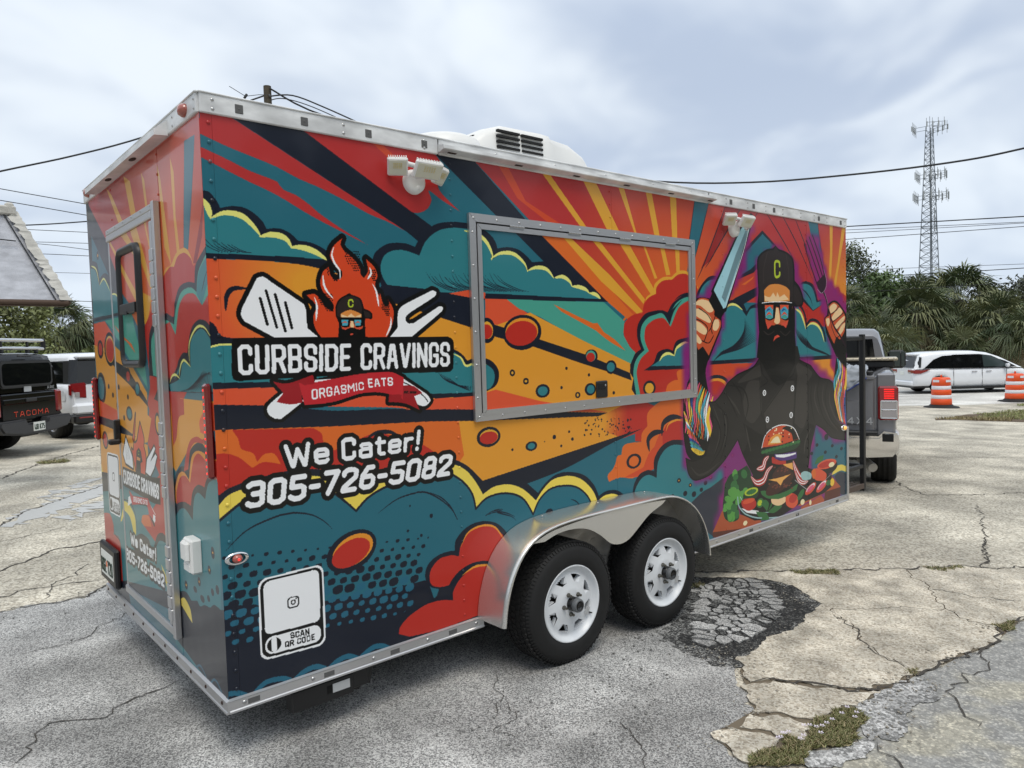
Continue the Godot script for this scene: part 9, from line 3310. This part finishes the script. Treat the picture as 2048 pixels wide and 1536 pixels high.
func make_green(M: Dictionary) -> void:
	leaf_mat = mat(Color.WHITE, 0.65)
	leaf_mat.vertex_color_use_as_albedo = true
	leaf_mat.backlight_enabled = true
	leaf_mat.backlight = Color(0.4, 0.4, 0.3)
	bark = mat(Color(0.36, 0.32, 0.28), 0.95)
	bark.albedo_texture = noise_pic(noise(15, 0.05), 128, 0.4, 1.0)
	bark.uv1_triplanar = true
	bark.uv1_scale = Vector3(2, 0.6, 2)
	palm("tall cabbage palm at the foot of the lattice tower, its crown against the sky", Vector2(62.8, -20.6), 7.1, 1.5, 38, 1)
	palm("slender palm whose crown shows just right of the tower leg", Vector2(64.1, -19.6), 6.8, 1.3, 34, 2)
	palm("nearest palm with drooping brown fronds, left of the big palm", Vector2(53.3, -17.3), 5.7, 1.75, 52, 3, 26)
	palm("largest and broadest palm, right of the tower, behind the minivan roof", Vector2(58.0, -16.0), 7.0, 2.0, 60, 4, 26)
	palm("palm with pale dry fronds above the front of the minivan", Vector2(51.9, -12.0), 4.7, 1.7, 48, 5, 20)
	palm("bright green palm at the right edge of the picture", Vector2(47.5, -9.2), 3.7, 1.3, 34, 6, 6)
	palm("palm half hidden behind the front edge of the trailer", Vector2(53.5, -22.2), 5.9, 1.5, 36, 7, 18)
	palm("low fan palm rising over the bed of the silver pickup", Vector2(42.6, -14.6), 2.9, 1.35, 30, 8, 2)
	palm("low fan palm behind the roof of the minivan", Vector2(48.5, -12.9), 2.6, 1.4, 30, 9, 2)
	palm("small fan palm behind the mirror of the silver pickup", Vector2(46.8, -17.2), 3.6, 1.3, 28, 10, 2)
	palm("round palm at the left, above the white vehicle", Vector2(8.6, -58.3), 6.2, 1.75, 56, 11, 10)
	clump_tree("oak_tree", "tall loose oak beside the top front corner of the trailer", "tree", Vector2(66.5, -28.6), 11.4, 9.5, Color(0.068, 0.082, 0.041), 21, 0.17, 6500, 0.42, 1.2)
	clump_tree("cedar_tree", "dark green cedar left of the palms, with feathery pointed tops", "tree", Vector2(59.9, -22.6), 7.6, 6.0, Color(0.061, 0.096, 0.030), 22, 0.2, 6500, 0.12, 0.8)
	clump_tree("cedar_tree", "smaller dark cedar beside the first one, left of the tower", "tree", Vector2(64.1, -22.9), 7.0, 5.0, Color(0.055, 0.085, 0.027), 23, 0.2, 4500, 0.12, 0.8)
	clump_tree("oak_tree", "broad dark live oak at the right, behind the palms", "tree", Vector2(83.0, -19.0), 7.9, 12.0, Color(0.068, 0.076, 0.049), 24, 0.22, 6500, 0.3, 1.0)
	clump_tree("oak_tree", "dark live oak at the far right edge behind the wires", "tree", Vector2(86.0, -13.4), 7.7, 11.0, Color(0.071, 0.079, 0.052), 25, 0.22, 5000, 0.3, 1.0)
	clump_tree("pine_tree", "loose pale green tree under the canopy roof at the left", "tree", Vector2(4.6, -48.7), 5.8, 7.5, Color(0.164, 0.185, 0.068), 26, 0.17, 5000, 0.3, 1.3)
	clump_tree("pine_tree", "pale green tree at the far left edge below the canopy", "tree", Vector2(1.0, -46.8), 5.8, 7.0, Color(0.157, 0.171, 0.071), 27, 0.17, 4000, 0.25, 1.3)
	clump_tree("oak_tree", "dark round tree far behind the white vehicle at the left", "tree", Vector2(12.4, -70.8), 5.4, 7.0, Color(0.061, 0.075, 0.044), 28, 0.2, 4000, 0.3, 1.0)
	clump_tree("oak_tree", "dark tree beyond the trailer's left edge", "tree", Vector2(16.5, -68.0), 5.6, 8.0, Color(0.061, 0.075, 0.044), 29, 0.2, 4000, 0.3, 1.0)
	var l := Leaves.new()
	mass(l, Vector3(54, -0.7, -30), Vector3(62, -0.7, -6), 4.4, 2.2, 9000, 0.26, Color(0.048, 0.061, 0.030), 31)
	mass(l, Vector3(68, -0.7, -34), Vector3(80, -0.7, -2), 5.0, 3.0, 7000, 0.34, Color(0.049, 0.058, 0.035), 32)
	var woods := part("undergrowth", l.done(), leaf_mat)
	tag(woods, "dark undergrowth filling the gaps between the palm trunks", "undergrowth")
	woods.set_meta("kind", "stuff")
	l = Leaves.new()
	mass(l, Vector3(-4, 0, -41), Vector3(24, -0.3, -43), 3.4, 2.0, 11000, 0.17, Color(0.117, 0.143, 0.048), 33)
	mass(l, Vector3(-20, 0, -56), Vector3(30, -0.3, -60), 4.4, 2.5, 9000, 0.26, Color(0.068, 0.085, 0.041), 34)
	var bushes := part("bushes", l.done(), leaf_mat)
	tag(bushes, "bank of mixed green bushes behind the parked vehicles at the left", "bushes")
	bushes.set_meta("kind", "stuff")
	# the other side of the lot, which the glossy panels mirror
	l = Leaves.new()
	mass(l, Vector3(-50, 0.4, 34), Vector3(14, 0, 27), 11.5, 4.0, 11000, 0.6, Color(0.045, 0.055, 0.03), 35)
	mass(l, Vector3(12, 0, 24), Vector3(80, -0.7, 15), 11.5, 3.5, 13000, 0.55, Color(0.045, 0.055, 0.03), 38)
	mass(l, Vector3(-50, 0.4, 34), Vector3(-46, 0.4, -46), 10.0, 4.0, 12000, 0.6, Color(0.045, 0.055, 0.03), 36)
	mass(l, Vector3(-60, 0.4, -24), Vector3(-3, 0.3, -32), 10.5, 3.0, 10000, 0.55, Color(0.045, 0.055, 0.03), 37)
	var belt := part("tree_belt", l.done(), leaf_mat)
	tag(belt, "belt of trees across the lot, seen only as the dark reflection in the glossy panels", "trees")
	belt.set_meta("kind", "stuff")
	# verge, grass and weeds
	structure("verge", flat_sheet(v2("44,-8.6 39.6,-12.9 36.4,-14.1 30,-19 40,-40 140,-60 160,60 80,40 60,12"), 0.003), mat(Color(0.40, 0.38, 0.22), 0.95))
	var greens := [Color(0.17, 0.22, 0.06), Color(0.22, 0.26, 0.08), Color(0.32, 0.30, 0.14)]
	l = Leaves.new()
	tufts(l, v2("45,-9 40,-13.5 44,-17 62,-14 64,0 52,0"), 6000, 0.3, greens, 41)
	tufts(l, rough_edge(v2("21,-3.6 22.9,-4.2 25.1,-3.9 29,-1 26,1 21.5,-2.4"), 2, 0.3, true, 0.3), 11000, 0.055, greens, 42)
	tufts(l, v2("27.2,-4.4 27.9,-4.6 30,-2.8 28.5,-2.6"), 1800, 0.06, greens, 43)
	tufts(l, v2("20,-4.4 21,-4.2 21.5,-3.0 20.6,-2.8"), 700, 0.08, [Color(0.3, 0.24, 0.12), Color(0.2, 0.17, 0.08)], 44)
	var grass := part("grass", l.done(), leaf_mat)
	tag(grass, "short green grass patches beside the road", "grass")
	grass.set_meta("kind", "stuff")
	structure("soil_patch", flat_sheet(rough_edge(v2("20,-4.4 22.9,-4.2 25.1,-3.9 29.4,-1.6 26,1.4 21,-2"), 3, 0.4, true, 0.3), 0.0045), M.soil)
	var patches := [
		["2.36,1.42 2.32,1.52 2.23,1.54 2.14,1.6 1.99,1.58 1.96,1.51 1.84,1.48 1.76,1.55 1.57,1.38 1.71,1.4 1.82,1.41 1.88,1.35 1.93,1.45 2.06,1.43 2.15,1.39 2.23,1.42", 3600, "flowering weeds filling the broken joint at the lower right"],
		["4.11,1.55 4.22,1.6 4.05,1.65 3.99,1.59", 420, "small round weed in the slab corner at the right"], ["4.27,0.13 4.53,0.33 4.46,0.4 4.2,0.2", 700, "strip of green weeds in the crack beside the front trailer wheel"],
		["3.1,-0.45 3.5,-0.15 3.44,-0.08 3.05,-0.3", 300, "sparse dry weeds behind the front trailer wheel"], ["5.1,0.78 5.35,0.95 5.3,1.0 5.05,0.85", 160, "thin dry weeds in the long crack at the right"],
		["0.9,-11.3 1.25,-11.25 1.3,-11.6 0.85,-11.6", 400, "low weed in the concrete joint left of the trailer"], ["2.95,1.46 3.02,1.44 3.08,1.5 2.98,1.52", 90, "tiny weed at the edge of the tan slab"],
	]
	for i in patches.size():
		l = Leaves.new()
		var poly := rough_edge(v2(patches[i][0]), 60 + i, 0.05, true, 0.03)
		tufts(l, poly, int(patches[i][1] * (2.2 if i == 0 else 1.5)), [0.026, 0.024, 0.026, 0.03, 0.03, 0.06, 0.016][i], [Color(0.13, 0.14, 0.05), Color(0.19, 0.19, 0.08), Color(0.30, 0.25, 0.14)], 50 + i, 2.0)
		if i == 0:
			var r := RandomNumberGenerator.new()
			r.seed = 8
			for k in 18:
				var u := r.randf()
				var c := on_ground(Vector2(lerpf(1.78, 2.3, u) + r.randf_range(-0.03, 0.03), lerpf(1.42, 1.5, u) + r.randf_range(-0.04, 0.05)), 0.05)
				for j in 5:
					var d := Vector3(cos(j * 1.257), 0.3, sin(j * 1.257)) * 0.008
					l.leaf(c + d, d * 0.7, Vector3(-d.z, 0, d.x) * 0.5, Vector3.UP, Color(0.66, 0.60, 0.70))
		var w := part("weeds", l.done(), leaf_mat)
		tag(w, patches[i][2], "weeds")
		w.set_meta("kind", "stuff")
	# heap of cut branches and small things across the road
	var heap := thing("brush_pile", "brown heap of cut branches beside the road at the far right", "brush pile", Vector3(57, gy(57), -12.2))
	var r := RandomNumberGenerator.new()
	r.seed = 19
	var s := Shape.new()
	for i in 240:
		var c := Vector3(r.randf_range(-1.2, 1.2), 0, r.randf_range(-4.5, 4.5))
		c.y = r.randf() * 1.1 * (1.0 - pow(c.z / 5.0, 2))
		var d := Vector3(r.randf_range(-1, 1), r.randf_range(-0.3, 0.35), r.randf_range(-1, 1)).normalized() * r.randf_range(0.4, 1.0)
		s.tube([c - d, c + d], r.randf_range(0.02, 0.05), 4, 0.012)
	part("branches", s, mat(Color(0.43, 0.36, 0.29), 0.95), heap).set_meta("kind", "stuff")
	l = Leaves.new()
	mass(l, Vector3(0, 0, -4.5), Vector3(0, 0, 4.5), 1.2, 1.2, 1500, 0.16, Color(0.16, 0.12, 0.07), 71)
	part("dry_leaves", l.done(), leaf_mat, heap).set_meta("kind", "stuff")
	var tarp := thing("garden_shelter", "small teal sheet shelter between the palm trunks at the right", "shelter", Vector3(66, gy(66), -14.3), 0.4)
	s = Shape.new()
	s.face([Vector3(-1, 1.55, -1.1), Vector3(1, 1.55, -1.1), Vector3(1, 2.0, 0), Vector3(-1, 2.0, 0)], Vector3.ZERO)
	s.face([Vector3(-1, 1.55, 1.1), Vector3(1, 1.55, 1.1), Vector3(1, 2.0, 0), Vector3(-1, 2.0, 0)], Vector3.ZERO)
	part("sheet", s, mat(Color(0.16, 0.5, 0.45), 0.7), tarp)
	for q in [Vector2(-1, -1.1), Vector2(1, -1.1), Vector2(1, 1.1), Vector2(-1, 1.1)]:
		s = Shape.new()
		s.tube([Vector3(q.x, 0, q.y), Vector3(q.x, 1.56, q.y)], 0.03, 6)
		part("pole", s, M.galvanised, tarp)
	var bin := thing("waste_bin", "black bin standing among the trunks at the far right", "bin", Vector3(60, gy(60), -10.6), 0.3)
	s = Shape.new()
	s.lathe([Vector2(0.0, 0.0), Vector2(0.5, 0.0), Vector2(0.72, 1.35), Vector2(0.76, 1.4), Vector2(0.0, 1.42)], 20, Transform3D())
	part("barrel", s, M.black_plastic, bin)
